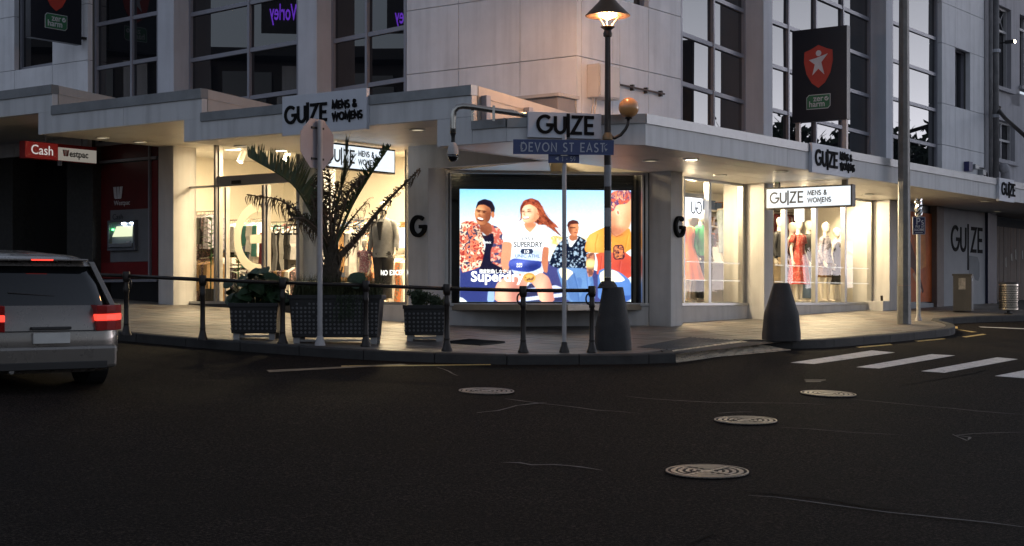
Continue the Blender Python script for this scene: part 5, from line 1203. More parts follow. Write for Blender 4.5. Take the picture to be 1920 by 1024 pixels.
fold = nz(9, 44, 5); body_ = np.clip((gy-330)/60, 0, 1); img = img*(1+.34*(fold-.5)*body_)[..., None]
img = img*(1+.16*(nz(120, 21, 2)-.5))[..., None]
k_ = np.array([.25, .5, .25])
for ax_ in (0, 1): img = sum(w_*np.roll(img, s_, ax_) for w_, s_ in zip(k_, (-1, 0, 1)))
img = np.clip((img-.005)*1.04, 0, 1)**1.05

ps_ = thing('light_poster', TQ(qx(1020), .45, 1.44), 'bright backlit advertising poster of four young people in the corner window', 'poster')
dp = .50; a0, a1 = qx(862, dp), qx(1183, dp); zb = CZ+(YH-568)/F*TQ(a0, dp, 0).y+.02; zt2 = CZ+(YH-356)/F*TQ((a0+a1)/2, dp, 0).y
MB().box(TQ, a0-.02, a1+.02, dp+.004, dp+.08, zb-.02, zt2+.02).build('light_box', m_black, ps_)
me = bpy.data.meshes.new('printed_face'); Gx, Gy = PW_, PH_
px_ = np.linspace(a0, a1, Gx); pz_ = np.linspace(zt2, zb, Gy); o0 = np.array(TQ(0, dp, 0)); ax = np.array(TQ(1, dp, 0))-o0; org = np.array(ORG[ps_.name])
co = np.zeros((Gy, Gx, 3)); co[:] = o0-org; co += px_[None, :, None]*ax; co[..., 2] += pz_[:, None]
me.vertices.add(Gx*Gy); me.vertices.foreach_set('co', co.reshape(-1).astype(np.float32))
idx = np.arange(Gx*Gy).reshape(Gy, Gx); q = np.stack([idx[1:, :-1], idx[1:, 1:], idx[:-1, 1:], idx[:-1, :-1]], -1).reshape(-1, 4); nq = len(q)
me.loops.add(nq*4); me.loops.foreach_set('vertex_index', q.reshape(-1).astype(np.int32)); me.polygons.add(nq); me.polygons.foreach_set('loop_start', (np.arange(nq)*4).astype(np.int32)); me.update(calc_edges=True)
ca = me.color_attributes.new('tone', 'FLOAT_COLOR', 'POINT'); rgba = np.ones((Gy, Gx, 4)); rgba[..., :3] = np.clip(img, 0, 1); ca.data.foreach_set('color', rgba.reshape(-1).astype(np.float32))
me.materials.append(E('backlit_print', (1, 1, 1), .66, tone=True)); fo = bpy.data.objects.new('printed_face', me); C.objects.link(fo); fo.parent = ps_
def PX(u): return a0+(u-58)/1360*(a1-a0)
def PZ(v): return zt2+(v-62)/910*(zb-zt2)
m_pw = E('print_white', (1, 1, 1), .65); m_pd = E('print_brown', (.10, .08, .06), .35); m_pb = E('print_navy', (.03, .05, .12), .35)
fy = dp-.004
fittext('print_wordmark', 'Superdry', TQ, PX(146), PX(562), PZ(806), .185, fy, m_pw, ps_, bold=.007)
fittext('print_small_line', '極度乾燥(しなさい)', TQ, PX(212), PX(460), PZ(741), .062, fy-.002, m_pw, ps_, bold=.001)
fittext('shirt_print', '1954', TQ, PX(550), PX(640), PZ(474), .062, dp-.003, m_pd, ps_)
fittext('shirt_print', 'SUPERDRY', TQ, PX(484), PX(712), PZ(528), .10, dp-.003, m_pd, ps_, bold=.003)
mb = MB(); mb.prism(TQ, [(PX(c), PZ(d)) for c, d in ((545, 543), (628, 543), (638, 563), (628, 584), (545, 584), (535, 563))], dp-.003, dp-.001); mb.build('shirt_print', m_pb, ps_)
fittext('shirt_print', '10', TQ, PX(568), PX(604), PZ(578), .062, dp-.006, m_pw, ps_)
fittext('shirt_print', 'UNIC ATHL', TQ, PX(495), PX(690), PZ(614), .062, dp-.003, m_pb, ps_)
fittext('small_print', 'Athletic', TQ, PX(238), PX(305), PZ(500), .045, dp-.003, m_pw, ps_, shear=.3)
fittext('small_print', 'SUPER', TQ, PX(506), PX(552), PZ(672), .032, dp-.003, m_pw, ps_, bold=.001); fittext('small_print', 'DRY', TQ, PX(506), PX(552), PZ(692), .032, dp-.003, m_pw, ps_, bold=.001)
m_po = E('print_orange', (.75, .25, .1), .4)
fittext('shirt_print', '極度', TQ, PX(1282), PX(1350), PZ(560), .085, dp-.003, m_po, ps_); fittext('shirt_print', '乾燥', TQ, PX(1284), PX(1354), PZ(613), .085, dp-.003, m_po, ps_)
# ------------------------------------------------------------------ mannequins
def clothmat(name, col, col2=None, scale=26, rough=.8):
    if col2 is None: return M(name, col, rough, var=.22, scale=7, bump=.3, bscale=90)
    m = M(name, col, rough, var=.2, scale=7); N = m.node_tree.nodes; L = m.node_tree.links; b = N['Principled BSDF']
    tc = N.new('ShaderNodeTexCoord'); n1 = N.new('ShaderNodeTexNoise'); n1.inputs['Scale'].default_value = scale; n1.inputs['Detail'].default_value = 1; L.new(tc.outputs['Object'], n1.inputs['Vector'])
    cr = N.new('ShaderNodeValToRGB'); cr.color_ramp.interpolation = 'CONSTANT'; cr.color_ramp.elements[0].color = (*col, 1); cr.color_ramp.elements[1].position = .54; cr.color_ramp.elements[1].color = (*col2, 1)
    e3 = cr.color_ramp.elements.new(.64); e3.color = (*[v*.4 for v in col], 1); L.new(n1.outputs['Fac'], cr.inputs[0]); L.new(cr.outputs[0], b.inputs['Base Color']); return m
m_skin = M('mannequin_plastic', (.72, .66, .58), .35, var=.03)
TOR_F = [(.80, .10, .09), (.86, .165, .115), (.94, .172, .12), (1.08, .125, .09), (1.20, .135, .105), (1.31, .150, .115), (1.40, .165, .085), (1.455, .12, .06), (1.49, .055, .052), (1.58, .046, .05)]
TOR_M = [(.82, .10, .09), (.88, .165, .115), (.96, .165, .12), (1.08, .15, .105), (1.22, .17, .12), (1.34, .19, .125), (1.43, .20, .09), (1.49, .13, .065), (1.52, .06, .056), (1.61, .052, .055)]
def body(fem, pose=0):
    mb = MB(); tor = TOR_F if fem else TOR_M; k = 1.0 if fem else 1.18; dz = 0 if fem else .03
    mb.tube([(0, 0, z) for z, a, b in tor], [(a, b) for z, a, b in tor], 20)
    hz = 1.55+dz; hd = [(0, .02, .02), (.015, .045, .055), (.05, .062, .078), (.10, .070, .090), (.15, .074, .096), (.20, .066, .085), (.235, .04, .05), (.245, .01, .015)]
    mb.tube([(0, -.012-(.012 if i in (2, 3) else 0), hz+z) for i, (z, a, b) in enumerate(hd)], [(a, b) for z, a, b in hd], 18)
    mb.tube([(0, -.075, hz+.125), (0, -.112, hz+.095), (0, -.085, hz+.08)], [.008, .012, .009], 6)
    for s in (-1, 1):
        st = .05*s if pose else 0
        mb.tube([(s*.085, 0, .93), (s*.09, 0, .84), (s*.088, -.01-st, .65), (s*.078, -.015-st, .50), (s*.074, -.0-st, .46), (s*.072, .015-st, .34), (s*.066, .01-st, .10), (s*.066, 0-st, .05)], [(.08*k, .09*k), (.088*k, .092*k), (.070*k, .075*k), (.05*k, .053*k), (.047*k, .05*k), (.046*k, .052*k), (.030*k, .034*k), (.032, .04)], 14)
        mb.tube([(s*.066, .03-st, .035), (s*.067, -.03-st, .035), (s*.072, -.10-st, .025), (s*.074, -.155-st, .02)], [(.032, .035), (.035, .035), (.038, .024), (.024, .014)], 10)
        bend = -.08 if (s > 0 or pose) else -.02
        sh, elb, wr = Vector((s*.155*(1.1 if not fem else 1), 0, 1.405+dz)), Vector((s*(.215 if fem else .245), .03, 1.13+dz)), Vector((s*(.225 if fem else .255), bend, .89+dz))
        mb.tube([sh-Vector((s*.05, 0, -.01)), sh, sh.lerp(elb, .4), elb, elb.lerp(wr, .35), wr], [.035, .046*k, .040*k, .033*k, .034*k, .022*k], 12)
        d = (wr-elb).normalized(); hnd = wr+d*.085
        mb.tube([wr-d*.01, wr+d*.03, hnd], [(.018, .024), (.016, .036), (.013, .037)], 10)
        for f, (oy, ln) in enumerate(((-.030, .062), (-.010, .074), (.010, .07), (.029, .052))):
            b0 = hnd+Vector((0, oy, 0))-d*.012; mb.tube([b0, b0+d*ln*.5+Vector((-s*.002, 0, 0)), b0+d*ln+Vector((-s*.014, 0, 0))], [.0088, .008, .0065], 6)
        tb_ = wr+d*.03+Vector((0, -.026, 0)); mb.tube([tb_, tb_+d*.03+Vector((0, -.026, 0)), tb_+d*.062+Vector((-s*.006, -.034, 0))], [.012, .010, .008], 6)
    me = bpy.data.meshes.new('mannequin_body'); me.from_pydata([tuple(p) for p in mb.v], [], mb.f)
    o = bpy.data.objects.new('tmp', me); C.objects.link(o); r = o.modifiers.new('r', 'REMESH'); r.mode = 'VOXEL'; r.voxel_size = .011; s_ = o.modifiers.new('s', 'SMOOTH'); s_.factor = .5; s_.iterations = 3
    bpy.context.view_layer.update(); out = bpy.data.meshes.new_from_object(o.evaluated_get(bpy.context.evaluated_depsgraph_get())); out.name = 'mannequin_body'
    out.polygons.foreach_set('use_smooth', [True]*len(out.polygons)); bpy.data.objects.remove(o); out.materials.clear(); out.materials.append(m_skin); return out
BODY = {(f, p): body(f, p) for f, p in ((True, 0), (False, 0), (True, 1))}
def ringloft(mb, T, rings, n=28, fold=.0, nf=7, ph=0.0, grow=None):
    v = []; m = len(rings)
    for j, (z, a, b, oy) in enumerate(rings):
        fa = fold*(j/(m-1))**1.3 if grow is None else fold*grow
        for i in range(n):
            t = 2*math.pi*i/n; w = 1+fa*math.sin(nf*t+ph)+fa*.5*math.sin((nf*2+1)*t+ph*2+j*.7); v.append(T(a*w*math.cos(t), b*w*math.sin(t)+oy, z+random.uniform(-.003, .003)))
    mb.add(v, [(j*n+i, j*n+(i+1) % n, (j+1)*n+(i+1) % n, (j+1)*n+i) for j in range(m-1) for i in range(n)])
def top_(T, fem, mat, parent, zb=.86, sleeve='long', open_=False, name='shirt', loose=.02, fold=.03):
    tor = TOR_F if fem else TOR_M; mb = MB(); dz = 0 if fem else .03
    rings = [(z, a+loose*(1.3 if z < 1.3 else .8), b+loose*(1.3 if z < 1.3 else .8), 0) for z, a, b in tor if z > zb+.03 and z < 1.53+dz]
    zb0 = zb; a0_, b0_ = rings[0][1]*1.02, rings[0][2]*1.05; rings = [(zb0, a0_, b0_, 0)]+rings
    rings = rings[::-1]; ringloft(mb, T, rings, fold=fold, nf=6, ph=random.uniform(0, 6))
    for s in (-1, 1):
        if sleeve == 'none': continue
        kx = 1.1 if not fem else 1; sh, elb, wr = Vector((s*.15*kx, 0, 1.41+dz)), Vector((s*(.215 if fem else .245), .03, 1.13+dz)), Vector((s*(.225 if fem else .255), -.05, .91+dz))
        pts = [sh-Vector((s*.04, 0, -.005)), sh+Vector((s*.012, 0, 0)), sh.lerp(elb, .4)]+([elb, elb.lerp(wr, .5), wr] if sleeve == 'long' else []); rr = [.05, .065, .060]+([.052, .048, .04] if sleeve == 'long' else [])
        if not fem: rr = [r*1.12 for r in rr]
        q = []; r2 = []
        for i in range(len(pts)-1):
            for u in (0, .33, .66): q.append(pts[i].lerp(pts[i+1], u)); r2.append(rr[i]+(rr[i+1]-rr[i])*u+random.uniform(-.004, .004))
        q.append(pts[-1]); r2.append(rr[-1]); mb.tube([T(*p) for p in q], r2, 12, caps=True)
    return mb.build(name, mat, parent, smooth=True, recalc=True)
def legs_(T, mat, parent, z1=.08, fem=True, wide=.02, name='trousers', pose=0, z0=.98):
    mb = MB(); k = 1 if fem else 1.15
    ringloft(mb, T, [(z0+.02, .15*k, .105*k, 0), (.94, .18*k, .13*k, 0), (.84, .185*k, .13*k, 0), (.80, .18*k, .12*k, 0)], fold=.01)
    for s in (-1, 1):
        st = .05*s if pose else 0
        zs = [.86, .74, .62, .5, .4, .28, .16, z1]; zs = [z for z in zs if z >= z1]
        rad = lambda z: (.058+wide+.04*max(0, (z-.45)/.4))*k
        mb.tube([T(s*.085 if z > .8 else s*.078, -st*(1 if z < .7 else .4), z) for z in zs], [rad(z)+random.uniform(-.004, .004) for z in zs], 14)
    return mb.build(name, mat, parent, smooth=True)
def dress_(T, mat, parent, zb=.35, zt=1.47, flare=.14, name='dress', fem=True, sl=False):
    mb = MB(); R_ = [(zt-.02, .10, .075, 0), (1.42, .155, .10, 0), (1.3, .168, .135, 0), (1.2, .15, .12, 0), (1.08, .145, .11, 0), (.95, .195, .145, 0), (.8, .20+flare*.3, .15+flare*.3, 0), (.6, .21+flare*.6, .16+flare*.6, 0), (zb, .22+flare, .17+flare*.9, 0)]
    R_ = [r for r in R_ if r[0] <= zt]; ringloft(mb, T, R_, n=40, fold=.09, nf=9, ph=random.uniform(0, 6))
    if sl:
        for s in (-1, 1): mb.tube([T(s*.12, 0, 1.42), T(s*.17, 0, 1.41), T(s*.205, .015, 1.27)], [.05, .062, .075], 12)
    return mb.build(name, mat, parent, smooth=True)
def mannequin(T0, d, px, label, yaw, fem=True, pose=0, H=1.0, z=FL+.032, head=True):
    a = along(T0, px, d); p = T0(a, d, z); t = thing('mannequin', p, label, 'mannequin', 'mannequins in the shop windows')
    o = bpy.data.objects.new('body', BODY[(fem, pose)]); C.objects.link(o); o.parent = t; o.rotation_euler = (0, 0, R(yaw)); o.scale = (H, H, H); ORG[o.name] = p
    T = lambda x, y, zz: p+Vector((math.cos(R(yaw))*x-math.sin(R(yaw))*y, math.sin(R(yaw))*x+math.cos(R(yaw))*y, zz))*H
    mb = MB(); mb.lathe(T, [(.15, 0), (.15, .008), (.01, .01)], 24); mb.build('stand_plate', m_steel, t); return t, T
YR = 54; YLf = -36
K = clothmat
c_orange = K('orange_satin', (.72, .17, .06), rough=.4); c_green = K('green_knit', (.03, .30, .10)); c_blackj = K('black_cloth', (.014, .014, .016), rough=.6); c_denim = K('blue_denim', (.09, .14, .22)); c_lden = K('pale_denim', (.35, .42, .48))
c_red = K('red_print_cotton', (.42, .05, .04), (.55, .2, .16)); c_grey = K('grey_wool', (.24, .24, .25)); c_lilac = K('lilac_blouse', (.34, .32, .38), (.2, .18, .24)); c_brown = K('brown_suede', (.17, .10, .05)); c_flor = K('orange_floral', (.60, .20, .08), (.16, .25, .20)); c_yel = K('yellow_print', (.62, .48, .10), (.5, .4, .1)); c_white = K('white_cotton', (.70, .68, .64)); c_khaki = K('khaki_chino', (.26, .2, .13)); c_dark = K('dark_trouser', (.03, .03, .035)); c_dfl = K('dark_floral', (.05, .035, .04), (.35, .2, .2)); c_tan = K('tan_chino', (.36, .22, .10)); c_teal = K('teal_cloth', (.05, .20, .18)); c_burg = K('burgundy_cloth', (.18, .03, .04)); c_blue = K('slate_blue_cloth', (.10, .14, .24))
t, T = mannequin(TR, 1.00, 1289, 'mannequin in a long shiny orange dress behind the first lit pane', YR, H=1.0); dress_(T, c_orange, t, .42, flare=.12, sl=True)
t, T = mannequin(TR, .95, 1314, 'mannequin in a bright green sweater and black trousers', YR); top_(T, True, c_green, t, .90, name='sweater', loose=.03); legs_(T, c_blackj, t)
t, T = mannequin(TR, .95, 1374, 'mannequin in an orange floral shirt at the right end of the first lit window', YR); top_(T, True, c_flor, t, .92, 'short'); legs_(T, c_dark, t)
t, T = mannequin(TR, 1.15, 1462, 'mannequin in a black jacket at the left edge of the second lit window', YR, False); top_(T, False, c_blackj, t, .92, name='jacket'); legs_(T, c_khaki, t, fem=False)
t, T = mannequin(TR, .90, 1497, 'mannequin in a long red printed dress in the second lit window', YR-12, H=1.0); dress_(T, c_red, t, .38, flare=.05, sl=True)
t, T = mannequin(TR, 1.30, 1515, 'mannequin in a black jacket and blue jeans just behind the red dress', YR, False); top_(T, False, c_blackj, t, .90, name='jacket', loose=.03); legs_(T, c_denim, t, fem=False)
t, T = mannequin(TR, 1.25, 1484, 'mannequin in a dark floral dress behind the red dress', YR, H=.97); dress_(T, c_dfl, t, .55, flare=.06)
t, T = mannequin(TR, .95, 1547, 'mannequin in a lilac blouse and short brown skirt with bare legs', YR, pose=1, H=.99); top_(T, True, c_lilac, t, .88, 'long', name='blouse', loose=.03); dress_(T, c_brown, t, .55, 1.0, flare=-.03, name='skirt')
t, T = mannequin(TR, 1.05, 1568, 'mannequin in a sleeveless black dress next to the lilac blouse', YR, H=.94); dress_(T, c_blackj, t, .42, flare=.04)
t, T = mannequin(TR, .95, 1617, 'mannequin in a yellow printed skirt at the far end of the second lit window', YR+8, H=.97); dress_(T, c_yel, t, .42, 1.02, flare=.03, name='skirt'); top_(T, True, c_white, t, 1.0, 'none')
t, T = mannequin(TL, 1.05, 719, 'mannequin in a grey blazer and dark trousers behind the palm window', YLf+18, False, H=1.03, z=FL+.02); top_(T, False, c_grey, t, .82, name='blazer', loose=.03); legs_(T, c_dark, t, fem=False)
mb = MB(); mb.prism(fr(T(0, -.185, 0), T(1, 0, 0)-T(0, 0, 0), T(0, 1, 0)-T(0, 0, 0)), [(-.06, 1.5), (.06, 1.5), (.01, 1.16), (-.01, 1.16)], -.004, .05); mb.build('shirt_front', c_dark, t)
t, T = mannequin(TL, .95, 684, 'shorter mannequin in a speckled shirt low behind the palm window', YLf, True, H=.66, z=FL+.02); top_(T, True, K('speckled_print', (.30, .12, .16), (.6, .5, .5), 40), t, .85, 'short'); legs_(T, c_flor, t)
# trouser forms hanging from the ceiling
def leg_form(T0, d, px, ztop, mat, label, yaw):
    a = along(T0, px, d); p = T0(a, d, ztop-1.0); t = thing('trouser_form', p, label, 'display legs', 'display legs hung in the windows')
    T = lambda x, y, zz: p+Vector((math.cos(R(yaw))*x-math.sin(R(yaw))*y, math.sin(R(yaw))*x+math.cos(R(yaw))*y, zz-0))
    legs_(T, mat, t, .14, wide=.006); mb = MB()
    for s in (-1, 1): mb.tube([T(s*.076, 0, .2), T(s*.07, 0, .06), T(s*.07, -.02, .0), T(s*.07, -.10, -.06)], [(.035, .04), (.028, .03), (.03, .035), (.02, .012)], 10)
    mb.tube([T(0, 0, .93), T(0, 0, 1.03)], [(.15, .11), (.13, .095)], 16); mb.build('leg_form', m_skin, t, smooth=True)
    MB().tube([T(0, 0, 1.03), T(0, 0, 3.84-ztop+1.0)], .004, 4).build('hanging_wire', m_steel, t)
leg_form(TR, 1.1, 1357, 3.30, c_lden, 'pale blue jeans on a leg form hung high in the first lit window', YR)
leg_form(TR, 1.1, 1591, 3.42, c_lden, 'faded jeans on a leg form hung high in the second lit window', YR)
# white display boards, shelves, bags
def tbox(name, label, cat, T, a0, a1, d0, d1, z0, z1, mat, group=None, bevel=.006): return MB().box(T, a0, a1, d0, d1, z0, z1).build(name, mat, bevel=bevel, label=label, cat=cat, group=group)
at = lambda T, px, d: along(T, px, d)
tbox('display_plinth', 'dark display plinth between the green sweater and the floral shirt', 'display stand', TR, at(TR, 1331, 1.5), at(TR, 1384, 1.5), 1.45, 1.95, FL+.032, 2.25, K('slate_board', (.10, .09, .085), rough=.4))
tbox('display_table', 'white slatted display table behind the first lit window', 'table', TR, at(TR, 1333, 2.1), at(TR, 1378, 2.1), 2.05, 2.5, 2.2, 2.62, m_white)
sh = thing('shelf_unit', TR(at(TR, 1600, 1.6), 1.7, FL), 'grey backed shelf unit with white shelves at the far end of the second lit window', 'shelves')
a0s, a1s = at(TR, 1584, 1.7), at(TR, 1616, 1.7)
MB().box(TR, a0s, a1s+.2, 1.95, 2.0, FL+.04, 3.1).build('back_panel', K('slate_panel', (.14, .13, .12), rough=.6), sh); MB().box(TR, a0s-.02, a1s+.22, 1.5, 2.0, 3.1, 3.14).build('top', m_white, sh)
for z in (1.75, 2.1, 2.42, 2.75): MB().box(TR, a0s, a1s+.2, 1.55, 1.95, z, z+.035).build('shelf', m_white, sh)
for i, (z, c, l) in enumerate(((1.785, c_blackj, 'black bag on the second shelf from the bottom'), (2.135, c_brown, 'brown bag on the middle shelf'), (2.455, c_grey, 'grey bag on the upper shelf'), (2.785, c_blackj, 'black bag on the top shelf'))):
    a = a0s+.15+.25*(i % 2); mb = MB(); mb.lathe(fr(TR(a+.12, 1.74, z+.001), RD, LD), [(.12, 0), (.14, .04), (.13, .14), (.06, .19), (.02, .2)], 14); mb.build('hand_bag', c, smooth='auto', label=l+' of the shelf unit', cat='bag', group='bags on the shelf unit')
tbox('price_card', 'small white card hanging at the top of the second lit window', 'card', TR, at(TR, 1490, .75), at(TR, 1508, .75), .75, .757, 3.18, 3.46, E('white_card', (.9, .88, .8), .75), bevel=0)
# reflection of the lit sign in the first pane, built as a glowing panel
rp = thing('sign_reflection', TR(at(TR, 1281, .7), .8, 3.2), 'glowing panel standing in for the mirrored lit sign in the first lit window', 'sign')
pa, pb = at(TR, 1279, .62), at(TR, 1318, .62); MB().box(TR, pa, pb, .62, .64, 3.05, 3.42).build('panel', E('reflection_glow', (.8, .82, .9), .9), rp)
mb = MB(); Tm = fr(TR(pb-.05, .619, 3.12), -RD, LD); lettering(mb, Tm, 'GU', 0, 0, .24, .032, -.008, -.001); mb.build('mirrored_letters', m_inkd, rp); MB().box(TR, pa, pb, .6, .66, 3.42, 3.50).build('frame_bar', m_upframe, rp)
# racks of clothing on the shop floor
GM = []
for k in range(4):
    mb = MB(); w = .21+.01*k; Ln = (.72, .95, .62, .85)[k]; n = 10; v = []
    for j, (u, zz_) in enumerate(((0, 0), (.35, -.03), (1, -.085), (1.03, -.3), (.95, -Ln*.6), (1.1, -Ln))):
        th = .012+.012*min(j, 2)+.006*j
        for (sx_, sy_) in ((-1, -1), (1, -1), (1, 1), (-1, 1)): v.append(Vector((sx_*th+.01*math.sin(j*2+k), sy_*w*max(u, .12), zz_+.004*sx_)))
    mb.add(v, [(j*4+i, j*4+(i+1) % 4, j*4+4+(i+1) % 4, j*4+4+i) for j in range(5) for i in range(4)]+[(0, 3, 2, 1), (20, 21, 22, 23)])
    mb.lathe(fr((0, 0, .0), (1, 0, 0), (0, 1, 0)), [(.004, 0), (.004, .06)], 4)
    o = mb.build('hanging_garment', c_white, origin=(0, 0, 0)); GM.append(o.data); bpy.data.objects.remove(o)
def rack(T0, p0, p1, d, zr_, cols, label, glabel, group, step=.055, low=True):
    a0, a1 = sorted((along(T0, p0, d), along(T0, p1, d))); t = thing('clothes_rack', T0((a0+a1)/2, d, FL), label, 'clothes rack', 'clothes racks in the shop'); yaw = math.atan2((T0(1, 0, 0)-T0(0, 0, 0)).y, (T0(1, 0, 0)-T0(0, 0, 0)).x)
    MB().tube([T0(a0-.05, d, zr_), T0(a1+.05, d, zr_)], .015, 8).build('rail', m_steel, t)
    for a in (a0-.05, a1+.05): MB().tube([T0(a, d, FL), T0(a, d, zr_)], .015, 8).build('upright', m_steel, t)
    a = a0+.03; i = 0
    while a < a1-.02:
        me = random.choice(GM); o = bpy.data.objects.new('hanging_garment', me); C.objects.link(o); c, cn = cols[i % len(cols)] if random.random() < .7 else random.choice(cols)
        o.location = T0(a, d+random.uniform(-.02, .02), zr_-.06); o.rotation_euler = (0, 0, yaw+random.uniform(-.2, .2)); o.material_slots[0].link = 'OBJECT'; o.material_slots[0].material = c
        tag(o, cn+' '+glabel, 'garment', group); a += step*random.uniform(.8, 1.3); i += 1
cw = (c_white, 'white garment hanging'); cb_ = (c_blackj, 'black garment hanging'); cg = (c_grey, 'grey garment hanging'); ct = (c_teal, 'teal garment hanging'); cbl = (c_blue, 'slate blue garment hanging'); cbu = (c_burg, 'burgundy garment hanging'); cfl = (c_dfl, 'dark patterned garment hanging'); cta = (c_tan, 'tan garment hanging'); clo = (c_flor, 'orange floral garment hanging'); cli = (c_lilac, 'lilac patterned garment hanging')
rack(TL, 372, 405, 1.3, 3.32, [cfl, cli, cb_], 'clothes rack with dark patterned tops by the far left pane', 'on the upper rail by the far left pane', 'tops on the far left rack', .05)
rack(TL, 373, 406, 1.2, 2.36, [cta, cta, cfl], 'low clothes rack with tan trousers by the far left pane', 'on the low rail by the far left pane', 'trousers on the far left rack', .07)
rack(TL, 428, 494, 1.9, 3.16, [cw, ct, cw, cb_, cw, cbl, cbl, cta], 'clothes rack with white and teal shirts behind the glass door', 'on the upper rail behind the door letter', 'shirts behind the door', .06)
rack(TL, 426, 494, 1.8, 2.22, [cw, cfl, cli], 'low clothes rack behind the glass door', 'on the low rail behind the door letter', 'lower garments behind the door', .06)
rack(TL, 500, 560, 1.7, 2.98, [cg, cb_, cbu, cw, cb_], 'clothes rack with grey and black garments right of the door letter', 'on the upper rail right of the door letter', 'garments right of the door', .06)
rack(TL, 500, 560, 1.6, 2.20, [cfl, cw, cli, cta], 'low clothes rack right of the door letter', 'on the low rail right of the door letter', 'lower garments right of the door', .06)
rack(TL, 640, 668, 2.2, 2.95, [cg, cw, cbl, cta], 'clothes rack left of the speckled shirt mannequin', 'on the rail left of the speckled shirt mannequin', 'garments behind the palm', .05)
rack(TL, 672, 702, 2.8, 2.85, [clo, cbu, cfl, cw], 'clothes rack with small bright garments behind the blazer', 'on the rail left of the blazer', 'garments left of the blazer', .06)
rack(TL, 742, 766, 1.9, 2.35, [cw, cfl, clo, cw], 'clothes rack with pale patterned garments right of the blazer', 'on the rail right of the blazer', 'garments right of the blazer', .05)
rack(TL, 380, 430, 3.4, 3.1, [cw, cbl, cta, cb_], 'clothes rack deep in the shop behind the far left pane', 'on the rail deep behind the far left pane', 'garments deep behind the far left pane', .07)
rack(TL, 505, 562, 3.6, 3.2, [cw, cbu, cg, ct], 'clothes rack deep in the shop right of the door letter', 'on the rail deep behind the right door panel', 'garments deep behind the right door panel', .07)
rack(TL, 645, 700, 4.4, 3.25, [cb_, cw, clo, cbl], 'high clothes rack along the back wall behind the palm', 'on the high back wall rail behind the palm', 'garments on the high back wall rail', .07)
rack(TL, 645, 700, 4.3, 2.3, [cfl, cw, cta], 'low clothes rack along the back wall behind the palm', 'on the low back wall rail behind the palm', 'garments on the low back wall rail', .07)
rack(TL, 604, 640, 2.0, 2.6, [cg, cta, cw], 'clothes rack just right of the shop pier', 'on the rail just right of the shop pier', 'garments right of the shop pier', .055)
rack(TR, 1334, 1386, 1.9, 2.15, [cb_, cta, cbl, cw], 'low clothes rack behind the plinth in the first lit window', 'on the low rail in the first lit window', 'garments low in the first window', .07)
rack(TR, 1535, 1580, 2.0, 2.9, [cbl, cta, cb_, cg], 'clothes rack behind the lilac blouse and black dress', 'on the rail behind the black dress', 'garments behind the black dress', .07)
rack(TR, 1290, 1325, 2.3, 3.0, [cb_, cg, cfl], 'clothes rack behind the green sweater mannequin', 'on the rail behind the green sweater', 'garments behind the green sweater', .06)
rack(TR, 1452, 1500, 2.4, 3.55, [cbu, cb_, cg], 'high clothes rack above the heads in the second lit window', 'on the high rail in the second lit window', 'garments high in the second window', .09)
def wall_shelves(T0, pa, pb, d, zs, label, sgroup, slab):
    a0, a1 = sorted((along(T0, pa, d), along(T0, pb, d))); t = thing('wall_shelves', T0((a0+a1)/2, d, FL), label, 'shelves'); cols = [(c_white, 'white'), (c_grey, 'grey'), (c_teal, 'teal'), (c_burg, 'burgundy'), (c_blue, 'slate blue'), (c_tan, 'tan'), (c_blackj, 'black'), (c_flor, 'orange patterned')]
    for z in zs:
        MB().box(T0, a0, a1, d, d+.32, z-.03, z).build('shelf_board', m_white, t); a = a0+.06
        while a < a1-.3:
            c, cn = random.choice(cols); n = random.randint(3, 6); mb = MB()
            for i in range(n): j = random.uniform(-.012, .012); mb.box(T0, a+j, a+.24+j, d+.02+random.uniform(0, .02), d+.28, z+.003+i*.034, z+.031+i*.034)
            mb.build('folded_stack', c, bevel=.008, label=cn+' folded stack '+slab, cat='folded clothes', group=sgroup); a += random.uniform(.29, .38)
wall_shelves(TR, 1331, 1388, 2.45, (2.75, 3.1, 3.45), 'white wall shelves of folded clothes behind the hanging jeans', 'folded clothes behind the hanging jeans', 'on the wall shelves behind the hanging jeans')
wall_shelves(TR, 1595, 1626, 2.45, (2.3, 2.65, 3.0, 3.35), 'white wall shelves of folded clothes at the far end of the second lit window', 'folded clothes at the far end', 'on the far end wall shelves')
wall_shelves(TR, 1525, 1580, 2.45, (1.9, 2.25, 2.6, 2.95, 3.3), 'white wall shelves of folded clothes behind the lilac blouse mannequin', 'folded clothes behind the lilac blouse', 'on the wall shelves behind the lilac blouse')
wall_shelves(TL, 700, 768, 5.6, (1.9, 2.3, 2.7, 3.1), 'white wall shelves of folded clothes on the back wall behind the blazer', 'folded clothes behind the blazer', 'on the back wall shelves behind the blazer')
wall_shelves(TL, 640, 700, 5.6, (2.0, 2.4, 2.8, 3.2), 'white wall shelves of folded clothes on the back wall left of the blazer', 'folded clothes left of the blazer', 'on the back wall shelves left of the blazer')
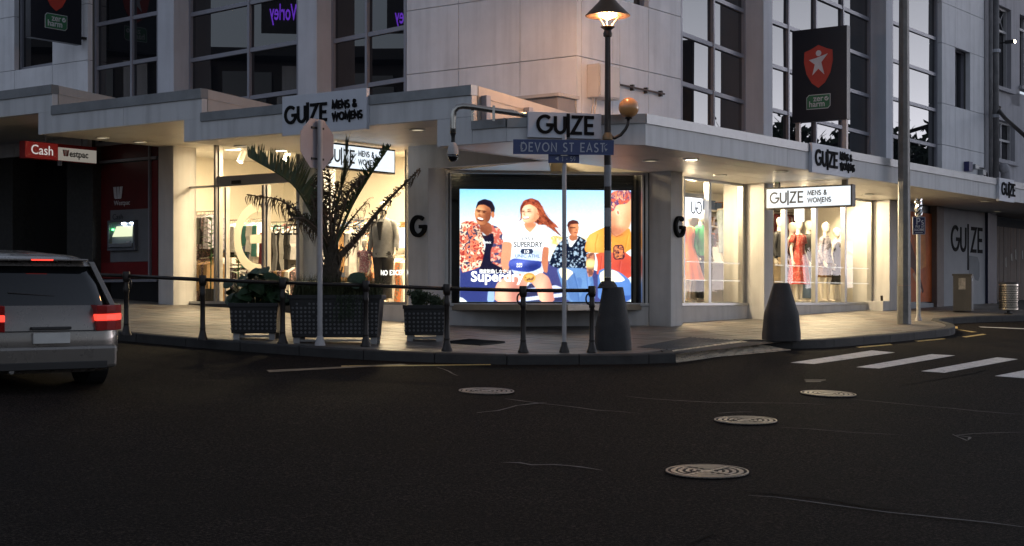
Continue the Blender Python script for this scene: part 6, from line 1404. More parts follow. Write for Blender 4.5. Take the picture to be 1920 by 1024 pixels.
# indoor plant, screen
def leafplant(loc, h, n, mat, label, name='house_plant'):
    t = thing(name, loc, label, 'plant'); mb = MB(); p = Vector(loc); mb.tube([p+Vector((0, 0, .3)), p+Vector((.02, 0, h))], [.015, .008], 6); mb.build('stem', mat, t)
    MB().lathe(fr(p, (1, 0, 0), (0, 1, 0)), [(.12, 0), (.16, .3), (.14, .3), (.13, .27)], 14).build('pot', m_black, t)
    for i in range(n):
        a = i*2.4; z = .45*h+.55*h*i/n; o = p+Vector((0, 0, z)); d = Vector((math.cos(a), math.sin(a), .5)).normalized(); L_ = random.uniform(.25, .38); s_ = d.cross(Vector((0, 0, 1))).normalized()
        mb = MB(); v = []
        for j in range(5): u = j/4; c = o+d*L_*u+Vector((0, 0, -.12*u*u)); w = .055*math.sin(math.pi*min(.97, u*.9+.08)); v += [c-s_*w, c+Vector((0, 0, -.01)), c+s_*w]
        mb.add(v, [(3*j, 3*j+1, 3*j+4, 3*j+3) for j in range(4)]+[(3*j+1, 3*j+2, 3*j+5, 3*j+4) for j in range(4)]); mb.build('leaf', mat, t, smooth=True, recalc=False)
m_leafin = M('house_leaf', (.03, .08, .025), .4)
leafplant(TL(at(TL, 395, .95), .95, FL), 1.75, 16, m_leafin, 'tall leafy house plant just inside the far left pane')
leafplant(TL(at(TL, 446, 1.0), 1.0, FL), 1.2, 12, m_leafin, 'smaller leafy house plant behind the big door letter')
sc_ = tbox('wall_screen', 'small glowing screen on the wall right of the blazer', 'screen', TL, at(TL, 768, 3.2), at(TL, 748, 3.2), 3.2, 3.24, 2.55, 2.95, E('screen_glow', (.55, .6, .9), .7))
# frosted letter and words on the glass
m_frost = bpy.data.materials.new('frosted_film'); m_frost.use_nodes = True; N = m_frost.node_tree.nodes; L = m_frost.node_tree.links; N.clear(); o_ = N.new('ShaderNodeOutputMaterial'); a_ = N.new('ShaderNodeBsdfTranslucent'); a_.inputs[0].default_value = (.8, .77, .7, 1); b_ = N.new('ShaderNodeBsdfDiffuse'); b_.inputs[0].default_value = (.7, .68, .63, 1); x_ = N.new('ShaderNodeMixShader'); x_.inputs[0].default_value = .35; L.new(a_.outputs[0], x_.inputs[1]); L.new(b_.outputs[0], x_.inputs[2]); L.new(x_.outputs[0], o_.inputs[0])
dl = thing('door_decal', TL(s_(460), g, 2.1), 'big frosted letter on the left glass door panel', 'window lettering')
Td = fr(TL(s_(495), g-.012, 0), LD, RD); r0 = .60; zc_ = zr((YH-447)/F*TL(s_(460), g, 0).y); cxx = .12
mb = MB(); pts = [(cxx+r0*math.cos(R(a)), zc_+r0*math.sin(R(a))) for a in range(104, -105, -8)]; pts = [(max(.035, x), z) for x, z in pts]; strip(mb, Td, [p for p in pts if True], .19, -.002, .002)
strip(mb, Td, [(.03, zc_-.02), (.36, zc_-.02)], .17, -.003, .0015); mb.build('frosted_letter', m_frost, dl)
def glasstext(name, loc, txt, px, d, py, h, sw, mat, label, T0=TL, flip=True):
    a = along(T0, px, d); Y = T0(a, d, 0).y; z = zr((YH-py)/F*Y); t = thing(name, T0(a, d, z), label, 'window lettering'); Tt = fr(T0(a, d, z), -LD if T0 is TL else RD, RD if T0 is TL else LD)
    mb = MB(); lettering(mb, Tt, txt, 0, 0, h, sw, -.012, -.009); mb.build('letters', mat, t)
dw = thing('door_wordmark', TL(s_(512), g, 2.0), 'dark wordmark letters on the right glass door panel', 'window lettering'); mb = MB(); name_letters(mb, fr(TL(s_(513), g, zr((YH-441)/F*TL(s_(513), g, 0).y)), -LD, RD), 0, 0, .19, .03, -.012, -.009, False); mb.build('letters', m_inkd, dw)
glasstext('window_slogan', None, 'NO EXCEPTIONS', 715, g, 516, .085, .015, E('slogan_white', (.8, .78, .7), .8), 'white slogan low on the glass in front of the blazer')
# ------------------------------------------------------------------ planters and plants
m_plb = M('planter_plastic', (.014, .014, .015), .5, var=.3, scale=9); m_stud = M('planter_stud', (.12, .12, .125), .5); m_foot = M('planter_foot', (.35, .34, .33), .6); m_soil = M('soil', (.03, .022, .015), .95, bump=.6)
def planter(x0, x1, ytop, pybase, label, dep=.62, nx_=11, nz_=7):
    p = gp((x0+x1)/2, pybase, KH); k = p.y/F; w = (x1-x0)*k; H = (pybase-ytop)*k; t = thing('street_planter', p, label, 'planter', 'black street planters behind the railing')
    T = fr(p, (1, 0, 0), (0, 1, 0)); f = .10
    mb = MB(); v = []
    for z, q in ((f, .93), (H-.05, 1.0)):
        for sx_, yy_ in ((-1, 0), (1, 0), (1, 1), (-1, 1)): v.append(T(sx_*w/2*q*.96, (yy_-.5)*dep*q+dep/2, z))
    mb.add(v, [(0, 1, 2, 3), (4, 7, 6, 5), (0, 4, 5, 1), (1, 5, 6, 2), (2, 6, 7, 3), (3, 7, 4, 0)]); mb.build('planter_box', m_plb, t, bevel=.012)
    mb = MB(); mb.box(T, -w/2, w/2, -.02, .05, H-.06, H); mb.box(T, -w/2, w/2, dep-.05, dep+.02, H-.06, H); mb.box(T, -w/2, -w/2+.07, .05, dep-.05, H-.06, H); mb.box(T, w/2-.07, w/2, .05, dep-.05, H-.06, H); mb.build('rim', m_plb, t, bevel=.006)
    MB().box(T, -w/2+.06, w/2-.06, .04, dep-.04, H-.09, H-.052).build('soil', m_soil, t)
    mb = MB(); nx_ = max(4, int(w*.88/.056)); nz_ = max(3, int((H-.22)/.056))
    for j in range(nz_):
        for i in range(nx_):
            if random.random() < .02: continue
            x = -w*.44+w*.88*i/(nx_-1); z = .17+(H-.30)*j/(nz_-1); yq = dep/2-dep/2*(.93+.07*(z-f)/(H-f))
            mb.lathe(fr(T(x, yq-.001, z), (1, 0, 0), (0, 0, 1), (0, -1, 0)), [(.019, 0), (.015, .008)], 6)
    mb.build('stud', m_stud, t, kind='stuff')
    for sx_ in (-1, 1):
        for yy_ in (.06, dep-.12): MB().box(T, sx_*(w/2*.93-.08)-.045, sx_*(w/2*.93-.08)+.045, yy_, yy_+.06, 0, f).build('foot', m_foot, t)
    MB().box(T, -w/2*.8, w/2*.8, .09, .12, .04, .07).build('base_bar', m_foot, t)
    return T, w, H, dep, k
T1 = planter(428, 522, 568, 638, 'left black studded planter holding large round leaves')
T2 = planter(538, 716, 553, 646, 'largest black studded planter under the palm', dep=.75)
T3_ = planter(755, 836, 572, 641, 'right black studded planter with small shrubby plants')
m_leafg = M('glossy_round_leaf', (.018, .045, .016), .42, var=.35, scale=9); m_grass = M('dry_grass_blade', (.07, .075, .03), .7, var=.4, scale=12); m_shrub = M('shrub_leaf', (.035, .055, .025), .6, var=.4, scale=12)
def roundleaf(mb, c, r, nrm, stem0):
    nrm = nrm.normalized(); u = nrm.orthogonal().normalized(); w = nrm.cross(u); n = 12; v = [c]
    for i in range(n): a = 2*math.pi*i/n; rr = r*(1+.12*math.sin(3*a+c.x*9)); v.append(c+u*rr*math.cos(a)+w*rr*math.sin(a)+nrm*r*.18*math.sin(2*a+c.y*5))
    mb.add(v, [(0, 1+i, 1+(i+1) % n) for i in range(n)]); mb.tube([stem0, stem0.lerp(c, .5)+Vector((0, 0, .03)), c], .006, 4)
def leafclump(T, w, H, dep, cnt, rmin, rmax, hh, label, sp=1.0):
    t = thing('leafy_plant', T(0, dep/2, H-.05), label, 'plant')
    for i in range(cnt):
        x = random.uniform(-.5, .5)*w*sp; y = dep/2+random.uniform(-.4, .4)*dep; z = H+random.uniform(.02, hh)*(1-abs(x/(w*sp))**1.5); mb = MB()
        roundleaf(mb, T(x, y, z), random.uniform(rmin, rmax), Vector((x*1.2+random.uniform(-.6, .6), random.uniform(-1.1, .3), random.uniform(.4, 1))), T(x*.4, dep/2, H-.05)); mb.build('leaf', m_leafg, t, smooth=True, recalc=False)
leafclump(*T1[:4], 74, .07, .14, .48, 'large round leaved plant spilling over the left planter', 1.12)
def grass(T, w, H, dep, cnt, ln, label, mat=m_grass):
    mb = MB()
    for i in range(cnt):
        x = random.uniform(-.46, .46)*w; y = dep/2+random.uniform(-.42, .42)*dep; a = random.uniform(0, 6.28); L_ = ln*random.uniform(.5, 1.1); b = T(x, y, H-.05); o = Vector((math.cos(a), math.sin(a), 0)); s_ = Vector((-o.y, o.x, 0))*.004; dr = random.uniform(.3, .9)
        v = []
        for j in range(5): u = j/4; c = b+o*L_*dr*u*u*1.0+Vector((0, 0, L_*(u*1.1-dr*.75*u*u*u))); ww = s_*(1-u*.9); v += [c-ww, c+ww]
        mb.add(v, [(2*j, 2*j+1, 2*j+3, 2*j+2) for j in range(4)])
    mb.build('grass_tuft', mat, label=label, cat='grass', kind='stuff', recalc=False)
grass(*T2[:4], 2600, .46, 'dry grassy tufts filling the big planter around the palm')
grass(*T2[:4], 500, .24, 'dark low greenery at the palm foot', m_shrub)
def shrub(T, w, H, dep, cx, hh, wd, nst, nl, label, mat=m_shrub, lf=.03):
    t = thing('small_shrub', T(cx, dep/2, H-.05), label, 'plant'); st = MB(); lv = MB()
    for i in range(nst):
        a = random.uniform(0, 6.28); r = random.uniform(.1, 1)*wd; b = T(cx+random.uniform(-.5, .5)*wd, dep/2+random.uniform(-.5, .5)*wd, H-.05); tp_ = T(cx+r*math.cos(a), dep/2+r*math.sin(a)*.8, H+hh*random.uniform(.5, 1)*(1-.35*r/wd)); st.tube([b, b.lerp(tp_, .5)+Vector((0, 0, .03)), tp_], [.005, .004, .002], 4)
        for j in range(nl):
            u = random.uniform(.25, 1); c = b.lerp(tp_, u)+Vector([random.gauss(0, .012) for _ in range(3)]); d = Vector((random.gauss(0, 1), random.gauss(0, 1), random.uniform(.2, 1.4))).normalized(); s_ = d.orthogonal().normalized()*lf*.3
            lv.add([c, c+d*lf*.5+s_, c+d*lf, c+d*lf*.5-s_], [(0, 1, 2, 3)])
    st.build('stem', mat, t); lv.build('foliage', mat, t, recalc=False)
shrub(*T3_[:4], -.10, .30, .20, 44, 34, 'spiky small shrub at the left of the right planter', lf=.045)
shrub(*T3_[:4], .17, .17, .18, 40, 26, 'low small leaved plant at the right of the right planter')
shrub(*T2[:4], -.36, .36, .1, 9, 4, 'thin twiggy stems at the left of the big planter', lf=.02)
# trailing vine over the front of the big planter
T, w, H, dep, k = T2; mb = MB()
for i in range(26):
    x = random.uniform(.02, .30)*w; z = H
    while z > H-random.uniform(.25, .62):
        z -= .016; x += random.gauss(0, .006); c = T(x, -.035+random.uniform(-.012, .012), z); d = Vector((random.gauss(0, 1), -.4, random.gauss(0, 1))).normalized(); s_ = d.orthogonal()*.006; mb.add([c, c+d*.012+s_, c+d*.022, c+d*.012-s_], [(0, 1, 2, 3)])
mb.build('trailing_vine', m_shrub, label='fine trailing vine hanging over the front of the big planter', cat='plant', kind='stuff', recalc=False)
# tall leaves beside the palm foot
leafclump(T2[0], .5, T2[2], T2[3], 6, .10, .16, .42, 'broad dark leaves standing beside the palm trunk', 1.6)

# ------------------------------------------------------------------ palm
pc = T2[0](.0, .38, T2[2]-.08); Yp = pc.y
palm = thing('potted_palm', Vector((W(622, 0, Yp).x, Yp, pc.z)), 'tall untidy palm with half dead fronds growing from the big planter', 'palm')
m_frond = M('palm_green', (.045, .07, .022), .5, var=.4, scale=6); m_fdead = M('palm_dead_frond', (.10, .068, .042), .8, var=.4, scale=8); m_trunk = M('palm_trunk', (.06, .045, .03), .85, var=.4, scale=14, bump=.8, bscale=30)
PP = lambda px, py, dy=0: W(px, py, Yp+dy)
mb = MB(); tz = [(620, 560), (621, 530), (622, 500), (622, 475), (621, 455)]; mb.tube([PP(*q) for q in tz], [.13, .125, .12, .10, .07], 14); mb.build('trunk', m_trunk, palm, smooth=True)
for i in range(26):
    a = i*2.4; z = i/26; b = PP(621, 548-z*85); r = .125-.04*z; d = Vector((math.cos(a), math.sin(a), 0)); s_ = Vector((-d.y, d.x, 0))*.05
    mb = MB(); q = b+d*r; mb.add([q-s_, q+s_, q+s_*.4+d*.05+Vector((0, 0, .17)), q-s_*.4+d*.05+Vector((0, 0, .17)), q-s_+d*.015, q+s_+d*.015, q+s_*.4+d*.065+Vector((0, 0, .17)), q-s_*.4+d*.065+Vector((0, 0, .17))], [(0, 1, 2, 3), (7, 6, 5, 4), (0, 4, 5, 1), (1, 5, 6, 2), (2, 6, 7, 3), (3, 7, 4, 0)]); mb.build('frond_stub', m_trunk, palm)
def frond(pts, dead, n=46, ll=.34, start=.22, up=.5, droop=.25, rw=.022, side=(1, 1), curl=0.0, lw=.015):
    P = [PP(*q) for q in pts]; Q = []                         # Catmull-Rom through the points
    E_ = [P[0]*2-P[1]]+P+[P[-1]*2-P[-2]]
    for i in range(1, len(E_)-2):
        for j in range(8):
            t = j/8; a, b, c, d = E_[i-1], E_[i], E_[i+1], E_[i+2]; Q.append(.5*((2*b)+(c-a)*t+(2*a-5*b+4*c-d)*t*t+(-a+3*b-3*c+d)*t**3))
    Q.append(P[-1]); m = len(Q); mb = MB(); mb.tube(Q, [rw*(1-.85*i/(m-1)) for i in range(m)], 6)
    n = int(n*1.35)
    for i in range(n):
        for s in side:
            u = start+(1-start)*(i+random.uniform(0, .9))/n; x = u*(m-1); k = min(int(x), m-2); p = Q[k].lerp(Q[k+1], x-k); tn = (Q[k+1]-Q[k]).normalized()
            sd_ = tn.cross(Vector((0, 0, 1))); sd_ = (sd_.normalized() if sd_.length > .1 else Vector((0, 1, 0)))*s; upv = sd_.cross(tn)*s
            if upv.z < 0: upv = -upv
            L_ = ll*(math.sin(math.pi*min(1, .18+u*.72))**.7)*random.uniform(.75, 1.1); d = (tn*(.75+.2*u)+sd_*.55+upv*up*random.uniform(.4, 1.3)).normalized(); dr = droop*random.uniform(.4, 1.5); v = []; wq = tn-d*tn.dot(d); wv = ((wq.normalized() if wq.length > .05 else sd_)*random.uniform(.6, 1)+sd_*random.uniform(-.5, .5)).normalized(); cu = random.uniform(-1, 1)*curl
            for j in range(6):
                t = j/5; c = p+d*L_*t*(1-dr*.35*t)+Vector((cu*.25*L_*math.sin(t*3), cu*.2*L_*t*t, -dr*L_*t*t*1.3)); ww = wv*lw*(1-t)**.6*(1 if t > 0 else .6); v += [c-ww, c+ww]
            mb.add(v, [(2*j, 2*j+1, 2*j+3, 2*j+2) for j in range(5)])
    mb.build('frond', m_fdead if dead else m_frond, palm, recalc=False)
frond([(616, 468, 0), (592, 415, -.1), (548, 345, -.2), (466, 294, -.25)], False, 62, .50, .26, 1.9, .03, .034, (1, 1), lw=.017)
frond([(616, 472, 0), (585, 425, .0), (530, 378, .1), (468, 366, .15)], True, 46, .28, .25, .6, .9, .026, curl=2.0)
frond([(622, 466, 0), (633, 385, .1), (645, 325, .2), (652, 268, .25)], False, 40, .42, .42, .6, .0, .022, lw=.014)
frond([(626, 466, 0), (655, 395, .0), (690, 335, -.05), (730, 276, -.1)], False, 50, .30, .30, .9, .35, .028, curl=1.0)
frond([(626, 492, 0), (668, 448, -.1), (722, 382, -.2), (788, 316, -.3)], True, 70, .17, .10, .5, .8, .055, curl=2.6, lw=.016)
frond([(618, 466, 0), (602, 400, -.2), (606, 345, -.35), (602, 312, -.5)], True, 44, .24, .2, .6, .8, .024, curl=2.2)
frond([(622, 466, 0), (618, 380, -.2), (618, 330, -.3), (608, 296, -.4)], True, 46, .26, .3, .8, .6, .022, curl=2.0)
frond([(620, 464, 0), (598, 415, .3), (580, 375, .5), (560, 352, .7)], False, 40, .34, .2, 1.0, .3, .024, curl=.8)
frond([(624, 466, 0), (642, 400, -.3), (660, 350, -.5), (684, 330, -.8)], True, 46, .26, .2, .6, .8, .024, curl=2.2)
frond([(622, 464, 0), (630, 390, .2), (645, 335, .4), (664, 292, .6)], False, 46, .34, .2, 1.0, .3, .022, curl=.8)
frond([(618, 466, 0), (600, 436, -.3), (572, 412, -.5), (548, 410, -.7)], True, 36, .22, .2, .5, .8, .024, curl=2.0)
frond([(624, 468, 0), (645, 430, .2), (668, 400, .4), (692, 372, .6)], True, 36, .20, .2, .5, .8, .026, curl=2.0)
frond([(620, 464, 0), (622, 410, .05), (628, 370, .1), (636, 340, .1)], True, 44, .22, .1, .6, .7, .024, curl=2.4)
frond([(617, 474, 0), (596, 440, 0), (572, 418, .1), (540, 402, .2)], False, 40, .26, .2, 1.2, .3, .024)
frond([(619, 470, 0), (612, 430, -.1), (606, 395, -.15), (590, 372, -.2)], True, 40, .24, .1, .6, .6, .026, curl=2.2)

# ------------------------------------------------------------------ the passing car, at rest
m_car = M('silver_beige_paint', (.17, .155, .14), .28, metal=.45, var=.03, coat=.8); m_cglass = M('car_glass', (.006, .007, .008), .05, spec=.7); m_rubber = M('tyre_rubber', (.012, .012, .012), .8, bump=.3); m_rim = M('alloy', (.4, .4, .4), .3, metal=.9); m_cblk = M('car_trim', (.015, .015, .016), .5)
m_tail = E('tail_lamp_lit', (1, .05, .03), .6); m_taild = M('tail_lamp_red', (.25, .008, .008), .12, spec=.7)
hd = Vector((-.60, .80, 0)); rc = Vector((-4.95, 16.6, 0)); cc = rc+hd*2.1
def gn(p): return Vector((G(p.x-.5, p.y)-G(p.x+.5, p.y), G(p.x, p.y-.5)-G(p.x, p.y+.5), 1)).normalized()
cn = gn(cc); cxd = (hd-cn*hd.dot(cn)).normalized(); cyd = cn.cross(cxd); c0 = Vector((cc.x, cc.y, G(cc.x, cc.y))); TC_ = fr(c0, cxd, cyd, cn)
car = thing('hatchback_car', c0, 'silver beige hatchback with glowing red tail lamps driving away at lower left', 'car')
def rring(x0, x1, hw, zf, r=.28, n=6, bow=.05):
    out = []
    for cx_, cy_, a0_ in ((x1-r, hw-r, 0), (x0+r, hw-r, 90), (x0+r, -hw+r, 180), (x1-r, -hw+r, 270)):
        for i in range(n+1):
            a = R(a0_+90*i/n); x = cx_+r*math.cos(a); y = cy_+r*math.sin(a); x += bow*(1-(y/hw)**2)*(1 if x > (x0+x1)/2 else -1); out.append((x, y, zf(x)))
    return out
def shell(name, rings, mat, parent=car, caps=(1, 1), **kw):
    mb = MB(); n = len(rings[0]); v = [TC_(*q) for r_ in rings for q in r_]; f = [(j*n+i, j*n+(i+1) % n, (j+1)*n+(i+1) % n, (j+1)*n+i) for j in range(len(rings)-1) for i in range(n)]
    m = len(rings); 
    if caps[0]: f.append(tuple(range(n-1, -1, -1)))
    if caps[1]: f.append(tuple((m-1)*n+i for i in range(n)))
    mb.add(v, f); return mb.build(name, mat, parent, smooth='auto', **kw)
hood = lambda z: (lambda x: z if x < .85 else z-(x-.85)**1.5*.18*(z/.92))
shell('car_body', [rring(-2.0, 2.02, .76, lambda x: .20), rring(-2.08, 2.1, .83, lambda x: .27), rring(-2.11, 2.13, .855, lambda x: .42), rring(-2.10, 2.12, .86, hood(.60)), rring(-2.07, 2.08, .855, hood(.76)), rring(-2.03, 2.02, .83, hood(.88)), rring(-1.99, 1.96, .79, hood(.925))], m_car)
shell('window_glass', [rring(-1.965, 1.0, .765, lambda x: .92, .22, bow=.04), rring(-1.88, .66, .70, lambda x: 1.14, .22, bow=.04), rring(-1.74, .30, .63, lambda x: 1.33, .2, bow=.04), rring(-1.60, .08, .59, lambda x: 1.41, .2)], m_cglass)
shell('car_roof', [rring(-1.80, .22, .635, lambda x: 1.365-.02*((x+.7)**2), .2), rring(-1.72, .14, .60, lambda x: 1.425-.03*((x+.7)**2), .2), rring(-1.60, .0, .50, lambda x: 1.458-.03*((x+.7)**2), .2), rring(-1.3, -.3, .25, lambda x: 1.472-.03*((x+.7)**2), .1)], m_car)
for s in (-1, 1):
    for (xa, xb, w1, w2) in ((-1.97, -1.72, .24, .12), (-.42, -.52, .05, .04), (1.0, .22, .06, .05)):
        mb = MB(); y0, y1 = s*.775, s*.62
        q = [(xa, y0, .915), (xa+w1, y0, .915), (xb+w2, y1, 1.385), (xb, y1, 1.385)]; mb.add([TC_(a, b*1.0+s*.012, c) for a, b, c in q]+[TC_(a, b-s*.05, c) for a, b, c in q], [(0, 1, 2, 3), (7, 6, 5, 4), (0, 4, 5, 1), (1, 5, 6, 2), (2, 6, 7, 3), (3, 7, 4, 0)]); mb.build('pillar', m_car, car, bevel=.006)
    # lamps wrap the rear corner
    for z0_, z1_, mt, nm in ((.835, .93, m_taild, 'tail_lamp'), (.765, .83, m_tail, 'tail_lamp'), (.655, .76, m_taild, 'tail_lamp')):
        mb = MB(); rr_ = []
        for zq in (z0_, z1_):
            for (x, y) in ((-2.15, .50), (-2.135, .62), (-2.09, .74), (-1.99, .845), (-1.82, .89)): rr_.append((x+.03*(zq-.7), s*y, zq))
            for (x, y) in ((-1.85, .82), (-2.0, .70), (-2.03, .50)): rr_.append((x+.03, s*(y-.02), zq))
        mb.add([TC_(*q) for q in rr_], [tuple(range(7, -1, -1)), tuple(range(8, 16))]+[(i, (i+1) % 8, 8+(i+1) % 8, 8+i) for i in range(8)]); mb.build(nm, mt, car, bevel=.005)
    for xw in (-1.28, 1.28):
        Tw_ = fr(TC_(xw, s*.86, .31), cxd, cn, cyd*s); mb = MB(); mb.lathe(Tw_, [(.345, -.2), (.36, -.02), (.36, .004), (.34, .006)], 28); mb.build('wheel_arch', m_cblk, car)
        w_o = MB(); w_o.lathe(Tw_, [(.22, -.2), (.295, -.19), (.31, -.15), (.31, .0), (.295, .016), (.21, .018), (.2, .0)], 28); wo = w_o.build('wheel', m_rubber, car, smooth='auto')
        mb = MB(); mb.lathe(Tw_, [(.205, .0), (.205, .014), (.19, .01), (.18, -.03), (.03, -.02), (.03, .012), (.001, .014)], 24); mb.build('rim', m_rim, wo)
        mb = MB()
        for q in range(5):
            a = R(72*q); mb.box(fr(Tw_(0, 0, 0), (cxd*math.cos(a)+cn*math.sin(a)), (cn*math.cos(a)-cxd*math.sin(a)), cyd*s), .03, .19, -.022, .022, -.02, .012)
        mb.build('spoke', m_rim, wo)
    MB().box(TC_, .62, .82, s*.84 if s > 0 else -1.0, s*1.0 if s > 0 else -.84, .93, 1.06).build('door_mirror', m_car, car, bevel=.03)
    for xd_ in (.95, -.30, -1.32): MB().box(TC_, xd_, xd_+.008, min(s*.845, s*.8615), max(s*.845, s*.8615), .33, .86).build('door_gap', m_cblk, car)
    for xh in (-.22, -1.0+-.12): MB().box(TC_, xh+.05, xh+.24, min(s*.85, s*.885), max(s*.85, s*.885), .74, .775).build('door_handle', m_car, car, bevel=.006)
def rear(name, y0, y1, z0_, z1_, x, th, mat, bevel=.006): return MB().box(TC_, x-th, x, y0, y1, z0_, z1_).build(name, mat, car, bevel=bevel)
rear('rear_bumper', -.74, .74, .25, .50, -2.09, .075, m_car, .04); rear('bumper_insert', -.62, .62, .25, .33, -2.155, .02, m_cblk); rear('number_plate', -.20, .20, .53, .64, -2.13, .035, M('plate_white', (.5, .5, .48), .5), .002)
rear('hatch_gap', -.66, .66, .655, .663, -2.105, .035, m_cblk, 0); rear('hatch_handle', -.22, .22, .675, .705, -2.11, .04, m_cblk)
MB().tube([TC_(-1.94, -.1, 1.02), TC_(-1.935, .4, 1.06)], .009, 6).build('rear_wiper', m_cblk, car)
MB().box(TC_, -1.84, -1.60, -.52, .52, 1.395, 1.42).build('roof_spoiler', m_car, car, bevel=.01); MB().box(TC_, -1.845, -1.84, -.12, .12, 1.40, 1.415).build('high_brake_lamp', m_tail, car)
MB().tube([TC_(-2.14, .42, .24), TC_(-1.9, .42, .24)], .03, 10).build('exhaust_pipe', m_rim, car)

# ------------------------------------------------------------------ bank front: panel and cash machine
bk = thing('bank_frontage', TL(sL(240), .34, 1.4), 'dark red bank window panel with white emblem around the cash machine', 'shop panel')
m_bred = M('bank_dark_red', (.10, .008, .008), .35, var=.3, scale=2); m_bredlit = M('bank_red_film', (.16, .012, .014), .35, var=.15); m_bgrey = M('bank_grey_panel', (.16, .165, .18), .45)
d0 = .33; b_ = lambda px: along(TL, px, d0); zb_ = lambda py, px=240: zr((YH-py)/F*TL(b_(px), d0, 0).y)
frame_bars(TL, .30, [(b_(181), .06, zb_(529), 5.0), (b_(283), .04, zb_(529), 5.0)], [(b_(297), b_(183), zb_(303), zb_(298)), (b_(297), b_(180), zb_(529), zb_(524))], 'panel_frame', m_upframe, .03, bk)
MB().box(TL, b_(281), b_(186), .325, .336, zb_(522), zb_(305)).build('red_film', m_bred, bk); MB().box(TL, b_(296), b_(285), .325, .336, zb_(522), zb_(305)).build('red_film', m_bredlit, bk); MB().box(TL, b_(296), b_(186), .325, .336, zb_(297), 4.96).build('red_film', m_bred, bk)
MB().box(TL, b_(281), b_(186), .318, .3245, zb_(522), zb_(492)).build('red_film', m_bredlit, bk); MB().box(TL, b_(281), b_(208), .315, .3245, zb_(491), zb_(393)).build('grey_panel', m_bgrey, bk)
Tk2 = fr(TL(b_(256), .31, 0), -LD, RD); Tk2 = fr(TL(b_(214), .31, 0), -LD, RD); mb = MB(); wmark(mb, Tk2, 0, zb_(372), .25, -.006, 0); mb.build('bank_emblem', m_lgrey, bk)
fonttext('bank_lettering', 'Westpac', Tk2, .02, zb_(384), .14, -.002, m_lgrey, bk, ext=.001); fonttext('bank_lettering', 'Cash', fr(TL(b_(211), .31, 0), -LD, RD), .02, zb_(411), .17, -.002, m_inkd, bk, ext=.001)
atm = thing('cash_machine', TL(b_(235), .2, zb_(470)), 'lit cash machine with glowing tilted screen set in the bank panel', 'cash machine')
x0, x1 = b_(260), b_(209); zb0, zt0 = zb_(470), zb_(413)
mb = MB(); mb.box(TL, x0, x1, .22, .314, zt0-.05, zt0); mb.box(TL, x0, x1, .22, .314, zb0, zb0+.05); mb.box(TL, x0, x0+.05, .22, .314, zb0+.05, zt0-.05); mb.box(TL, x1-.05, x1, .22, .314, zb0+.05, zt0-.05); mb.build('surround', M('atm_surround', (.12, .13, .15), .4), atm, bevel=.006)
MB().box(TL, x0+.05, x1-.05, .300, .314, zb0+.05, zt0-.05).build('recess_back', M('atm_recess', (.3, .34, .4), .4), atm)
MB().add([TL(x0+.09, .235, zt0-.34), TL(x1-.14, .235, zt0-.34), TL(x1-.20, .296, zt0-.12), TL(x0+.14, .296, zt0-.12)], [(0, 1, 2, 3)]).build('screen', E('atm_screen', (.55, .60, .40), .5), atm)
MB().box(TL, x0+.06, x1-.06, .20, .30, zb0+.07, zb0+.15).build('keypad_ledge', M('atm_ledge', (.2, .21, .23), .4), atm, bevel=.006); MB().box(TL, x0+.12, x0+.24, .205, .225, zb0+.16, zb0+.19).build('card_slot', m_lgrey, atm)
for u in (.12, .38): MB().box(TL, x0+u, x0+u+.05, .24, .30, zt0-.075, zt0-.06).build('task_light', E('atm_light', (.8, .9, 1), 16), atm)
MB().box(TL, x1-.12, x1-.10, .255, .30, zt0-.2, zt0-.17).build('green_indicator', E('atm_green', (.1, .8, .2), 3), atm)
# ------------------------------------------------------------------ right end: orange poster, hoarding, neighbour building
op = thing('orange_poster', TR(tR(1720), .14, 1.45), 'tall glossy orange poster of a figure in the recess past the last lit window', 'poster')
ou = lambda px: tR(px, .14); MB().box(TR, ou(1685), ou(1753), .135, .155, 1.45, zr(2.08)).build('poster_face', M('orange_print', (.50, .12, .035), .6, spec=.15, var=.35, scale=1.4), op)
To_ = fr(TR(ou(1702), .134, 0), RD, LD)
for pts, c in (([(.1, 3.5), (1.4, 3.3), (1.5, 2.3), (.9, 2.2), (.5, 2.9)], (.60, .22, .06)), ([(.1, 2.3), (.5, 2.2), (1.2, 1.65), (1.3, 1.7), (.6, 2.5), (.2, 2.9)], (.10, .03, .02)), ([(.35, 2.1), (.5, 2.15), (1.15, 1.72), (1.05, 1.66)], (.5, .25, .14))):
    MB().prism(To_, [(x*.75, z) for x, z in pts], -.003-.002*c[1], -.0).build('printed_shape', M('print_shape', c, .6, spec=.15, var=.3, scale=3), op)
hg = thing('plank_hoarding', TR(tR(1872), .35, 1.4), 'dark stained vertical plank hoarding with torn paper scraps by the bin', 'hoarding')
m_pl = [M('dark_plank', c, .7, var=.4, scale=9, streak=.3) for c in ((.055, .03, .018), (.04, .022, .014), (.075, .042, .026))]
a = tR(1870, .35)
while a < tR(1990, .35): MB().box(TR, a, a+.17, .35+random.uniform(0, .01), .38, GZ, SC-.28).build('plank', random.choice(m_pl), hg); a += .178
m_pap = M('paper_scrap', (.35, .33, .30), .8)
for px, py, w_, h_ in ((1886, 500, .07, .28), (1896, 488, .12, .2), (1904, 486, .1, .3), (1917, 485, .08, .25)):
    a = tR(px, .34); z = zr((YH-py)/F*TR(a, .34, 0).y); MB().add([TR(a, .345, z), TR(a+w_, .344, z-.02), TR(a+w_*.7, .344, z+h_), TR(a-.02, .345, z+h_*.8)], [(0, 1, 2, 3)]).build('paper_scrap', m_pap, hg)
nb = thing('neighbour_building', TR(tR(1856), 0, GZ), 'older pale building with timber windows and drain pipes beyond the corner building', 'building')
m_old = M('old_render', (.40, .39, .42), .8, var=.12, scale=1.5, bump=.3, bscale=30, streak=.22); m_sash = M('sash_paint', (.48, .47, .48), .6, var=.1)
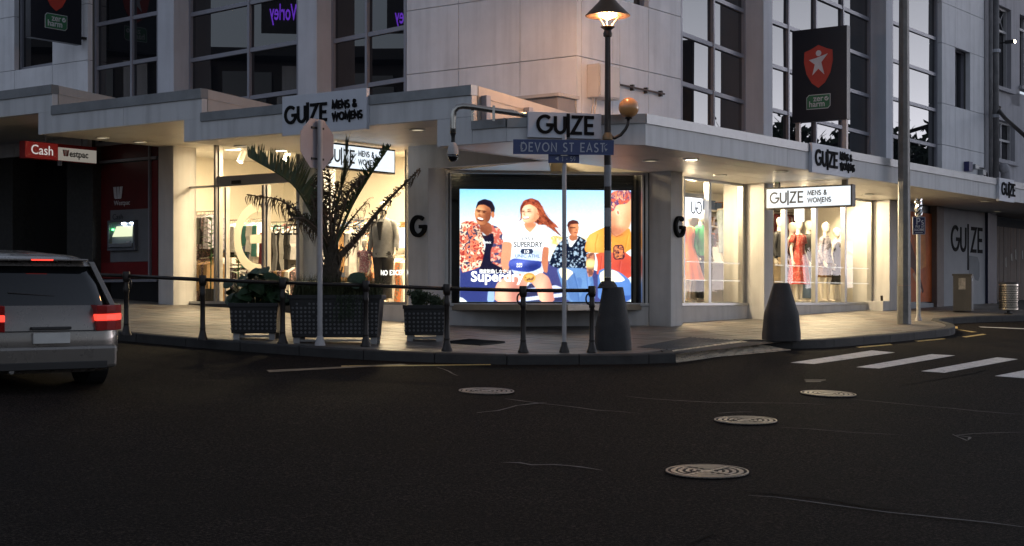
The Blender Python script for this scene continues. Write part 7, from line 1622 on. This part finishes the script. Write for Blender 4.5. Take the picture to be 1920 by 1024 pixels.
n_ = lambda px: tR(px); zn = lambda py, px: zr((YH-py)/F*TR(tR(px), 0, 0).y)
wins = [(n_(1864), n_(1896), zn(165, 1880), zn(12, 1880)), (n_(1867), n_(1903), zn(300, 1880), zn(226, 1880)), (n_(1912), n_(1945), zn(165, 1925), zn(12, 1925))]
ab = sorted({n_(1846)+.03, n_(1864), n_(1867), n_(1896), n_(1903), n_(1912), n_(1945), n_(1990), 42}); zb2 = sorted({zr(2.75), wins[1][2], wins[1][3], wins[0][2], wins[0][3], TOPZ+1})
def bandwall(a0, a1, z0, z1): MB().box(TR, a0, a1, .0, .25, z0, z1).build('wall', m_old, nb)
bandwall(n_(1846)+.03, n_(1864), zr(2.75), TOPZ); bandwall(n_(1864)+.001, 44, wins[0][3]+.001, TOPZ); bandwall(n_(1896), n_(1912), wins[1][3]+.5, wins[0][3]); bandwall(n_(1945), 44, zr(2.75), wins[0][3])
bandwall(n_(1864)+.001, n_(1945)-.001, wins[1][3]+.001, wins[0][2]-.001); bandwall(n_(1903)+.001, n_(1945)-.002, zr(2.75), wins[1][3]); bandwall(n_(1864)+.002, n_(1903), zr(2.75), wins[1][2]-.001); bandwall(n_(1864)+.002, n_(1867), wins[1][2], wins[1][3])
for i, (a0, a1, z0, z1) in enumerate(wins):
    w_ = MB(); fw = .06
    for x in (a0, (a0+a1)/2-fw/2, a1-fw): w_.box(TR, x, x+fw, .12, .2, z0, z1)
    for z in (z0, z0+(z1-z0)*(.70 if i != 1 else .5), z1-fw): w_.box(TR, a0+fw, a1-fw, .122, .198, z, z+fw)
    wo = w_.build('window', m_sash, nb); MB().box(TR, a0+.02, a1-.02, .21, .24, z0, z1).build('pane', m_upglass, wo); MB().box(TR, a0-.08, a1+.08, -.10, .12, z0-.10, z0-.002).build('sill', m_old, wo)
    if i == 0:
        for x0_, x1_ in ((a0+fw, (a0+a1)/2-fw/2), ((a0+a1)/2+fw/2, a1-fw)):
            zq0, zq1 = z0+(z1-z0)*.70+fw, z1-fw
            for p_, q_ in (((x0_, zq0), (x1_, zq1)), ((x0_, zq1), (x1_, zq0))): MB().tube([TR(p_[0], .19, p_[1]), TR(q_[0], .19, q_[1])], .014, 4).build('glazing_bar', m_sash, wo)
for px, r_, nm in ((1849.5, .05, 'drain_pipe'), (1859.5, .085, 'drain_pipe')): MB().tube([TR(n_(px), -.11, zr(2.8)), TR(n_(px), -.11, TOPZ)], r_, 10).build(nm, M('lead_pipe', (.16, .155, .16), .6, var=.3, streak=.3) if nm and px < 1855 else bpy.data.materials['lead_pipe'], nb, smooth=True)
for py in (97, 219): MB().lathe(fr(TR(n_(1859.5), -.11, zn(py, 1859)), RD, LD), [(.12, -.03), (.12, .05)], 12).build('pipe_collar', m_pier, nb)
MB().tube([TR(n_(1862), -.25, zr(3.45)), TR(n_(1866), -.25, zr(3.45)), TR(n_(1868), -.25, zr(3.35)), TR(n_(1868), -.25, zr(2.95))], .13, 12).build('pipe_elbow', m_old, nb, smooth=True)
wl = thing('wall_lamp', TR(n_(1867), -.1, zn(85, 1867)), 'small bright flood lamp on a bracket beside the older window', 'wall lamp')
MB().box(TR, n_(1866), n_(1869), -.5, -.25, zn(84, 1867), zn(78, 1867)).build('lamp_body', m_black, wl); MB().box(TR, n_(1866)+.02, n_(1869)-.02, -.505, -.5, zn(83.5, 1867), zn(78.5, 1867)).build('lamp_face', E('flood_face', (1, .9, .65), 30), wl); MB().tube([TR(n_(1868), -.3, zn(81, 1867)), TR(n_(1868), 0, zn(81, 1867))], .02, 6).build('lamp_arm', m_black, wl)
fp = thing('flag_pole', TR(n_(1869), -.3, zn(200, 1870)), 'dark slanting pole jutting from the older building', 'pole')
MB().tube([W(1870, 204, 41), W(1885, 222, 39.6), W(1925, 258, 37)], [.06, .05, .05], 8).build('pole_shaft', m_lamp, fp, smooth=True); MB().tube([W(1868, 208, 41), W(1871, 199, 41)], .10, 8).build('pole_bracket', m_lamp, fp)
ub = thing('utility_boxes', TR(tR(1808), -.06, zr(3.0)), 'small blue and grey service boxes with cables low on the upper wall', 'service boxes')
for px, py0, py1, wd_, mt in ((1807, 321, 303, .26, M('service_blue', (.02, .02, .10), .5)), (1819, 317, 308, .28, m_cap), (1833, 328, 318, .25, m_cap)): a = tR(px); MB().box(TR, a, a+wd_, -.14, -.001, zn(py1+(0), px)-((py0-py1)/F*TR(a, 0, 0).y), zn(py1, px)).build('service_box', mt, ub, bevel=.01)
MB().tube([TR(tR(1826), -.05, zn(314, 1826)), TR(tR(1840), -.05, zn(316, 1840)), TR(tR(1847), -.05, zn(326, 1847)), TR(tR(1849), -.05, zn(345, 1849))], .02, 6).build('cable', m_post_dk, ub)
# ------------------------------------------------------------------ across the streets: buildings and trees the windows mirror
m_opp = M('opposite_wall', (.08, .075, .07), .8, var=.2, scale=.6); m_oppd = M('opposite_dark', (.03, .03, .03), .7)
ob = thing('opposite_building', (-34, 22, .3), 'verandah building across the left street, seen only mirrored in the upper windows', 'building')
MB().box(WLD, -46, -33, -4, 50, -.5, 10.3).build('wall', m_opp, ob); MB().box(WLD, -47, -31.5, -5, 51, 10.3, 10.7).build('parapet', m_oppd, ob)
for i in range(16): MB().box(WLD, -33, -32.6, -2+i*3.2, -1.3+i*3.2, 7.4, 10.1).build('pale_fin', m_fascia, ob)
for i in range(15): MB().box(WLD, -33.1, -32.9, -.9+i*3.2, .8+i*3.2, 7.6, 9.9).build('window', m_upglass, ob)
MB().box(WLD, -33, -28.5, -4, 50, 4.4, 4.8).build('verandah', m_oppd, ob)
TL_ = iter(['nearest', 'tallest', 'smallest', 'widest'])
for (x, y, hh_, rr_) in ((44, 57, 7.6, 4.2), (50, 66, 8.2, 5), (39, 49, 6.0, 3.0), (58, 60, 7.4, 5)):
    z0 = G(x, y); t = thing('street_tree', (x, y, z0), next(TL_)+' rounded dark tree across the right street, mirrored in the upper windows', 'tree', 'trees across the right street')
    mb = MB(); mb.tube([(x, y, z0-.2), (x+.2, y, z0+hh_*.35), (x, y+.2, z0+hh_*.6)], [.35, .25, .12], 8)
    for a in range(0, 360, 60): mb.tube([(x+.1, y, z0+hh_*.35), (x+rr_*.6*math.cos(R(a)), y+rr_*.6*math.sin(R(a)), z0+hh_*.7)], [.14, .04], 6)
    mb.build('trunk', m_trunk, t); N_ = 5200; c = rng.normal(size=(40, 3)); c /= np.linalg.norm(c, axis=1)[:, None]; c = c*np.array([rr_*.75, rr_*.75, hh_*.26])+np.array([x, y, z0+hh_*.7]); k = rng.randint(0, 40, N_); P = c[k]+rng.normal(size=(N_, 3))*rr_*.13; U = rng.normal(size=(N_, 3))*.14; V = rng.normal(size=(N_, 3))*.14
    vv = np.stack([P-U, P+V, P+U, P-V], 1).reshape(-1, 3)-np.array([x, y, z0]); me = bpy.data.meshes.new('crown'); me.from_pydata(vv.tolist(), [], [(4*i, 4*i+1, 4*i+2, 4*i+3) for i in range(N_)]); me.materials.append(m_shrub); o = bpy.data.objects.new('crown', me); C.objects.link(o); o.parent = t

# purple lit name on the opposite building, seen mirrored in the big left window
def mirror_pt(px, py):
    a0_, d0_, a1_, d1_ = lw['big'][0], .06, lw['big'][1], .42; o = TL(a0_, d0_, 0); e_ = TL(a1_, d1_, 0)-o; x_ = e_.normalized(); n_v = Vector((-x_.y, x_.x, 0)); k_ = (px-960)/F
    s_a = (k_*o.y-o.x)/(x_.x-k_*x_.y); P_q = o+x_*s_a; P_q.z = CZ+(YH-py)/F*P_q.y; d_v = (P_q-Vector((0, 0, CZ))); d_v = d_v-n_v*2*d_v.dot(n_v); u_ = (-32.55-P_q.x)/d_v.x; return P_q+d_v*u_
pa_, pb_ = mirror_pt(566, 14), mirror_pt(506, 26); wd = abs(pb_.y-pa_.y)
ws = thing('neon_sign', (-32.6, (pa_.y+pb_.y)/2, pb_.z), 'purple lit name sign across the left street, mirrored in the big upper window', 'sign')
Tns = fr((-32.55, min(pa_.y, pb_.y), 0), (0, 1, 0), (-1, 0, 0)); zc0 = (pa_.z+pb_.z)/2
MB().box(Tns, -.3, wd+.3, .01, .06, zc0-.7, zc0+1.2).build('sign_backing', m_oppd, ws)
fittext('neon_letters', 'Worley', Tns, 0, wd, zc0-.2, .62, -.03, E('neon_purple', (.22, .05, .9), 1.1), ws, bold=.01)
